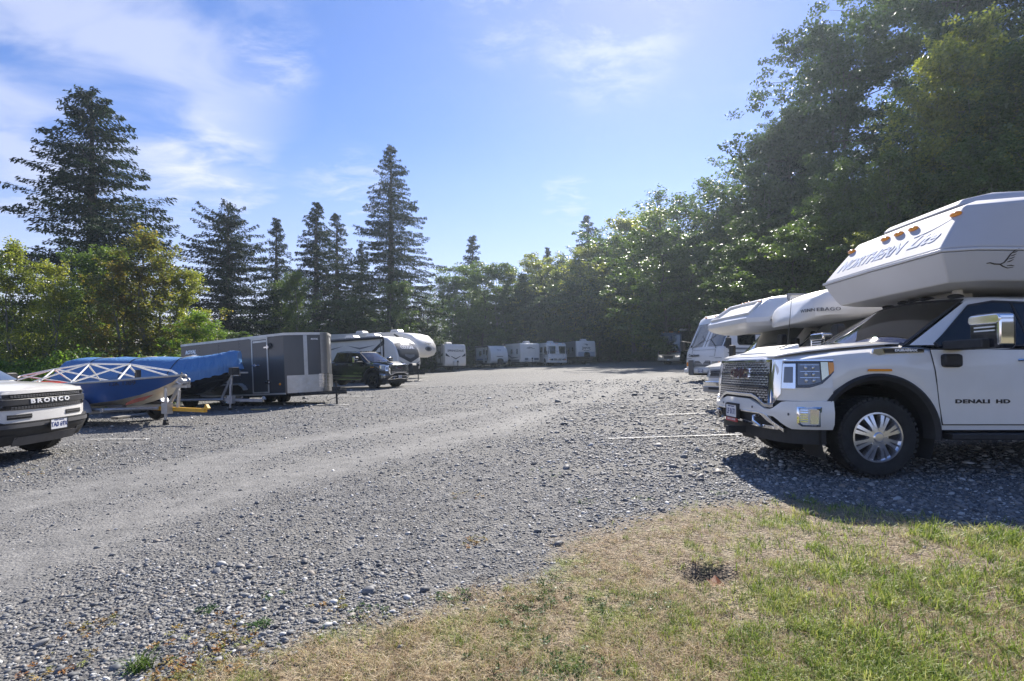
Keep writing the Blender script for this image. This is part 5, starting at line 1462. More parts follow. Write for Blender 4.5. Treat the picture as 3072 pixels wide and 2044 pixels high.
def fifth_wheel(label, x, y, head):
    t = thing('fifth_wheel_trailer', label, 'fifth wheel trailer', x, y, head)
    hw = 1.22; H = 3.66
    prof = [(-2.4, 1.62), (-.9, 1.60), (-.25, 1.78), (-.02, 2.15), (-.08, 2.6), (-.35, 3.05), (-.85, 3.42), (-1.7, 3.62), (-2.6, H), (-2.6, 1.62)]
    rings = []
    for yy, k in ((-hw, .30), (-hw + .05, .14), (-hw + .20, .04), (0, 0), (hw - .20, .04), (hw - .05, .14), (hw, .30)):
        rings.append([(a - (k if a > -2 else 0), yy, z + (k * .3 if z < 1.9 and a > -2 else (-k * .3 if z > 3 and a > -2.5 else 0))) for a, z in prof])
    b = MB(); b.loft(rings); b.build('front_cap', FIBRE, t, smooth=40)
    b = MB(); b.box(-11, -2.6, -hw - .004, hw + .004, .75, H + .004); b.build('body', FIBRE, t, bevel=.04)
    for s in (-1, 1):
        sf = side_f(s, hw + .006)
        e = MB(); e.mapped([(-2.62, H - .1), (-2.15, H - .30), (-1.25, 2.75), (-1.05, 2.20), (-1.18, 2.18), (-1.40, 2.70), (-2.3, H - .40), (-2.62, H - .22)], sf, 0, .012); e.build('swoosh_decal', INK, t, smooth=0)
        e = MB(); e.mapped([(-2.5, 1.9), (-.9, 2.02), (-.7, 2.12), (-2.5, 2.05)], sf, 0, .010); e.build('stripe', GREYV, t, smooth=0)
        window(t, sf, (-4.5, 2.3), 1.1, .6, .06); window(t, sf, (-7.5, 2.3), 1.1, .6, .06)
        for ax in (-6.6, -7.5): wheel(t, ax, s * 1.0, .37, .24, s, knob=False)
        e = MB(); e.tube([(-3.1, s * .95, 1.0), (-3.1, s * .95, .1)], .05, 8); e.box(-3.25, -2.95, s * .95 - .12, s * .95 + .12, .0, .05); e.build('landing_leg', GREYPL, t)
        e = MB(); e.mapped([(-2.62, 1.61), (-2.62, .78), (-3.3, .78), (-3.3, 1.61)], sf, 0, .010); e.build('front_locker', GREYV, t, smooth=0)
    e = MB(); e.box(-1.7, -1.3, -.3, .3, 1.05, 1.62); e.build('pin_box', SEAM, t, bevel=.03)
    # crest on the nose
    nf = basis_f((-.045, 0.0, 2.30), (0, 1, 0), (-.20, 0, 1))
    e = MB(); e.mapped([(.40 * math.cos(R(a)), .20 * math.sin(R(a))) for a in range(0, 360, 20)], nf, .0, .03); eo = e.build('nose_crest', GREYV, t)
    e = MB(); e.mapped([(-.26, -.05), (0, -.14), (.26, -.02), (.10, .12), (-.10, .12)], nf, .03, .04); e.build('crest_mark', INK, eo)
    text('Cougar', .26, t, lambda u, v, o: nf(u, v + .45, o - .06 * 0), GREYV, .03, .01, shear=.2)
    u = MB(); u.box(-10.8, -3, -1.0, 1.0, .5, .8); u.build('chassis', SEAM, t)
    roof_unit(t, -3.4, 0, H); roof_unit(t, -7.5, 0, H); vent(t, -5.4, 0, H)
    return t
fifth_wheel('tall white fifth wheel trailer with rounded overhanging nose and oval crest', -6.75, 41.5, -30)

def spring_front(t, ff):
    for s in (-1, 1):
        c = MB(); c.panel(ff, [s * a for a in lin(.72, 1.16, 5)], lambda u: 1.60 + .28 * (abs(u) - .72), lambda u: 1.66 + .85 * (abs(u) - .72), 0, .010); c.build('corner_decal', INK, t, smooth=0)
travel_trailer('white travel trailer lettered SPRINGDALE at the far end of the left row', -6.2, 56.5, -63, L=7.5, H=3.0, Wd=2.5,
               prof=[(-.15, .62), (-.02, .80), (.0, 1.1), (-.03, 1.9), (-.10, 2.4), (-.22, 2.8), (-.40, 3.0)], capx=-.75, txt='SPRINGDALE', txts=.30, txtz=2.28, txtm=DGREYV,
               chev=[(1.65, .13, .55, DGREYV)], shape=spring_front, wins=((-1.9, 1.85, .40, .75),), door=None, acs=(-2.6,), awn=(-1.3, -5.5), swoosh=[([(-.8, 2.05), (-1.5, 1.72), (-2.6, 1.62), (-1.5, 1.62), (-.8, 1.75)], INK), ([(-3.0, 1.75), (-4.6, 1.95), (-3.6, 1.60)], INK)], low=DGREYV, tanks=FIBRE2, sidetxt=None)

# ------------------------------------------------------------------ far row, facing the camera
def terry_front(t, ff):
    c = MB(); c.panel(ff, lin(-.45, .45, 7), lambda u: 1.42 + .08 * u * u, lambda u: 1.50 + .02 * u * u, .0, .012); c.build('smile_stripe', DGREYV, t, smooth=0)
travel_trailer('small round-nosed white trailer with dark-edged door, leftmost of the far row', -1.55, 65.5, -66, L=6.0, H=2.85, Wd=2.4, z0=.60,
               prof=[(-.35, .60), (-.08, .80), (.0, 1.2), (-.06, 1.7), (-.22, 2.1), (-.50, 2.5), (-.9, 2.76), (-1.4, 2.85)], capx=-1.0, txt='Terry', txts=.22, txtz=2.3, txtm=GREYV,
               shape=terry_front, wins=((-1.6, 1.95, .34, .60), (-3.9, 1.85, .72, .62)), door=-2.5, acs=(), awn=(-1.1, -5.6), low=INK, tanks=True, swoosh=[([(-1.2, 1.1), (-5.4, .9), (-5.4, 1.12), (-1.2, 1.2)], mat('dusty_blue_vinyl', (.12, .17, .30), .4))])
def slide_front(t, ff):
    c = MB()
    pts = [(-.62, 2.38), (-.40, 2.30), (.55, 2.27), (.66, 2.31), (.1, 2.345)]
    c.mapped(pts, ff, .0, .012)
    c.build('swoosh_decal', GREYV, t, smooth=0)
    for k, (a, b_, h_) in enumerate(((-.45, -.15, .10), (-.25, .12, .16), (-.02, .35, .10))):
        c = MB(); c.mapped([(a, 2.40), (b_, 2.40), ((a + b_) / 2, 2.40 + h_)], ff, 0, .012); c.build('mountain_decal', GREYV, t, smooth=0)
    c = MB(); c.panel(ff, lin(-.78, 1.12, 9), .64, 1.12, 0, .012, nv=2); c.build('grey_lower_panel', GREYV, t, smooth=0)
    c = MB(); c.mapped([(.04, 2.22), (.14, 2.22), (.12, 2.36), (.02, 2.36)], ff, .012, .02); c.build('pale_patch', LETTER, t, smooth=0)
travel_trailer('white slab-fronted trailer with mountain decal, second in the far row', 2.35, 64.8, -71, L=6.4, H=3.0, Wd=2.56, z0=.60,
               prof=[(-.12, .60), (.0, .75), (.0, 1.5), (-.04, 2.0), (-.12, 2.5), (-.22, 2.85), (-.42, 3.0)], capx=-.6, shape=slide_front, wins=((-1.5, 1.95, .40, .60), (-3.6, 1.95, .50, .55)), acs=(-1.6,), low=GREYV, tanks=FIBRE2,
               swoosh=[([(-.7, 1.2), (-3.5, 1.0), (-6.0, 1.7), (-3.5, 1.25)], GREYV)])
class_a('white motorhome with wide flat windscreen, between two trailers in the far row', 5.70, 64.0, -77, L=8.0, H=2.92, Wd=2.5, far=True)
def jayco_front(t, ff):
    c = MB()
    arc = [(-.58 + 1.16 * i / 14, 1.90 - .19 * math.sin(math.pi * i / 14)) for i in range(15)]
    arc2 = [(u, v + .055) for u, v in arc[::-1]]
    c.mapped(arc + arc2, ff, 0, .012); c.build('smile_stripe', INK, t, smooth=0)
    # bird mark above the name
    c = MB(); c.mapped([(-.40, 2.62), (-.12, 2.58), (.10, 2.40), (.30, 2.52), (.12, 2.64), (-.10, 2.66)], ff, 0, .012); c.build('bird_mark', GREYV, t, smooth=0)
    c = MB(); c.panel(ff, lin(-1.1, 1.1, 9), 1.02, 1.62, 0, .008, nv=2); c.build('pale_blue_panel', mat('pale_grey_vinyl', (.42, .46, .54), .35, coat=.4), t, smooth=0)
travel_trailer('white trailer with black jayco lettering and smile stripe, rightmost of the far row', 9.6, 66.0, -81, L=7.0, H=3.02, Wd=2.56, z0=.95,
               prof=[(-.30, .95), (.0, 1.0), (.0, 1.5), (-.10, 2.1), (-.20, 2.6), (-.28, 2.85), (-.46, 3.02)], capx=-.6, txt='jayco', txts=.46, txtz=2.16, txtm=INK, shape=jayco_front, wins=((-2.0, 1.95, .6, .5), (-4.0, 1.95, .8, .5)), acs=(-1.5,), low=GREYV, main=GREYV, cap=FIBRE, tanks=True)

# ------------------------------------------------------------------ dark enclosed cargo trailer
def cargo_trailer():
    hx, hy = math.cos(R(-27)), math.sin(R(-27))
    # origin: middle of the front edge of the box; near front corner known from the photograph
    cx, cy = -7.72 + .454 * 1.05, 17.5 + .891 * 1.05
    t = thing('cargo_trailer', 'charcoal enclosed cargo trailer with side door and silver stone guard', 'cargo trailer', cx, cy, -27, None, 3.2)
    dk = mat('charcoal_sheet_metal', (.062, .064, .068), .36, coat=.25, var=.14, vscale=1.4)
    hw = 1.05; z0 = .42; H = 2.50; L = 5.9
    b = MB(); b.box(-L, -.002, -hw, hw, z0, H); body = b.build('body', dk, t, bevel=.012)
    Pn = Plan([(.80, 0), (.79, .12), (.72, .25), (.30, .78), (.0, 1.05)], 2)
    nf = Pn.f()
    b = MB(); uu = lin(-Pn.h, Pn.h, 29)
    ringb = [nf(u, 0, 0) for u in uu]
    b.loft([[(p[0], p[1], z) for p in ringb] for z in (z0, H)]); b.build('nose', dk, t, smooth=30)
    # panel joints along the side
    for s in (-1, 1):
        sf = side_f(s, hw)
        for k in range(1, 5):
            xx = -L * k / 5.0
            j = MB(); j.box(xx - .004, xx + .004, s * hw, s * (hw + .003), z0 + .08, H - .08); j.build('panel_joint', SEAM, t)
            j = MB()
            z = z0 + .14
            while z < H - .1:
                j.ball((xx + .02, s * hw, z), .007, 1, .6, 1, 5); z += .12
            j.build('rivets', ALU, t, smooth=0)['kind'] = 'stuff'
        e = MB(); e.box(-L, 0, s * (hw - .03), s * (hw + .012), H - .07, H + .015); e.box(-L, 0, s * (hw - .03), s * (hw + .010), z0 - .02, z0 + .035); e.build('edge_moulding', ALU, t, bevel=.006)
        # corner post joint between side and nose
        # wheel arches and wheels
        for ax in (-2.55, -3.35):
            wheel(t, ax, s * (hw - .14), .36, .21, s, knob=False, rim=ALLOY)
        fd = MB(); fd.prism_y([(-1.95, .62), (-2.05, .76), (-2.25, .86), (-3.65, .86), (-3.85, .76), (-3.95, .62), (-3.90, .60), (-3.80, .72), (-3.62, .80), (-2.28, .80), (-2.10, .72), (-2.0, .60)], s * hw, s * (hw + .16)); fd.build('mudguard', ALU, t, bevel=.01)
        mk = MB(); mk.ball((-.26, s * (hw + .005), z0 + .34), .045, 1.2, .4, 1, 10); mk.build('side_marker', AMBER, t)
    cap = MB(); cap.panel(nf, uu, H - .07, H + .015, -.01, .012); cap.build('nose_moulding', ALU, t, smooth=40)
    # stone guard and vertical strip
    sg = MB(); sg.panel(nf, lin(-1.28, 1.28, 25), z0 + .02, z0 + .62, 0, .010, nv=3); so = sg.build('stone_guard', mat('crumpled_aluminium', (.40, .40, .40), .30, metal=.9, var=.2, vscale=5, bump=.9, bscale=9), t, smooth=40)
    st = MB(); st.panel(nf, lin(-.72, -.60, 3), z0 + .62, H - .08, 0, .008, nv=6); st.build('reflective_strip', MATS['crumpled_aluminium'], t)
    ns = MB(); ns.panel(nf, lin(-.17, .17, 9), z0 + .65, H + .0, .0, .012, nv=2); ns.build('rounded_nose_strip', mat('dull_grey_metal', (.30, .295, .28), .35, metal=.6, var=.15), t, smooth=60)
    rb = MB()
    for k in range(10): rb.panel(nf, lin(-.26, .26, 7), z0 + .16 + k * .05, z0 + .19 + k * .05, .010, .022)
    rb.build('ribbed_guard', ALLOY, t)
    # side door with frame, hinges, lock bar
    sf = side_f(-1, hw); dz0, dz1, dx0, dx1 = z0 + .10, z0 + 1.94, -1.62, -.86
    d = MB(); d.mapped([(dx0, dz0), (dx1, dz0), (dx1, dz1), (dx0, dz1)], sf, 0, .012); do = d.build('side_door', dk, t)
    fr = MB(); ringpoly([(dx0 - .05, dz0 - .05), (dx1 + .05, dz0 - .05), (dx1 + .05, dz1 + .05), (dx0 - .05, dz1 + .05)], [(dx0, dz0), (dx1, dz0), (dx1, dz1), (dx0, dz1)], sf, 0, .024, fr); fr.mapped([(dx0 - .09, dz1 + .05), (dx1 + .09, dz1 + .05), (dx1 + .09, dz1 + .085), (dx0 - .09, dz1 + .085)], sf, 0, .05); fr.mapped([(dx0 + .04, dz1 - .10), (dx1 - .02, dz1 - .10), (dx1 - .02, dz1 - .03), (dx0 + .04, dz1 - .03)], sf, .012, .02)
    fr.build('door_frame', ALU, do, bevel=.003)
    for z in (dz0 + .30, dz0 + 1.52):
        h = MB(); h.box(dx1 - .12, dx1 + .13, -(hw + .05), -(hw + .012), z, z + .06); h.box(dx1 + .04, dx1 + .10, -(hw + .06), -(hw + .012), z - .05, z + .11); h.build('hinge', ALLOY, do, bevel=.004)
    h = MB(); h.box(dx0 - .02, dx0 + .40, -(hw + .055), -(hw + .02), dz0 + .93, dz0 + .965); h.box(dx0 + .10, dx0 + .20, -(hw + .07), -(hw + .012), dz0 + .89, dz0 + 1.0); h.build('door_lock', ALLOY, do, bevel=.004)
    v = MB(); v.cyl((-.68, -(hw + .02), H - .38), 'y', .10, .05, 20); v.build('round_vent', SEAM, t, bevel=.008)
    text('ROYAL', .19, t, lambda u, v, o: sf(-L + .62 + u, H - .33 + v, o), mat('white_vinyl', (.8, .8, .8), .3), .0, .004, shear=.3, bold=.010, sx=1.1)
    text('CARGO', .07, t, lambda u, v, o: sf(-L + .85 + u, H - .46 + v, o), MATS['white_vinyl'], .0, .004, shear=.3, bold=.004, sx=1.3)
    text('ROYAL', .075, t, lambda u, v, o: nf(-.36 + u * .9, H - .22 + v, o), MATS['white_vinyl'], .012, .004, shear=.2, bold=.003, sx=1.1)
    u = MB(); u.box(-L + .2, .4, -.8, .8, z0 - .10, z0 + .02); u.build('chassis', SEAM, t)
    a = MB()
    for s in (-1, 1): a.tube([(-.2, s * .8, z0 - .05), (1.15, s * .16, z0 - .05), (1.50, 0, z0 - .05)], .05, 6)
    a.box(1.40, 1.72, -.05, .05, z0 - .10, z0 + .06); a.build('hitch_frame', SEAM, t, bevel=.01)
    j = MB(); j.tube([(1.28, .0, z0 + .32), (1.28, .0, .04 - .08)], .035, 10); j.box(1.16, 1.40, -.09, .09, z0 + .0, z0 + .16); j.box(1.05, 1.50, -.17, .17, -.10, -.06); j.build('hitch_jack', SEAM, t, bevel=.006)
    j = MB(); j.tube([(1.05, -.1, z0 - .06), (1.1, -.3, z0 - .22), (1.2, -.32, z0 - .30), (1.45, -.2, z0 - .2), (1.6, -.05, z0)], .010, 5); j.build('safety_chain', SEAM, t)
    return t
cargo_trailer()

# ------------------------------------------------------------------ boats
def boat_trailer(label, x, y, head, tl, col_, col_t, zb=.42, post=1.15, postx=2.0, pitch=0):
    t = thing('boat_trailer', label, 'boat trailer', x, y, head, None, pitch)
    a = MB()
    for s in (-1, 1): a.tube([(-2.8, s * .75, zb), (.6, s * .75, zb), (tl - 1.5, s * .06, zb + .02)], .045, 6)
    for xx in (-2.6, -.9, .6): a.box(xx - .04, xx + .04, -.80, .80, zb - .05, zb + .05)
    a.box(-.05, .05, -.85, .85, .30, .38)
    a.build('frame', col_, t, bevel=.006)
    a = MB(); a.box(tl - 1.75, tl - .02, -.045, .045, zb - .04, zb + .05); a.prism_y([(tl - .12, zb + .05), (tl + .07, zb + .03), (tl + .10, zb + .06), (tl + .03, zb + .15), (tl + .0, zb + .15), (tl - .02, zb + .08)], -.04, .04)
    a.build('drawbar', col_t, t, bevel=.008)
    j = MB(); jx = tl - 1.15; j.tube([(jx, -.14, zb + .52), (jx, -.14, .16)], .032, 10); j.tube([(jx, -.14, zb + .52), (jx - .10, -.20, zb + .60), (jx + .02, -.22, zb + .62)], .014, 6); j.box(jx - .10, jx + .10, -.18, -.03, zb - .10, zb + .16); jo = j.build('jack', STEEL, t, bevel=.003)
    j = MB(); j.cyl((jx, -.14, .075), 'y', .075, .05, 16); j.box(jx - .03, jx + .03, -.185, -.095, .09, .18); j.build('jack_wheel', RUBBER, jo)
    w = MB(); px = postx
    w.tube([(px - .45, .0, zb), (px - .02, .0, post)], .045, 6); w.tube([(px - .08, .0, zb), (px - .03, .0, post - .1)], .04, 6); w.box(px - .38, px + .28, -.05, .05, post - .03, post + .04); w.build('winch_post', STEEL, t)
    w = MB(); w.cyl((px + .12, 0, post + .11), 'y', .07, .16, 14); w.cyl((px + .12, .09, post + .11), 'y', .10, .015, 14); w.cyl((px + .12, -.09, post + .11), 'y', .10, .015, 14); w.tube([(px + .12, -.1, post + .11), (px + .12, -.20, post + .11), (px + .34, -.24, post + .06)], .012, 6); w.cyl((px - .30, 0, post + .08), 'y', .06, .12, 12)
    w.build('winch', STEEL, t)
    for s in (-1, 1):
        wheel(t, 0, s * .96, .31, .18, s, knob=False, rim=FIBRE2)
        f = MB()
        f.lathe([(.36, s * .84), (.38, s * .86), (.38, s * 1.06), (.35, s * 1.08)], (0, 0, .31), 'y', 14, 8, 172); f.build('mudguard', STEEL if col_t is not PLASTIC else PLASTIC, t)
        bk = MB(); bk.box(-2.6, .9, s * .42, s * .52, zb + .05, zb + .11); bk.build('bunk_board', GREYPL, t)
    return t
YEL = mat('yellow_paint', (.72, .40, .02), .4, coat=.3, var=.25, vscale=8)
def hull(t, xs, keel, chine, gun, hwc, hwg, m1, m2, trim):
    """open boat: m1 upper sides, m2 bottom"""
    up = MB(); lo = MB(); ins = MB()
    upr = []; lor = []; inr = []
    for i, xx in enumerate(xs):
        k, c, g_ = keel[i], chine[i], gun[i]; a, b = hwc[i], hwg[i]
        upr.append([(xx, -a, c), (xx, -(a * .6 + b * .4), c + (g_ - c) * .4), (xx, -b, g_)])
        lor.append([(xx, -a, c), (xx, -a * .5, (k * .6 + c * .4)), (xx, 0, k), (xx, a * .5, (k * .6 + c * .4)), (xx, a, c)])
        inr.append([(xx, -b + .03, g_ - .01), (xx, -a + .03, c + .06), (xx, 0, k + .10), (xx, a - .03, c + .06), (xx, b - .03, g_ - .01)])
    up.loft(upr, closed=False); up.loft([[(p[0], -p[1], p[2]) for p in r] for r in upr], closed=False)
    up.add([(xs[0], -hwc[0], chine[0]), (xs[0], hwc[0], chine[0]), (xs[0], hwg[0], gun[0] - .1), (xs[0], -hwg[0], gun[0] - .1)], [(0, 1, 2, 3)])
    u = up.build('hull_side', m1, t, smooth=50)
    lo.loft(lor, closed=False); lo.add([(xs[0], -hwc[0], chine[0]), (xs[0], 0, keel[0]), (xs[0], hwc[0], chine[0])], [(0, 1, 2)]); lo.build('hull_bottom', m2, t, smooth=40)
    ins.loft(inr, closed=False); ins.build('hull_inside', m2, t, smooth=40)
    gw = MB()
    for s in (-1, 1): gw.tube([(xs[i], s * hwg[i], gun[i]) for i in range(len(xs))], .028, 6)
    gw.build('gunwale', trim, t)
def open_boat():
    X, Y, A = -10.0, 13.05, -20
    boat_trailer('yellow drawbar boat trailer under the blue open aluminium boat', X, Y, A, 3.0, STEEL, YEL, post=.98, postx=2.15)
    t = thing('open_boat', 'blue and silver open aluminium boat with white pipe cover frame', 'boat', X, Y, A)
    blue = mat('boat_blue_paint', (.02, .075, .26), .3, coat=.6, var=.22, vscale=2)
    xs = [-4.1, -3, -2, -1, 0, .8, 1.4, 1.8, 2.05, 2.2]
    keel = [.42, .40, .39, .39, .41, .50, .66, .86, 1.04, 1.22]
    chine = [.50, .50, .50, .50, .54, .64, .78, .94, 1.08, 1.235]
    gun = [.90, .93, .97, 1.01, 1.06, 1.11, 1.16, 1.20, 1.225, 1.25]
    hwc = [.80, .82, .83, .82, .76, .62, .44, .26, .12, .01]
    hwg = [.90, .95, .97, .96, .92, .82, .64, .42, .22, .03]
    hull(t, xs, keel, chine, gun, hwc, hwg, blue, ALU, ALU)
    st = MB(); st.box(2.15, 2.27, -.03, .03, 1.22, 1.27); st.build('bow_cap', ALU, t)
    # cover frame: ridge pipe with legs to both gunwales
    rz = [(-4.5, 1.02), (-4.1, 1.16), (-2.6, 1.36), (-1.2, 1.51), (.35, 1.50), (1.85, 1.35), (2.05, 1.27)]
    pipe = mat('white_pvc_pipe', (.72, .72, .70), .35, var=.15)
    fr = MB(); fr.tube([(a, .0, z) for a, z in rz], .022, 8); fr.build('ridge_pipe', pipe, t)
    def gw(xx): return float(np.interp(xx, xs, hwg)), float(np.interp(xx, xs, gun))
    for (tx, bx) in ((-4.1, -3.4), (-2.65, -3.35), (-2.60, -1.65), (-1.25, -2.2), (-1.15, -.35), (.30, -.45), (.42, 1.05)):
        tz = float(np.interp(tx, [p[0] for p in rz], [p[1] for p in rz]))
        for s in (-1, 1):
            w_, z_ = gw(bx)
            lg = MB(); lg.tube([(tx, 0, tz), (bx, s * w_ * .96, z_)], .020, 8); lg.build('frame_leg', pipe, t)
    sl = MB(); sl.box(-3.0, -2.7, -.70, .70, .78, .84); sl.box(-1.2, -.9, -.75, .75, .80, .86); sl.build('bench_seat', ALU, t)
    text('13K 1309', .15, t, lambda u, v, o: (1.15 + u, -(float(np.interp(1.15 + u, xs, hwg)) * .95 + .012 + o) + (v) * -.05, 1.06 + v + u * .05), mat('dark_letter', (.012, .015, .04), .5), .0, .004, sx=1.1)
    text('Lifetimer', .10, t, lambda u, v, o: (-1.8 + u, -(.955 + o) - v * .1, .86 + v), mat('orange_letter', (.5, .14, .06), .5), .0, .004, shear=.4, sx=1.2)
    rd = MB(); rd.prism_y([(-3.95, 1.0), (-3.0, 1.02), (-2.6, .98), (-3.4, .93), (-3.9, .93)], -.45, .35); rd.build('red_tank', RED, t, bevel=.03)
    ml = MB(); ml.box(-.05, .05, .4, .5, .9, 1.35); ml.build('black_post', SEAM, t)
    rs = MB(); rs.mapped([(.10, .06), (.55, .18), (.80, .32), (.35, .22), (.12, .12)], lambda u, v, o: (.95 + u, -.38 - o - (.2 - u * .28) * .9, .47 + v), .0, .012)
    rs.build('red_patch', mat('red_oxide', (.38, .10, .06), .6, var=.4), t)
    return t
open_boat()
def covered_boat():
    X, Y, A = -11.85, 17.55, -15
    boat_trailer('galvanised boat trailer with tall winch post under the tarp-covered boat', X, Y, A, 3.95, STEEL, STEEL, post=1.25, postx=2.75)
    t = thing('covered_boat', 'dark-hulled boat wrapped in a wrinkled blue tarpaulin', 'boat', X, Y, A)
    xs = [-3.4, -2, -.6, .6, 1.5, 2.1, 2.6, 2.9]
    hull(t, xs, [.45, .44, .44, .48, .62, .82, 1.1, 1.36], [.60, .60, .60, .64, .78, .98, 1.22, 1.42], [1.10, 1.12, 1.16, 1.22, 1.30, 1.38, 1.45, 1.52], [.95, .98, .98, .88, .66, .42, .2, .02], [1.05, 1.10, 1.12, 1.05, .86, .62, .34, .06],
         mat('dark_gelcoat', (.015, .016, .02), .25, coat=.6), mat('dark_gelcoat', (.015, .016, .02)), PLASTIC)
    tb = bpy.data.materials.new('blue_tarpaulin'); nt, N, L_, b = nodes(tb)
    b.inputs['Base Color'].default_value = (.07, .20, .43, 1); b.inputs['Roughness'].default_value = .52
    tc = N.new('ShaderNodeTexCoord'); mp = N.new('ShaderNodeMapping'); mp.inputs['Scale'].default_value = (9, 9, 1.3); mp.inputs['Rotation'].default_value = (0, .5, 0)
    nz = N.new('ShaderNodeTexNoise'); nz.inputs['Scale'].default_value = 1.4; nz.inputs['Detail'].default_value = 5; nz.inputs['Distortion'].default_value = .6
    L_.new(tc.outputs['Object'], mp.inputs[0]); L_.new(mp.outputs[0], nz.inputs['Vector'])
    bp = N.new('ShaderNodeBump'); bp.inputs['Strength'].default_value = .9; bp.inputs['Distance'].default_value = .05
    L_.new(nz.outputs['Fac'], bp.inputs['Height']); L_.new(bp.outputs[0], b.inputs['Normal'])
    nx = 110; nv = 34
    V_ = []; F_ = []
    for i in range(nx + 1):
        k = i / nx; xx = -3.70 + 6.75 * k
        gw = float(np.interp(xx, xs, [1.05, 1.10, 1.12, 1.05, .86, .62, .34, .10])) + .04
        gz = float(np.interp(xx, xs, [1.10, 1.12, 1.16, 1.22, 1.30, 1.38, 1.45, 1.50]))
        ridge = float(np.interp(xx, [-3.6, -3.4, -1, 1, 1.7, 2.2, 2.7, 3.05], [1.80, 1.84, 1.86, 1.86, 1.90, 1.98, 2.06, 2.04]))
        low = float(np.interp(xx, [-3.6, -2.5, -1, .4, 1.2, 1.8, 2.4, 3.05], [1.00, .98, .92, .84, .82, 1.0, 1.20, 1.42]))
        for j in range(nv + 1):
            q = 2 * j / nv - 1; a = abs(q); s = 1 if q > 0 else -1
            if a < .45:
                e = a / .45; yy = gw * .62 * e; zz = ridge - .10 * e ** 2 * (1 if xx < 2 else 1.2)
            elif a < .70:
                e = (a - .45) / .25; yy = gw * (.62 + .42 * e); zz = (ridge - .10) * (1 - e) + (gz + .05) * e
            else:
                e = (a - .70) / .30; yy = gw * 1.04 - .03 * e; zz = (gz + .05) * (1 - e) + low * e
            # folds gather towards the bow and hang at the hem
            fold = .028 * math.sin(xx * 21 + zz * 9 + 2 * math.sin(xx * 3)) * max(0, (xx - .9) / 2) * (.3 + a)
            hem = .022 * math.sin(xx * 13 + 1.5 * math.sin(xx * 5.3)) * max(0, a - .65) * 3
            nz_ = .035 * mnoise.noise(Vector((xx * 1.1, q * 2.5, 3.1)))
            sag = -.035 * abs(math.sin((xx + .2) * 2.05)) * (1 - a)
            yy = yy + fold + hem + nz_
            V_.append((xx, s * yy, zz + fold * .6 + nz_ * .6 + sag))
    for i in range(nx):
        for j in range(nv):
            a = i * (nv + 1) + j; F_.append((a, a + 1, a + nv + 2, a + nv + 1))
    mb = MB(); mb.v = V_; mb.f = F_
    mb.add([V_[j] for j in range(nv + 1)], [tuple(range(nv + 1))]); mb.add([V_[nx * (nv + 1) + j] for j in range(nv + 1)], [tuple(range(nv + 1))])
    tp = mb.build('tarpaulin', tb, t, smooth=80)
    for xx in (-2.3, -.55, 1.25):
        i = int((xx + 3.70) / 6.75 * nx); st = MB(); st.tube([Vector(V_[i * (nv + 1) + j]) + Vector((j * .0, 0, 0)) + Vector((0, (1 if j > nv / 2 else -1) * .012, .012)) for j in range(nv + 1)], .011, 5); st.build('tie_strap', INK, t)
    an = MB(); an.box(2.55, 3.25, -.14, .14, 1.30, 1.35); an.build('bow_plate', ALU, t, bevel=.01)
    lb = MB(); lb.box(3.02, 3.18, -.45, -.17, 1.26, 1.50); lo = lb.build('trailer_lamp_box', SEAM, t, bevel=.01)
    ml = MB(); ml.tube([(-3.4, .3, .6), (-3.65, .3, 1.1), (-3.5, .3, 1.5)], .10, 10); ml.build('outboard_leg', SEAM, t)
covered_boat()

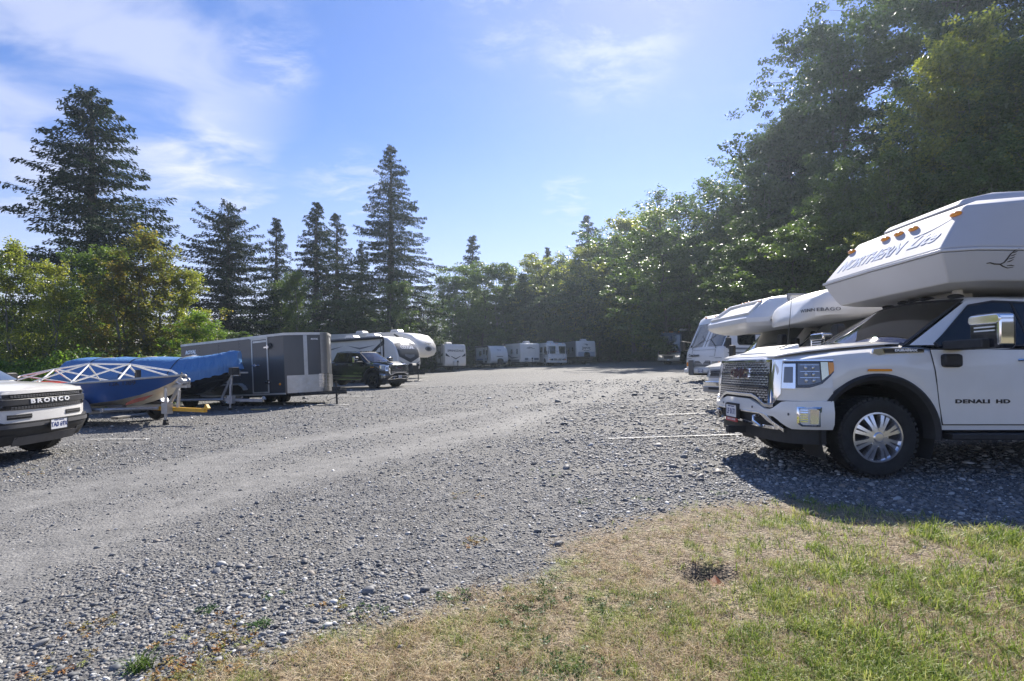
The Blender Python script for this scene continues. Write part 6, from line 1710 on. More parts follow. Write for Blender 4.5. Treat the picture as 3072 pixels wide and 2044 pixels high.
# ------------------------------------------------------------------ white SUV at the left edge
def suv():
    t = thing('parked_suv', 'white and black SUV with BRONCO grille lettering at the left edge', 'car', -6.98, 7.72, 3)
    P2 = Plan([(.02, 0), (.0, .40), (-.04, .66), (-.12, .82), (-.30, .91), (-.60, .935), (-.9, .94)])
    ff = P2.f(lambda z: .03 * max(0, z - .9) / .2)
    bk = MB(); bk.panel(ff, lin(-P2.h + .03, P2.h - .03, 41), .60, 1.06, -.04, .0, nv=4); body = bk.build('front_panel', WHITE, t, smooth=50)
    # body behind, bonnet, cabin
    yo = lambda xx: .93 if xx < -.6 else float(np.interp(xx, [-.6, -.3, -.12, -.04, .02], [.93, .905, .82, .66, .40]))
    xs = [-4.3, -4.0, -3.92] + [-3.5 + .42 * math.cos(R(a)) for a in range(170, -1, -17)] + [-3.0, -2.2, -1.4] + [-.85 + .42 * math.cos(R(a)) for a in range(180, -1, -15)] + [-.36, -.22, -.12, -.05]
    rings = []
    for xx in xs:
        zb = .36
        for ax in (-.85, -3.5):
            if abs(xx - ax) <= .421: zb = max(zb, .38 + math.sqrt(max(.0, .42 ** 2 - (xx - ax) ** 2)))
        if xx > -.43: zb = .58
        zt = float(np.interp(xx, [-4.3, -1.3, -.3, -.05], [1.14, 1.14, 1.10, 1.06])); w_ = yo(xx) - (.008 if xx > -.9 else 0)
        h = [(w_, zb), (w_, zb + .5 * (zt - .1 - zb)), (w_ - .01, zt - .10), (w_ - .05, zt - .03), (w_ - .16, zt + .0), (w_ * .5, zt + .035), (0, zt + .045)]
        rings.append([(xx, a, b_) for a, b_ in h] + [(xx, -a, b_) for a, b_ in h[-2::-1]])
    b = MB(); b.loft(rings, closed=False); b.add(rings[-1], [tuple(range(len(rings[-1])))]); b.add(rings[0], [tuple(range(len(rings[0])))]); b.build('body', WHITE, t, smooth=35)
    c = MB()
    def cr(z, xf, xr, w_): return [(xf - .12, -w_, z), (xf, -w_ * .7, z), (xf + .07, 0, z), (xf, w_ * .7, z), (xf - .12, w_, z), (xr, w_, z), (xr, -w_, z)]
    c.loft([cr(1.12, -1.10, -4.25, .88), cr(1.45, -1.62, -4.2, .80), cr(1.68, -2.0, -4.1, .72), cr(1.74, -2.25, -4.0, .60)]); c.build('cabin', WHITE, t, smooth=35)
    def wsf(u, v, o): e_ = 1 - u * u; return (-1.14 - .82 * v + .12 * e_ + o * .55, u * (.84 - .14 * v), 1.145 + .50 * v + o * .8)
    w = MB(); w.panel(wsf, lin(-.93, .93, 9), .02, .96, .01, .02, nv=3); w.build('windscreen', WSGLASS, t, smooth=50)
    for s in (-1, 1):
        df = lambda u, v, o, s=s: (u, s * (.885 - .24 * (v - 1.12) + o), v)
        w = MB(); w.mapped([(-1.5, 1.16), (-3.9, 1.18), (-3.8, 1.55), (-2.1, 1.58)], df, .0, .012); w.build('side_window', GLASS, t, smooth=0)
        m = MB(); m.mapped(rr(s * 1.02, 1.20, .22, .15, .04), lambda u, v, o: (-1.5 + o, u, v), -.06, .08); m.build('mirror', PLASTIC, t, bevel=.02)
        fl = MB()
        for ax in (-.85, -3.5): fl.lathe([(.40, s * .85), (.43, s * .955), (.50, s * .965), (.51, s * .93)], (ax, 0, .37), 'y', 22, -8, 188)
        fl.box(-3.05, -1.32, s * .90, s * .955, .30, .46); fl.build('wheel_arch_trim', PLASTIC, t, smooth=40)
        for ax in (-.85, -3.5):
            wheel(t, ax, s * .82, .36, .23, s, spokes=5)
            ln_ = MB(); ln_.lathe([(.44, s * .5), (.44, s * .92)], (ax, 0, .37), 'y', 20, -20, 200); ln_.build('arch_liner', SEAM, t)
    # dark grille band with lamps, letters
    gb = MB(); gb.panel(ff, lin(-1.12, 1.12, 35), lambda u: .775 + .02 * abs(u), lambda u: 1.015 - .01 * abs(u), -.01, .010, nv=2); go = gb.build('grille_band', mat('gloss_black', (.015, .015, .017), .22, coat=.7), t, smooth=50)
    gm = MB()
    for zz in (.985, .965, .825, .805):
        u = -.60
        while u < .60:
            gm.mapped([(u, zz - .006), (u + .034, zz - .006), (u + .034, zz + .005), (u, zz + .005)], ff, .010, .018); u += .045
    gm.build('grille_mesh', GREYPL, go, smooth=0)
    bar = MB(); bar.panel(ff, lin(-1.05, 1.05, 31), .852, .938, .010, .022); bar.build('grille_bar', mat('dark_grey_satin', (.05, .05, .052), .35), go, bevel=.006, smooth=50)
    text('BRONCO', .084, go, lambda u, v, o: ff(u, v + .895, o), LETTER, .022, .008, bold=.003, space=1.45, sx=1.50)
    for s in (-1, 1):
        h = MB(); h.panel(ff, [s * a for a in lin(.70, 1.14, 8)], .83, 1.0, .011, .020); ho = h.build('headlamp', mat('lamp_glass', (.16, .17, .19), .03), t, smooth=50)
        h = MB(); h.panel(ff, [s * a for a in lin(.72, 1.10, 8)], .975, .993, .020, .026); h.panel(ff, [s * a for a in lin(1.06, 1.13, 3)], .84, .98, .020, .027); h.build('lamp_strip', LENS, ho)
        h = MB(); h.panel(ff, [s * a for a in lin(.75, .95, 4)], .86, .93, .020, .026); h.build('projector', LENS, ho)
        h = MB(); h.panel(ff, [s * a for a in lin(.30, .64, 7)], .655, .72, .0, .008); h.build('white_bumper_slot', SEAM, body)
        h = MB(); h.panel(ff, [s * a for a in lin(.30, .64, 7)], .684, .692, .008, .014); h.build('slot_bar', GREYPL, body)
    # lower bumper
    f2 = P2.f(lambda z: -.05 if z > .52 else -.05 + (.52 - z) * .45)
    lb = MB(); lb.panel(f2, lin(-P2.h + .25, P2.h - .25, 37), .30, lambda u: .64 - (.03 if abs(u) < .7 else 0), -.08, .0, nv=6); lo = lb.build('lower_bumper', PLASTIC, t, smooth=45)
    sk = MB(); sk.panel(f2, lin(-.55, .55, 13), .27, .40, .0, .012, nv=3); sk.build('skid_plate', GREYPL, lo, smooth=45)
    sh = MB(); sh.panel(f2, lin(-.95, .95, 21), .535, .585, .0, .010); sh.build('bumper_ledge', GREYPL, lo, smooth=45)
    for s in (-1, 1):
        tw = MB(); tw.mapped(rr(s * .62, .40, .22, .07, .03), f2, .0, .012); tw.build('tow_loop', SEAM, lo)
        rfx = MB(); rfx.panel(f2, [s * a for a in lin(.98, 1.16, 5)], .56, .62, .002, .012); rfx.build('side_reflector', LENS, lo)
    pf = basis_f(f2(.06, .53, .03), (.06 * 0, 1, 0), (0, 0, 1))
    plate_marks(t, pf, 0, .0, 'TA0 69X', top='British Columbia')
    ub = MB(); ub.box(-4.1, -.25, -.62, .62, .26, .60); ub.build('chassis', SEAM, t)
suv()

# ------------------------------------------------------------------ loose things and ground markings
LINE = mat('white_line_paint', (.70, .70, .67), .8, var=.45, vscale=7)
def ground_strip(p0, p1, w, name='parking_line', m=None, kind='structure', h=.004, label=None, cat=None):
    a, b = W(*p0), W(*p1); d = (b - a); n = max(2, int(d.length / .35)); d.normalize(); q = Vector((-d.y, d.x, 0)).normalized() * w / 2
    vs = []; fs = []
    for i in range(n + 1):
        c = a.lerp(b, i / n)
        ww = 1 + .35 * mnoise.noise(Vector((c.x * 3, c.y * 3, 0)))
        for s in (-1, 1):
            v = c + q * s * ww; vs.append((v.x, v.y, g(v.x, v.y) + .022 + h))
    for i in range(n):
        fs.append((2 * i, 2 * i + 1, 2 * i + 3, 2 * i + 2))
    mb = MB(); mb.v = vs; mb.f = fs
    o = mb.build(name, m or LINE, None, smooth=0)
    o['kind'] = kind
    if label: o['label'] = label; o['category'] = cat; del o['kind']
    return o
for a, b, w in (((1825, 1320), (2235, 1307), .05), ((1972, 1248), (2115, 1243), .07), ((2052, 1202), (2112, 1200), .08),
                ((270, 1322), (450, 1320), .03), ((235, 1268), (330, 1268), .06)):
    ground_strip(a, b, w)
for segs in (((930, 1190), (1138, 1191)), ((1040, 1169), (1095, 1169)), ((1170, 1170), (1240, 1172)), ((905, 1217), (1060, 1215)), ((1205, 1155), (1275, 1155)), ((1215, 1131), (1300, 1131)), ((1275, 1143), (1290, 1143))):
    n = max(1, int((segs[1][0] - segs[0][0]) / 38))
    for k in range(n):
        x0 = segs[0][0] + (segs[1][0] - segs[0][0]) * k / n; x1 = x0 + (segs[1][0] - segs[0][0]) / n * .68
        y0 = segs[0][1] + (segs[1][1] - segs[0][1]) * k / n
        ground_strip((x0, y0), (x1, y0), .10)
def plank():
    a, b = W(343, 1259), W(437, 1248); d = (b - a).normalized(); q = Vector((-d.y, d.x, 0)) * .12
    mb = MB(); z = g(a.x, a.y) + .02
    mb.add([(a.x - q.x, a.y - q.y, z), (b.x - q.x, b.y - q.y, z), (b.x + q.x, b.y + q.y, z), (a.x + q.x, a.y + q.y, z)] + [(p[0], p[1], z + .05) for p in ((a.x - q.x, a.y - q.y), (b.x - q.x, b.y - q.y), (b.x + q.x, b.y + q.y), (a.x + q.x, a.y + q.y))],
           [(0, 3, 2, 1), (4, 5, 6, 7), (0, 1, 5, 4), (1, 2, 6, 5), (2, 3, 7, 6), (3, 0, 4, 7)])
    tag(mb.build('plank', mat('grey_timber', (.25, .24, .22), .8, var=.3), None, bevel=.004), 'weathered grey plank lying on gravel behind the yellow trailer wheel', 'plank')
    mb = MB(); c = W(760, 1232); z = g(c.x, c.y)
    mb.box(c.x - .05, c.x + .45, c.y - .08, c.y + .08, z + .015, z + .055)
    tag(mb.build('timber_block', mat('yellow_timber', (.40, .32, .16), .8, var=.2), None, bevel=.004), 'short yellowish timber block on the gravel beside the covered boat jack', 'timber block')
    c = W(480, 1245); z = g(c.x, c.y)
    mb = MB(); mb.prism_y([(-.12, 0), (.14, 0), (.14, .17)], -.09, .09)
    o = mb.build('wheel_chock', RED, None, bevel=.01); o.location = (c.x, c.y, z + .01)
    tag(o, 'red wheel chock beside the wheel of the yellow boat trailer', 'wheel chock')
plank()
# ------------------------------------------------------------------ trees
def leaf_mat(name, stops, rough=.42, trans=.35, spec=.30, patch=None):
    """colour varies from leaf to leaf (random per island) and from branch to branch"""
    mt = bpy.data.materials.new(name); nt, N, L, b = nodes(mt)
    geo = N.new('ShaderNodeNewGeometry'); oi = N.new('ShaderNodeObjectInfo'); tc = N.new('ShaderNodeTexCoord')
    nz = N.new('ShaderNodeTexNoise'); nz.inputs['Scale'].default_value = .45; nz.inputs['Detail'].default_value = 3; L.new(tc.outputs['Object'], nz.inputs['Vector'])
    def mth(op, a, b2):
        n = N.new('ShaderNodeMath'); n.operation = op
        for i, v in enumerate((a, b2)):
            if isinstance(v, (int, float)): n.inputs[i].default_value = v
            else: L.new(v, n.inputs[i])
        return n.outputs[0]
    v = mth('ADD', mth('MULTIPLY', geo.outputs['Random Per Island'], .55), mth('MULTIPLY', mth('SUBTRACT', nz.outputs['Fac'], .25), .75))
    v = mth('ADD', v, mth('MULTIPLY', mth('SUBTRACT', oi.outputs['Random'], .5), .18))
    r = N.new('ShaderNodeValToRGB'); e = r.color_ramp.elements
    while len(e) < len(stops): e.new(.5)
    for k, (p, c) in enumerate(stops): e[k].position = p; e[k].color = (*c, 1)
    L.new(v, r.inputs[0]); L.new(r.outputs[0], b.inputs['Base Color'])
    b.inputs['Roughness'].default_value = rough; b.inputs['Specular IOR Level'].default_value = spec
    t = N.new('ShaderNodeBsdfTranslucent'); g_ = N.new('ShaderNodeMix'); g_.data_type = 'RGBA'; g_.blend_type = 'MULTIPLY'; g_.inputs[0].default_value = 1
    L.new(r.outputs[0], g_.inputs[6]); g_.inputs[7].default_value = (1.65, 1.85, .75, 1); L.new(g_.outputs[2], t.inputs[0])
    m = N.new('ShaderNodeMixShader'); m.inputs[0].default_value = trans; out = [n for n in N if n.type == 'OUTPUT_MATERIAL'][0]
    L.new(b.outputs[0], m.inputs[1]); L.new(t.outputs[0], m.inputs[2]); L.new(m.outputs[0], out.inputs[0])
    return mt
NEEDLE = leaf_mat('fir_needles', [(0, (.010, .020, .010)), (.5, (.022, .042, .018)), (.8, (.045, .066, .028)), (1, (.08, .09, .04))], .7, .15, .12)
LM_DARK = leaf_mat('dark_green_leaves', [(0, (.030, .055, .022)), (.5, (.060, .095, .032)), (.85, (.10, .13, .042)), (1, (.17, .17, .06))], .50, .32)
LM_MID = leaf_mat('mid_green_leaves', [(0, (.045, .078, .022)), (.5, (.090, .135, .038)), (.85, (.16, .20, .055)), (1, (.28, .26, .08))], .38, .42, .5)
LM_YEL = leaf_mat('yellow_green_leaves', [(0, (.065, .085, .028)), (.38, (.17, .19, .05)), (.72, (.35, .33, .09)), (1, (.52, .40, .11))], .36, .50, .5)
LM_ORG = leaf_mat('rusty_leaves', [(0, (.07, .09, .03)), (.40, (.14, .15, .05)), (.68, (.26, .20, .07)), (1, (.38, .20, .07))], .40, .42)
LM_LIME = leaf_mat('lime_green_leaves', [(0, (.06, .10, .025)), (.5, (.13, .20, .04)), (1, (.25, .31, .07))], .40, .50)
BARK = mat('grey_brown_bark', (.085, .072, .06), .9, var=.4, vscale=5, bump=.6, bscale=20)
BARKL = mat('pale_bark', (.20, .19, .17), .85, var=.4, vscale=5)

def quads(C, A, B):
    """diamond shaped leaves: centre, half axis along, half axis across"""
    n = len(C); V_ = np.empty((n, 4, 3), np.float32)
    V_[:, 0] = C - A; V_[:, 1] = C + B; V_[:, 2] = C + A; V_[:, 3] = C - B
    return V_.reshape(-1, 3), np.arange(n * 4).reshape(-1, 4)
def unit(v): return v / np.maximum(np.linalg.norm(v, axis=-1, keepdims=True), 1e-9)
def tubes_np(segs, n=4):
    """segs: list of (p0, p1, r0, r1)"""
    P0 = np.array([s[0] for s in segs], float); P1 = np.array([s[1] for s in segs], float); r0 = np.array([s[2] for s in segs]); r1 = np.array([s[3] for s in segs])
    d = unit(P1 - P0); h = np.where(np.abs(d[:, 2:3]) < .9, np.array([[0, 0, 1.]]), np.array([[1., 0, 0]])); a = unit(np.cross(d, h)); b = np.cross(d, a)
    k = np.arange(n) * 2 * np.pi / n
    ring = lambda P, r: P[:, None] + (a[:, None] * np.cos(k)[None, :, None] + b[:, None] * np.sin(k)[None, :, None]) * r[:, None, None]
    V_ = np.concatenate([ring(P0, r0), ring(P1, r1)], 1).reshape(-1, 3)
    base = np.arange(len(segs))[:, None] * 2 * n; i = np.arange(n)[None]; j = (i + 1) % n
    F_ = np.stack([base + i, base + j, base + n + j, base + n + i], -1).reshape(-1, 4)
    return V_, F_
def conifer(seed, H, Rad, clear=.10, dens=1.0, power=.85, tops=1, droop=.25, gaps=.15, clump=.30, lean=0.0, flat=0.0):
    r = np.random.default_rng(seed); C = []; A = []; B = []; segs = []
    nz = 14
    for k in range(nz):
        t0, t1 = k / nz, (k + 1) / nz
        segs.append(((lean * t0 * t0, 0, H * t0), (lean * t1 * t1, 0, H * t1), .024 * H * (1 - t0) + .02, .024 * H * (1 - t1) + .02))
    trunk_segs = list(segs); segs = []
    peaks = [(0, 0, 1.0)] + [(r.uniform(-.10, .10) * H * .5, r.uniform(-.05, .05) * H, r.uniform(.93, .99)) for _ in range(tops - 1)]
    for tx, ty, tt in peaks[1:]:
        trunk_segs.append(((lean * .6, 0, H * .72), (tx, ty, H * tt), .05 * H * .12, .02))
    nb = int(H * 15 * dens)
    for i in range(nb):
        t = clear + (1 - clear) * (i / nb) ** .92
        if r.random() < gaps: continue
        side = peaks[r.integers(0, len(peaks))] if t > .72 else peaks[0]
        rel = (1 - t) / (1 - clear)
        prof = (min(1, rel ** power * 1.0) if flat == 0 else min(1, (rel * (1 + flat)) ** power) * (1 if rel > .12 else .8))
        prof *= (.72 + .28 * min(1, (t - clear) / .12 + .4))
        L_ = Rad * prof * r.choice([.55, .75, .95, 1.05, 1.18]) * r.uniform(.85, 1.1) + .25
        az = r.uniform(0, 2 * math.pi)
        base = np.array([lean * t * t + side[0] * max(0, (t - .72) / .28), side[1] * max(0, (t - .72) / .28), H * t * (side[2] if t > .72 else 1)])
        d = np.array([math.cos(az), math.sin(az), 0.0]); up = r.uniform(.05, .30) + .35 * (t > .85)
        m = max(3, int(L_ / .22)); s = (np.arange(m) + .6) / m
        dr = droop * r.uniform(.5, 1.4)
        zz = L_ * (up * s - dr * s ** 2 * 1.6 + .12 * s ** 4)
        pts = base + d * (L_ * s)[:, None] + np.array([0, 0, 1.]) * zz[:, None]
        segs.append((base, pts[m // 2], .012 + .008 * L_, .010 + .004 * L_)); segs.append((pts[m // 2], pts[-1], .010 + .004 * L_, .006))
        per = np.array([-d[1], d[0], 0])
        wid = L_ * .26 * np.sin(np.pi * np.clip(s * .80 + .14, 0, 1)) + .10
        cnt = 15
        for q in range(cnt):
            off = r.uniform(-1, 1, m) * r.uniform(.5, 1)
            c = pts + per * (off * wid)[:, None] + d * (r.uniform(-.12, .12, m))[:, None] + np.array([0, 0, 1.]) * (r.uniform(-.22, .04, m) - .10 * np.abs(off) * wid)[:, None]
            keep = r.random(m) < (.35 + .75 * s) * 1.0
            dirv = unit(d * .55 + per * (off * .9)[:, None] + np.array([0, 0, -.55]) + r.normal(0, .35, (m, 3)))
            nrm = unit(np.cross(dirv, r.normal(0, 1, (m, 3))))
            ln = clump * r.uniform(.35, .85, m) * .5
            C.append(c[keep]); A.append((dirv * ln[:, None])[keep]); B.append((nrm * (ln * r.uniform(.22, .42, m))[:, None])[keep])
    C = np.concatenate(C); A = np.concatenate(A); B = np.concatenate(B)
    Vn, Fn = quads(C, A, B)
    crown = np_mesh('needle_crown', Vn, Fn, NEEDLE)
    Vb, Fb = tubes_np(segs, 3)
    br = np_mesh('branches', Vb, Fb, BARK)
    Vt, Ft = tubes_np(trunk_segs, 8)
    tr = np_mesh('trunk', Vt, Ft, BARK, True)
    return dict(H=H, parts=[('trunk', tr), ('branches', br), ('crown', crown)])
def broadleaf(seed, H, Rad, clumps=160, leaves=130, leaf=.13, base=.14, kind='round', m=None, stems=1, crad=.75, bark=None):
    r = np.random.default_rng(seed); C = []; NA = []; NB = []; tr = []; br = []
    stemtops = []
    for s_ in range(stems):
        a = r.uniform(0, 6.28); q = 0 if stems == 1 else Rad * r.uniform(.15, .5)
        bx, by = q * .4 * math.cos(a), q * .4 * math.sin(a); tx, ty = q * math.cos(a), q * math.sin(a); Ht = H * r.uniform(.72, .98)
        n = 7; pp = [np.array([bx + (tx - bx) * (k / n) ** 1.2 + r.normal(0, .01 * H * (k > 0)), by + (ty - by) * (k / n) ** 1.2 + r.normal(0, .01 * H * (k > 0)), Ht * k / n]) for k in range(n + 1)]
        for k in range(n): tr.append((pp[k], pp[k + 1], .016 * H / math.sqrt(stems) * (1 - .9 * k / n), .016 * H / math.sqrt(stems) * (1 - .9 * (k + 1) / n)))
        stemtops.append(pp)
    limbs = max(12, clumps // 4); per = 7
    for i in range(limbs):
        t = base + (1 - base) * ((i + r.random()) / limbs) ** .92
        e = (t - base) / (1 - base)
        if kind == 'round': pr = math.sin(math.pi * min(1, e * .84 + .14)) ** .6
        elif kind == 'flat': pr = math.sin(math.pi * min(1, e * .80 + .18)) ** .55
        else: pr = math.sin(math.pi * min(1, e * .78 + .20)) ** .8 * (1 - .25 * e)
        az = i * 2.4 + r.uniform(-.5, .5)
        L_ = Rad * pr * r.choice([.6, .8, 1.0, 1.05, 1.28]) + .25
        up = {'round': .35, 'flat': .10, 'upright': .95}[kind] * r.uniform(.5, 1.4)
        st = stemtops[r.integers(0, stems)]
        zt = H * t - up * L_ * .75
        zs = np.array([p[2] for p in st]); zb_ = max(.3, min(zt, zs[-1] * .98)); b0 = np.array([np.interp(zb_, zs, [p[0] for p in st]), np.interp(zb_, zs, [p[1] for p in st]), zb_])
        d = np.array([math.cos(az), math.sin(az), 0]); prev = b0; side = np.array([-d[1], d[0], 0])
        bend = r.uniform(-.25, .25)
        for q in range(per):
            s2 = (q + 1) / per
            c = b0 + d * L_ * s2 + side * (bend * L_ * s2 * s2) + np.array([0, 0, up * L_ * (s2 if kind != 'flat' else s2 - .5 * s2 * s2)]) + r.normal(0, .10, 3)
            br.append((prev, c, .010 + .022 * (1 - s2) * (H / 12), .008 + .018 * (1 - s2) * (H / 12))); prev = c
            if s2 < .30 and r.random() < .7: continue
            for _ in range(2):
                cc = c + side * r.normal(0, .28 * L_ * .5 * (.5 + s2)) * .8 + r.normal(0, .16, 3)
                cr = crad * r.uniform(.40, .85) * (1.05 - .35 * s2)
                n = int(leaves * .62 * r.uniform(.6, 1.3) * (cr / crad / .6) ** 1.5 * (clumps / (limbs * per * 1.55)) * 2.0)
                if n < 4: continue
                v = unit(r.normal(0, 1, (n, 3))) * (r.random((n, 1)) ** .5)
                v *= np.array([1.2, 1.2, .50 if kind != 'upright' else 1.15]) * cr
                C.append(cc + v)
                nrm = unit(r.normal(0, .8, (n, 3)) + np.array([0, 0, 1.0]))
                a_ = unit(np.cross(nrm, r.normal(0, 1, (n, 3)))); b_ = np.cross(nrm, a_)
                ln = leaf * r.uniform(.6, 1.25, n) * .5
                NA.append(a_ * ln[:, None] * 1.2); NB.append(b_ * (ln * .85)[:, None])
    Vn, Fn = quads(np.concatenate(C), np.concatenate(NA), np.concatenate(NB))
    crown = np_mesh('leaf_crown', Vn, Fn, m or LM_MID)
    Vb, Fb = tubes_np(br, 3); Vt, Ft = tubes_np(tr, 7)
    return dict(H=H, parts=[('trunk', np_mesh('trunk', Vt, Ft, bark or BARK, True)), ('branches', np_mesh('branches', Vb, Fb, bark or BARK)), ('crown', crown)])
def plant(proto, name, x, y, h, label, cat='tree', group=None, m=None, rot=None, sx=1.0, dz=-.15, tilt=0):
    t = bpy.data.objects.new(name, None); link(t)
    k = h / proto['H']
    t.location = (x, y, g(x, y) + dz); t.scale = (k * sx, k * sx, k); t.rotation_euler = (0, tilt, rot if rot is not None else random.uniform(0, 6.28))
    tag(t, label, cat, group)
    for nm, me in proto['parts']:
        o = bpy.data.objects.new(nm, me); o.parent = t; col.objects.link(o)
        if m and nm == 'crown':
            o.material_slots[0].link = 'OBJECT'; o.material_slots[0].material = m
    return t
def seen(px, top, Y, basez=None):
    """position and height of a tree whose top shows at display pixel (px, top) at distance Y"""
    X = (D(px) - 1536) / F * Y
    return X, Y, (HOR - D(top)) / F * Y + CAM_Z - g(X, Y) + .15
GROW = {}
C_big = conifer(11, 21, 5.3, clear=.20, dens=1.25, power=.62, tops=2, droop=.16, gaps=.12, clump=.40, lean=-.3)
C_bushy = conifer(12, 17, 5.4, clear=.16, dens=1.2, power=.50, tops=2, droop=.14, gaps=.08, clump=.40)
C_spire = conifer(13, 27, 7.2, clear=.14, dens=1.0, power=.80, droop=.20, gaps=.16, clump=.42)
C_slim = conifer(14, 20, 4.9, clear=.10, dens=1.05, power=.85, droop=.20, gaps=.10, clump=.40)
C_slim2 = conifer(16, 20, 4.6, clear=.08, dens=1.0, power=.75, droop=.24, gaps=.18, clump=.40, lean=.4)
T_slimR = conifer(17, 22, 4.8, clear=.05, dens=1.15, power=.6, droop=.2, gaps=.1, clump=.40)
C_thin = conifer(15, 16, 3.7, clear=.08, dens=1.1, power=.95, droop=.20, gaps=.10, clump=.36)
T_round = broadleaf(21, 12, 4.2, 190, 150, .15, .12, 'round', LM_MID, 2, .85)
T_dark = broadleaf(22, 14, 4.0, 230, 150, .15, .08, 'round', LM_DARK, 2, .80)
T_upright = broadleaf(23, 11, 2.6, 190, 100, .12, .05, 'upright', LM_YEL, 3, .55, BARKL)
T_alder = broadleaf(24, 12, 3.0, 200, 120, .13, .10, 'upright', LM_MID, 2, .62, BARKL)
T_maple = broadleaf(25, 22, 6.2, 300, 230, .16, .10, 'flat', LM_DARK, 3, 1.15)
T_cotton = broadleaf(26, 16, 3.6, 360, 120, .14, .04, 'upright', LM_YEL, 4, .62, BARKL)
T_shrub = broadleaf(27, 3.2, 1.9, 80, 120, .09, .05, 'round', LM_MID, 4, .42)
T_airy = broadleaf(28, 15, 3.6, 120, 90, .13, .30, 'upright', LM_MID, 3, .60, BARKL)

GROW.update({id(T_maple): 1.17, id(T_round): 1.07, id(T_dark): 1.07, id(T_shrub): 1.05, id(T_upright): .96, id(T_cotton): .98})
def P_(proto, name, px, top, Y, label, **k):
    x, y, h = seen(px, top, Y); h *= GROW.get(id(proto), 1.0); return plant(proto, name, x, y, h, label, **k)
# --- left side skyline
P_(C_big, 'fir_tree', 212, 214, 38, 'tallest broad dark fir with long level branches at the far left', rot=2.2, sx=1.18)
P_(C_bushy, 'fir_tree', 525, 468, 46, 'bushy broad-topped dark fir behind the charcoal cargo trailer', rot=.4, sx=1.02)
P_(C_thin, 'fir_tree', 636, 503, 58, 'slim pointed fir just right of the bushy broad-topped fir', rot=1.0, sx=1.1)
P_(C_slim, 'fir_tree', 728, 466, 56, 'taller of the two close-set slender firs in the middle left', rot=2.9, sx=1.15)
P_(C_slim2, 'fir_tree', 775, 495, 62, 'shorter of the two close-set slender firs in the middle left', rot=5.1, sx=1.1)
P_(C_spire, 'fir_tree', 900, 334, 58, 'tall lone spire-shaped fir above the white fifth wheel trailer', rot=1.7, sx=1.0)
P_(C_thin, 'fir_tree', 1088, 543, 88, 'small pointed fir rising above leafy trees near the middle', rot=3.7, sx=1.3)
P_(C_slim, 'fir_tree', 832, 560, 66, 'low dark fir half hidden beside the tall lone spire fir', rot=.9)
P_(C_thin, 'fir_tree', 1260, 570, 92, 'small fir top left of the rounded treetops at the skyline notch', rot=.2)
P_(C_slim2, 'fir_tree', 1357, 498, 88, 'dark fir standing left of the sunlit high trees behind the far row', rot=4.0, sx=1.15)
P_(T_upright, 'young_tree', 30, 545, 24, 'yellow-green young tree with upright shoots at the left edge', rot=1, m=LM_YEL)
P_(T_upright, 'young_tree', 100, 590, 23, 'yellow-green shrubby tree right of the leftmost young tree', rot=2.3, m=LM_YEL)
P_(T_upright, 'young_tree', -60, 560, 25, 'pale green young tree cut by the left picture edge', rot=3.3, m=LM_MID)
P_(T_alder, 'alder_tree', 235, 560, 28, 'olive green alder standing below the tallest broad fir', rot=1.7, m=LM_MID, sx=1.1)
P_(T_upright, 'alder_tree', 345, 522, 27, 'rusty orange and brown leaved tree right of the tallest fir', rot=.6, m=LM_ORG, sx=1.25)
P_(T_upright, 'alder_tree', 290, 590, 26, 'brownish green tree between the olive alder and the rusty tree', rot=4.6, m=LM_ORG, sx=1.2)
P_(T_alder, 'alder_tree', 408, 610, 28, 'thin yellowish tree at the right end of the autumn trees', rot=2.6, m=LM_YEL, sx=.95)
P_(T_upright, 'shrub', 462, 712, 25, 'bright lime green bush rising above the cargo trailer tail', rot=.5, m=LM_LIME, sx=1.7)
P_(T_round, 'shrub', 510, 765, 30, 'low green bush right of the bright lime green bush', rot=1.5, m=LM_MID, sx=1.1)
P_(T_dark, 'leafy_tree', 170, 640, 30, 'dark green tree in shade below the tallest broad fir', rot=.5, m=LM_DARK, sx=.9)
P_(T_alder, 'leafy_tree', 640, 640, 48, 'dark leafy tree behind the middle of the cargo trailer', rot=3.5, m=LM_DARK, sx=1.1)
P_(T_alder, 'leafy_tree', 690, 620, 46, 'lighter green tree before the two close-set slender firs', rot=.5, m=LM_MID, sx=.9)
P_(T_round, 'leafy_tree', 800, 690, 50, 'low spreading tree behind the dark-nosed travel trailer', rot=1.5, m=LM_DARK, sx=1.1)
P_(T_alder, 'leafy_tree', 905, 640, 54, 'sunlit green tree below the tall lone spire fir', rot=2.5, m=LM_MID, sx=1.1)
P_(T_airy, 'leafy_tree', 968, 650, 60, 'thin-leaved tree right of the tall lone spire fir', rot=.9, m=LM_MID, sx=1.1)
P_(T_alder, 'leafy_tree', 1030, 625, 72, 'yellowish green tree left of the small pointed fir', rot=4.5, m=LM_MID)
P_(T_round, 'leafy_tree', 1095, 610, 76, 'round green tree directly under the small pointed fir', rot=1.1, m=LM_MID)
P_(T_alder, 'leafy_tree', 1150, 605, 78, 'green tree right of the small pointed fir', rot=2.1, m=LM_MID)
P_(T_round, 'leafy_tree', 1200, 640, 80, 'low tree at the notch of the skyline in the middle', rot=3.0, m=LM_DARK)
P_(T_round, 'leafy_tree', 1265, 600, 80, 'yellow-topped tree just right of the skyline notch', rot=5.0, m=LM_YEL)
P_(T_airy, 'leafy_tree', 1310, 555, 84, 'open-branched tree left of the dark skyline fir', rot=1.0, m=LM_MID, sx=1.2)
P_(T_alder, 'leafy_tree', 1365, 555, 78, 'light green tree in front of the dark skyline fir', rot=1.9, m=LM_YEL, sx=1.2)
P_(T_dark, 'leafy_tree', 1435, 505, 76, 'rounded tree right of the dark skyline fir', rot=.3, m=LM_MID)
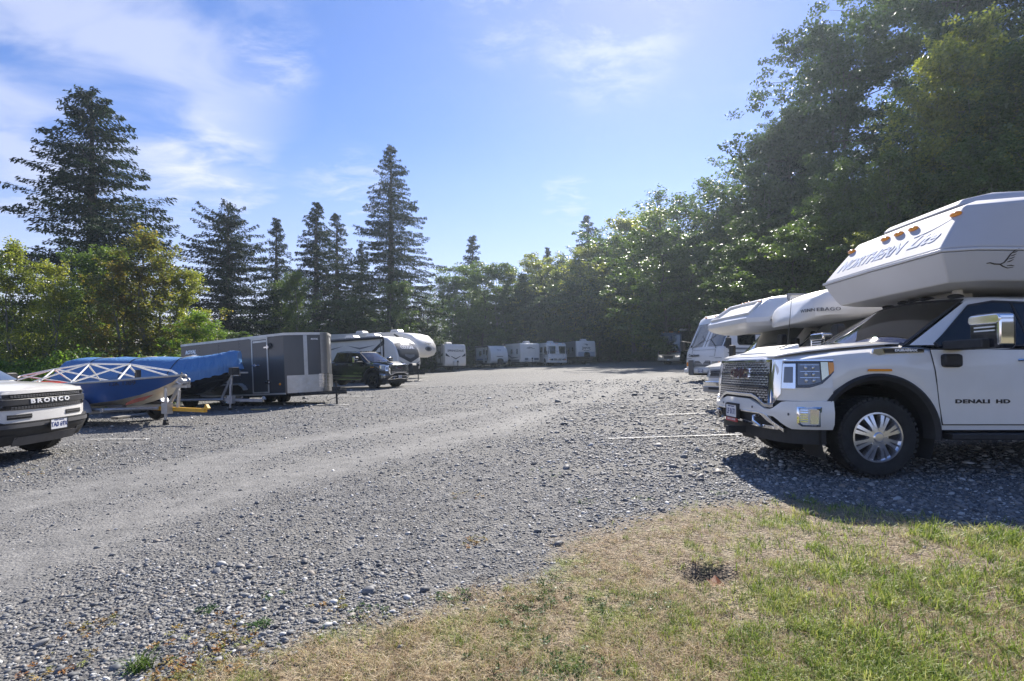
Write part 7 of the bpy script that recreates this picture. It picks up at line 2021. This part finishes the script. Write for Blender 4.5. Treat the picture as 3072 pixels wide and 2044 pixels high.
P_(T_alder, 'leafy_tree', 1475, 480, 72, 'tall twiggy tree with a pale top above the far trailers', rot=1.3, m=LM_YEL, sx=1.3)
P_(T_dark, 'leafy_tree', 1530, 495, 70, 'broad dark tree right of the pale-topped twiggy tree', rot=2.3, m=LM_DARK)
P_(T_airy, 'leafy_tree', 1580, 425, 58, 'open tree with reaching branches against the sky, right of centre', rot=3.6, m=LM_MID, sx=1.5)
P_(T_airy, 'leafy_tree', 1645, 345, 52, 'tall wispy tree sticking up above the slope right of centre', rot=.6, m=LM_MID, sx=1.2)
P_(T_dark, 'leafy_tree', 1695, 425, 50, 'dense dark tree right of the tall wispy tree', rot=5.6, m=LM_DARK, sx=.9)
P_(T_alder, 'leafy_tree', 1750, 295, 46, 'pointed dark-leaved tree top midway up the wooded slope', rot=2.6, m=LM_DARK, sx=1.2)
P_(T_slimR, 'fir_tree', 1815, 268, 44, 'dark conifer standing just left of the big maples on the slope', rot=4.6)
P_(T_maple, 'maple_tree', 1965, 5, 40, 'huge dark maple with layered boughs at the upper right', rot=.6, m=LM_DARK, sx=.82)
P_(T_maple, 'maple_tree', 1885, 215, 43, 'maple with lit gaps left of the huge layered maple', rot=2.6, m=LM_DARK, sx=.80)
P_(T_maple, 'maple_tree', 2130, -130, 42, 'dark maple crown cut by the top edge at the upper right', rot=4.2, m=LM_DARK, sx=.80)
P_(T_maple, 'maple_tree', 2330, -190, 38, 'tallest dark crown in the upper right corner', rot=5.2, m=LM_DARK, sx=.9)
P_(T_cotton, 'cottonwood_tree', 2160, 75, 27, 'golden green cottonwood standing before the dark maples', rot=1.2, m=LM_YEL, sx=.95)
P_(T_cotton, 'cottonwood_tree', 2290, -10, 26, 'yellow-green cottonwood near the right edge above the camper', rot=2.9, m=LM_YEL, sx=1.0)
P_(T_cotton, 'cottonwood_tree', 2060, 330, 26, 'mid-height cottonwood with pale glossy leaves left of the golden one', rot=4.1, m=LM_MID, sx=1.0)
P_(T_cotton, 'cottonwood_tree', 1930, 350, 30, 'narrow cottonwood below the maple with lit gaps', rot=.1, m=LM_MID, sx=1.0)
P_(T_cotton, 'cottonwood_tree', 2390, 60, 24, 'olive cottonwood partly outside the right picture edge', rot=5.1, m=LM_MID, sx=1.1)
P_(T_cotton, 'cottonwood_tree', 2010, 520, 24, 'low cottonwood behind the overcab of the nearest camper', rot=3.1, m=LM_YEL, sx=1.1)
P_(T_cotton, 'cottonwood_tree', 1850, 510, 33, 'reddish brown young tree on the slope above the van motorhome', rot=2.2, m=LM_ORG, sx=1.0)
P_(T_cotton, 'cottonwood_tree', 2230, 300, 23, 'bushy cottonwood low behind the camper roof', rot=.9, m=LM_MID, sx=1.25)
# --- filling trees of the woods (nothing in the photograph tells them apart)
rf = random.Random(5)
BANDS = [
 (range(1040, 1760, 34), 700, 1040, .22, 25, 76, 84, 'dark leafy tree in the shaded woods just behind the far row of trailers', 'woods behind the far row'),
 (range(1230, 1760, 40), 640, 1230, .28, 25, 86, 96, 'tree whose top shows over the woods behind the far row', 'second rank of woods behind the far row'),
 (range(1560, 1900, 36), 560, 1560, .35, 30, 50, 62, 'dark tree on the wooded slope behind the dark brown coach', 'woods behind the dark coach'),
 (range(1700, 2100, 46), 560, 1700, .35, 35, 34, 42, 'leafy tree low on the slope behind the white flat-fronted motorhome', 'woods behind the right row'),
 (range(1800, 2500, 70), 520, 1800, .42, 35, 27, 33, 'dense leafy tree close behind the motorhomes of the right row', 'bank trees close behind the right row'),
 (range(520, 1040, 52), 735, 520, 0, 20, 58, 70, 'low leafy tree filling the gap behind the cargo trailer and travel trailers', 'low trees behind the left row'),
 (range(-150, 460, 75), 730, -150, 0, 25, 30, 36, 'low dark tree behind the bramble thicket at the left', 'low trees behind the brambles')]
protos = [T_dark, T_round, T_dark, T_alder]
k = 0
for rg, t0, p0, sl, jit, ya, yb, lab, grp in BANDS:
    for px in rg:
        k += 1
        P_(protos[k % 4], 'leafy_tree', px, t0 - (px - p0) * sl + rf.uniform(-jit, jit), rf.uniform(ya, yb), lab, group=grp, m=rf.choice([LM_DARK, LM_DARK, LM_MID]), sx=1.15 if px >= 1040 else 1.3)

# --- undergrowth: brambles at the left, bushes along the foot of the woods
def thicket(name, path, wd, ht, n, leaf, m, label, cat, seed=3):
    r = np.random.default_rng(seed); path = np.array(path, float); seg = np.linalg.norm(np.diff(path, axis=0), axis=1); cum = np.r_[0, np.cumsum(seg)]
    s = r.uniform(0, cum[-1], n); x = np.interp(s, cum, path[:, 0]); y = np.interp(s, cum, path[:, 1]); q = r.uniform(-1, 1, n)
    i = np.clip(np.searchsorted(cum, s) - 1, 0, len(seg) - 1); d = np.diff(path, axis=0)[i] / seg[i][:, None]
    x = x - d[:, 1] * q * wd; y = y + d[:, 0] * q * wd
    top = ht * (1 - .75 * q ** 2) * (.55 + .75 * vnoise(x, y, .55, 31)) * (.85 + .3 * vnoise(x, y, 2.0, 32))
    z = G(x, y) + top * (r.random(n) ** .35) + r.normal(0, .05, n)
    Cc = np.stack([x, y, z], 1); nrm = unit(r.normal(0, .8, (n, 3)) + np.array([0, -.3, .9])); a_ = unit(np.cross(nrm, r.normal(0, 1, (n, 3)))); b_ = np.cross(nrm, a_); ln = leaf * r.uniform(.6, 1.3, n) * .5
    Vn, Fn = quads(Cc, a_ * ln[:, None], b_ * ln[:, None] * .8)
    o = bpy.data.objects.new(name, np_mesh(name, Vn, Fn, m)); link(o); tag(o, label, cat, kind='stuff'); return o
thicket('bramble_thicket', [(-32, 21.5), (-24, 22), (-18, 22.5), (-13.5, 23.5)], 3.2, 2.3, 52000, .12, LM_LIME, 'tangled green bramble thicket behind the boats at the left', 'brambles')
thicket('woodland_undergrowth', [(-13, 40), (-14, 60), (-8, 76), (5, 80), (18, 80), (22, 62), (24, 48)], 3.5, 3.0, 60000, .24, LM_DARK, 'dark undergrowth along the foot of the woods behind the far row', 'undergrowth', 4)
thicket('bank_undergrowth', [(24, 48), (24, 30), (23.5, 18), (23, 8)], 3.5, 3.2, 40000, .17, LM_DARK, 'bushy undergrowth on the bank behind the right row', 'undergrowth', 5)
# ------------------------------------------------------------------ thin haze volume added to scatter sunlight, imitating lens glare over the woods
def haze():
    mb = MB(); mb.box(-75, 75, -12, 125, -4.5, 44)
    mt = bpy.data.materials.new('glare_haze'); mt.use_nodes = True; N = mt.node_tree.nodes; L = mt.node_tree.links
    N.clear(); out = N.new('ShaderNodeOutputMaterial'); v = N.new('ShaderNodeVolumePrincipled')
    v.inputs['Color'].default_value = (.72, .86, 1.0, 1); v.inputs['Density'].default_value = HAZE; v.inputs['Anisotropy'].default_value = .55
    L.new(v.outputs[0], out.inputs['Volume'])
    o = mb.build('haze', mt, None, smooth=0); o['kind'] = 'stuff'; o['label'] = 'thin pale haze volume added over the parking lot to imitate sun glare'; o['category'] = 'haze'
HAZE = 0.0006
haze()
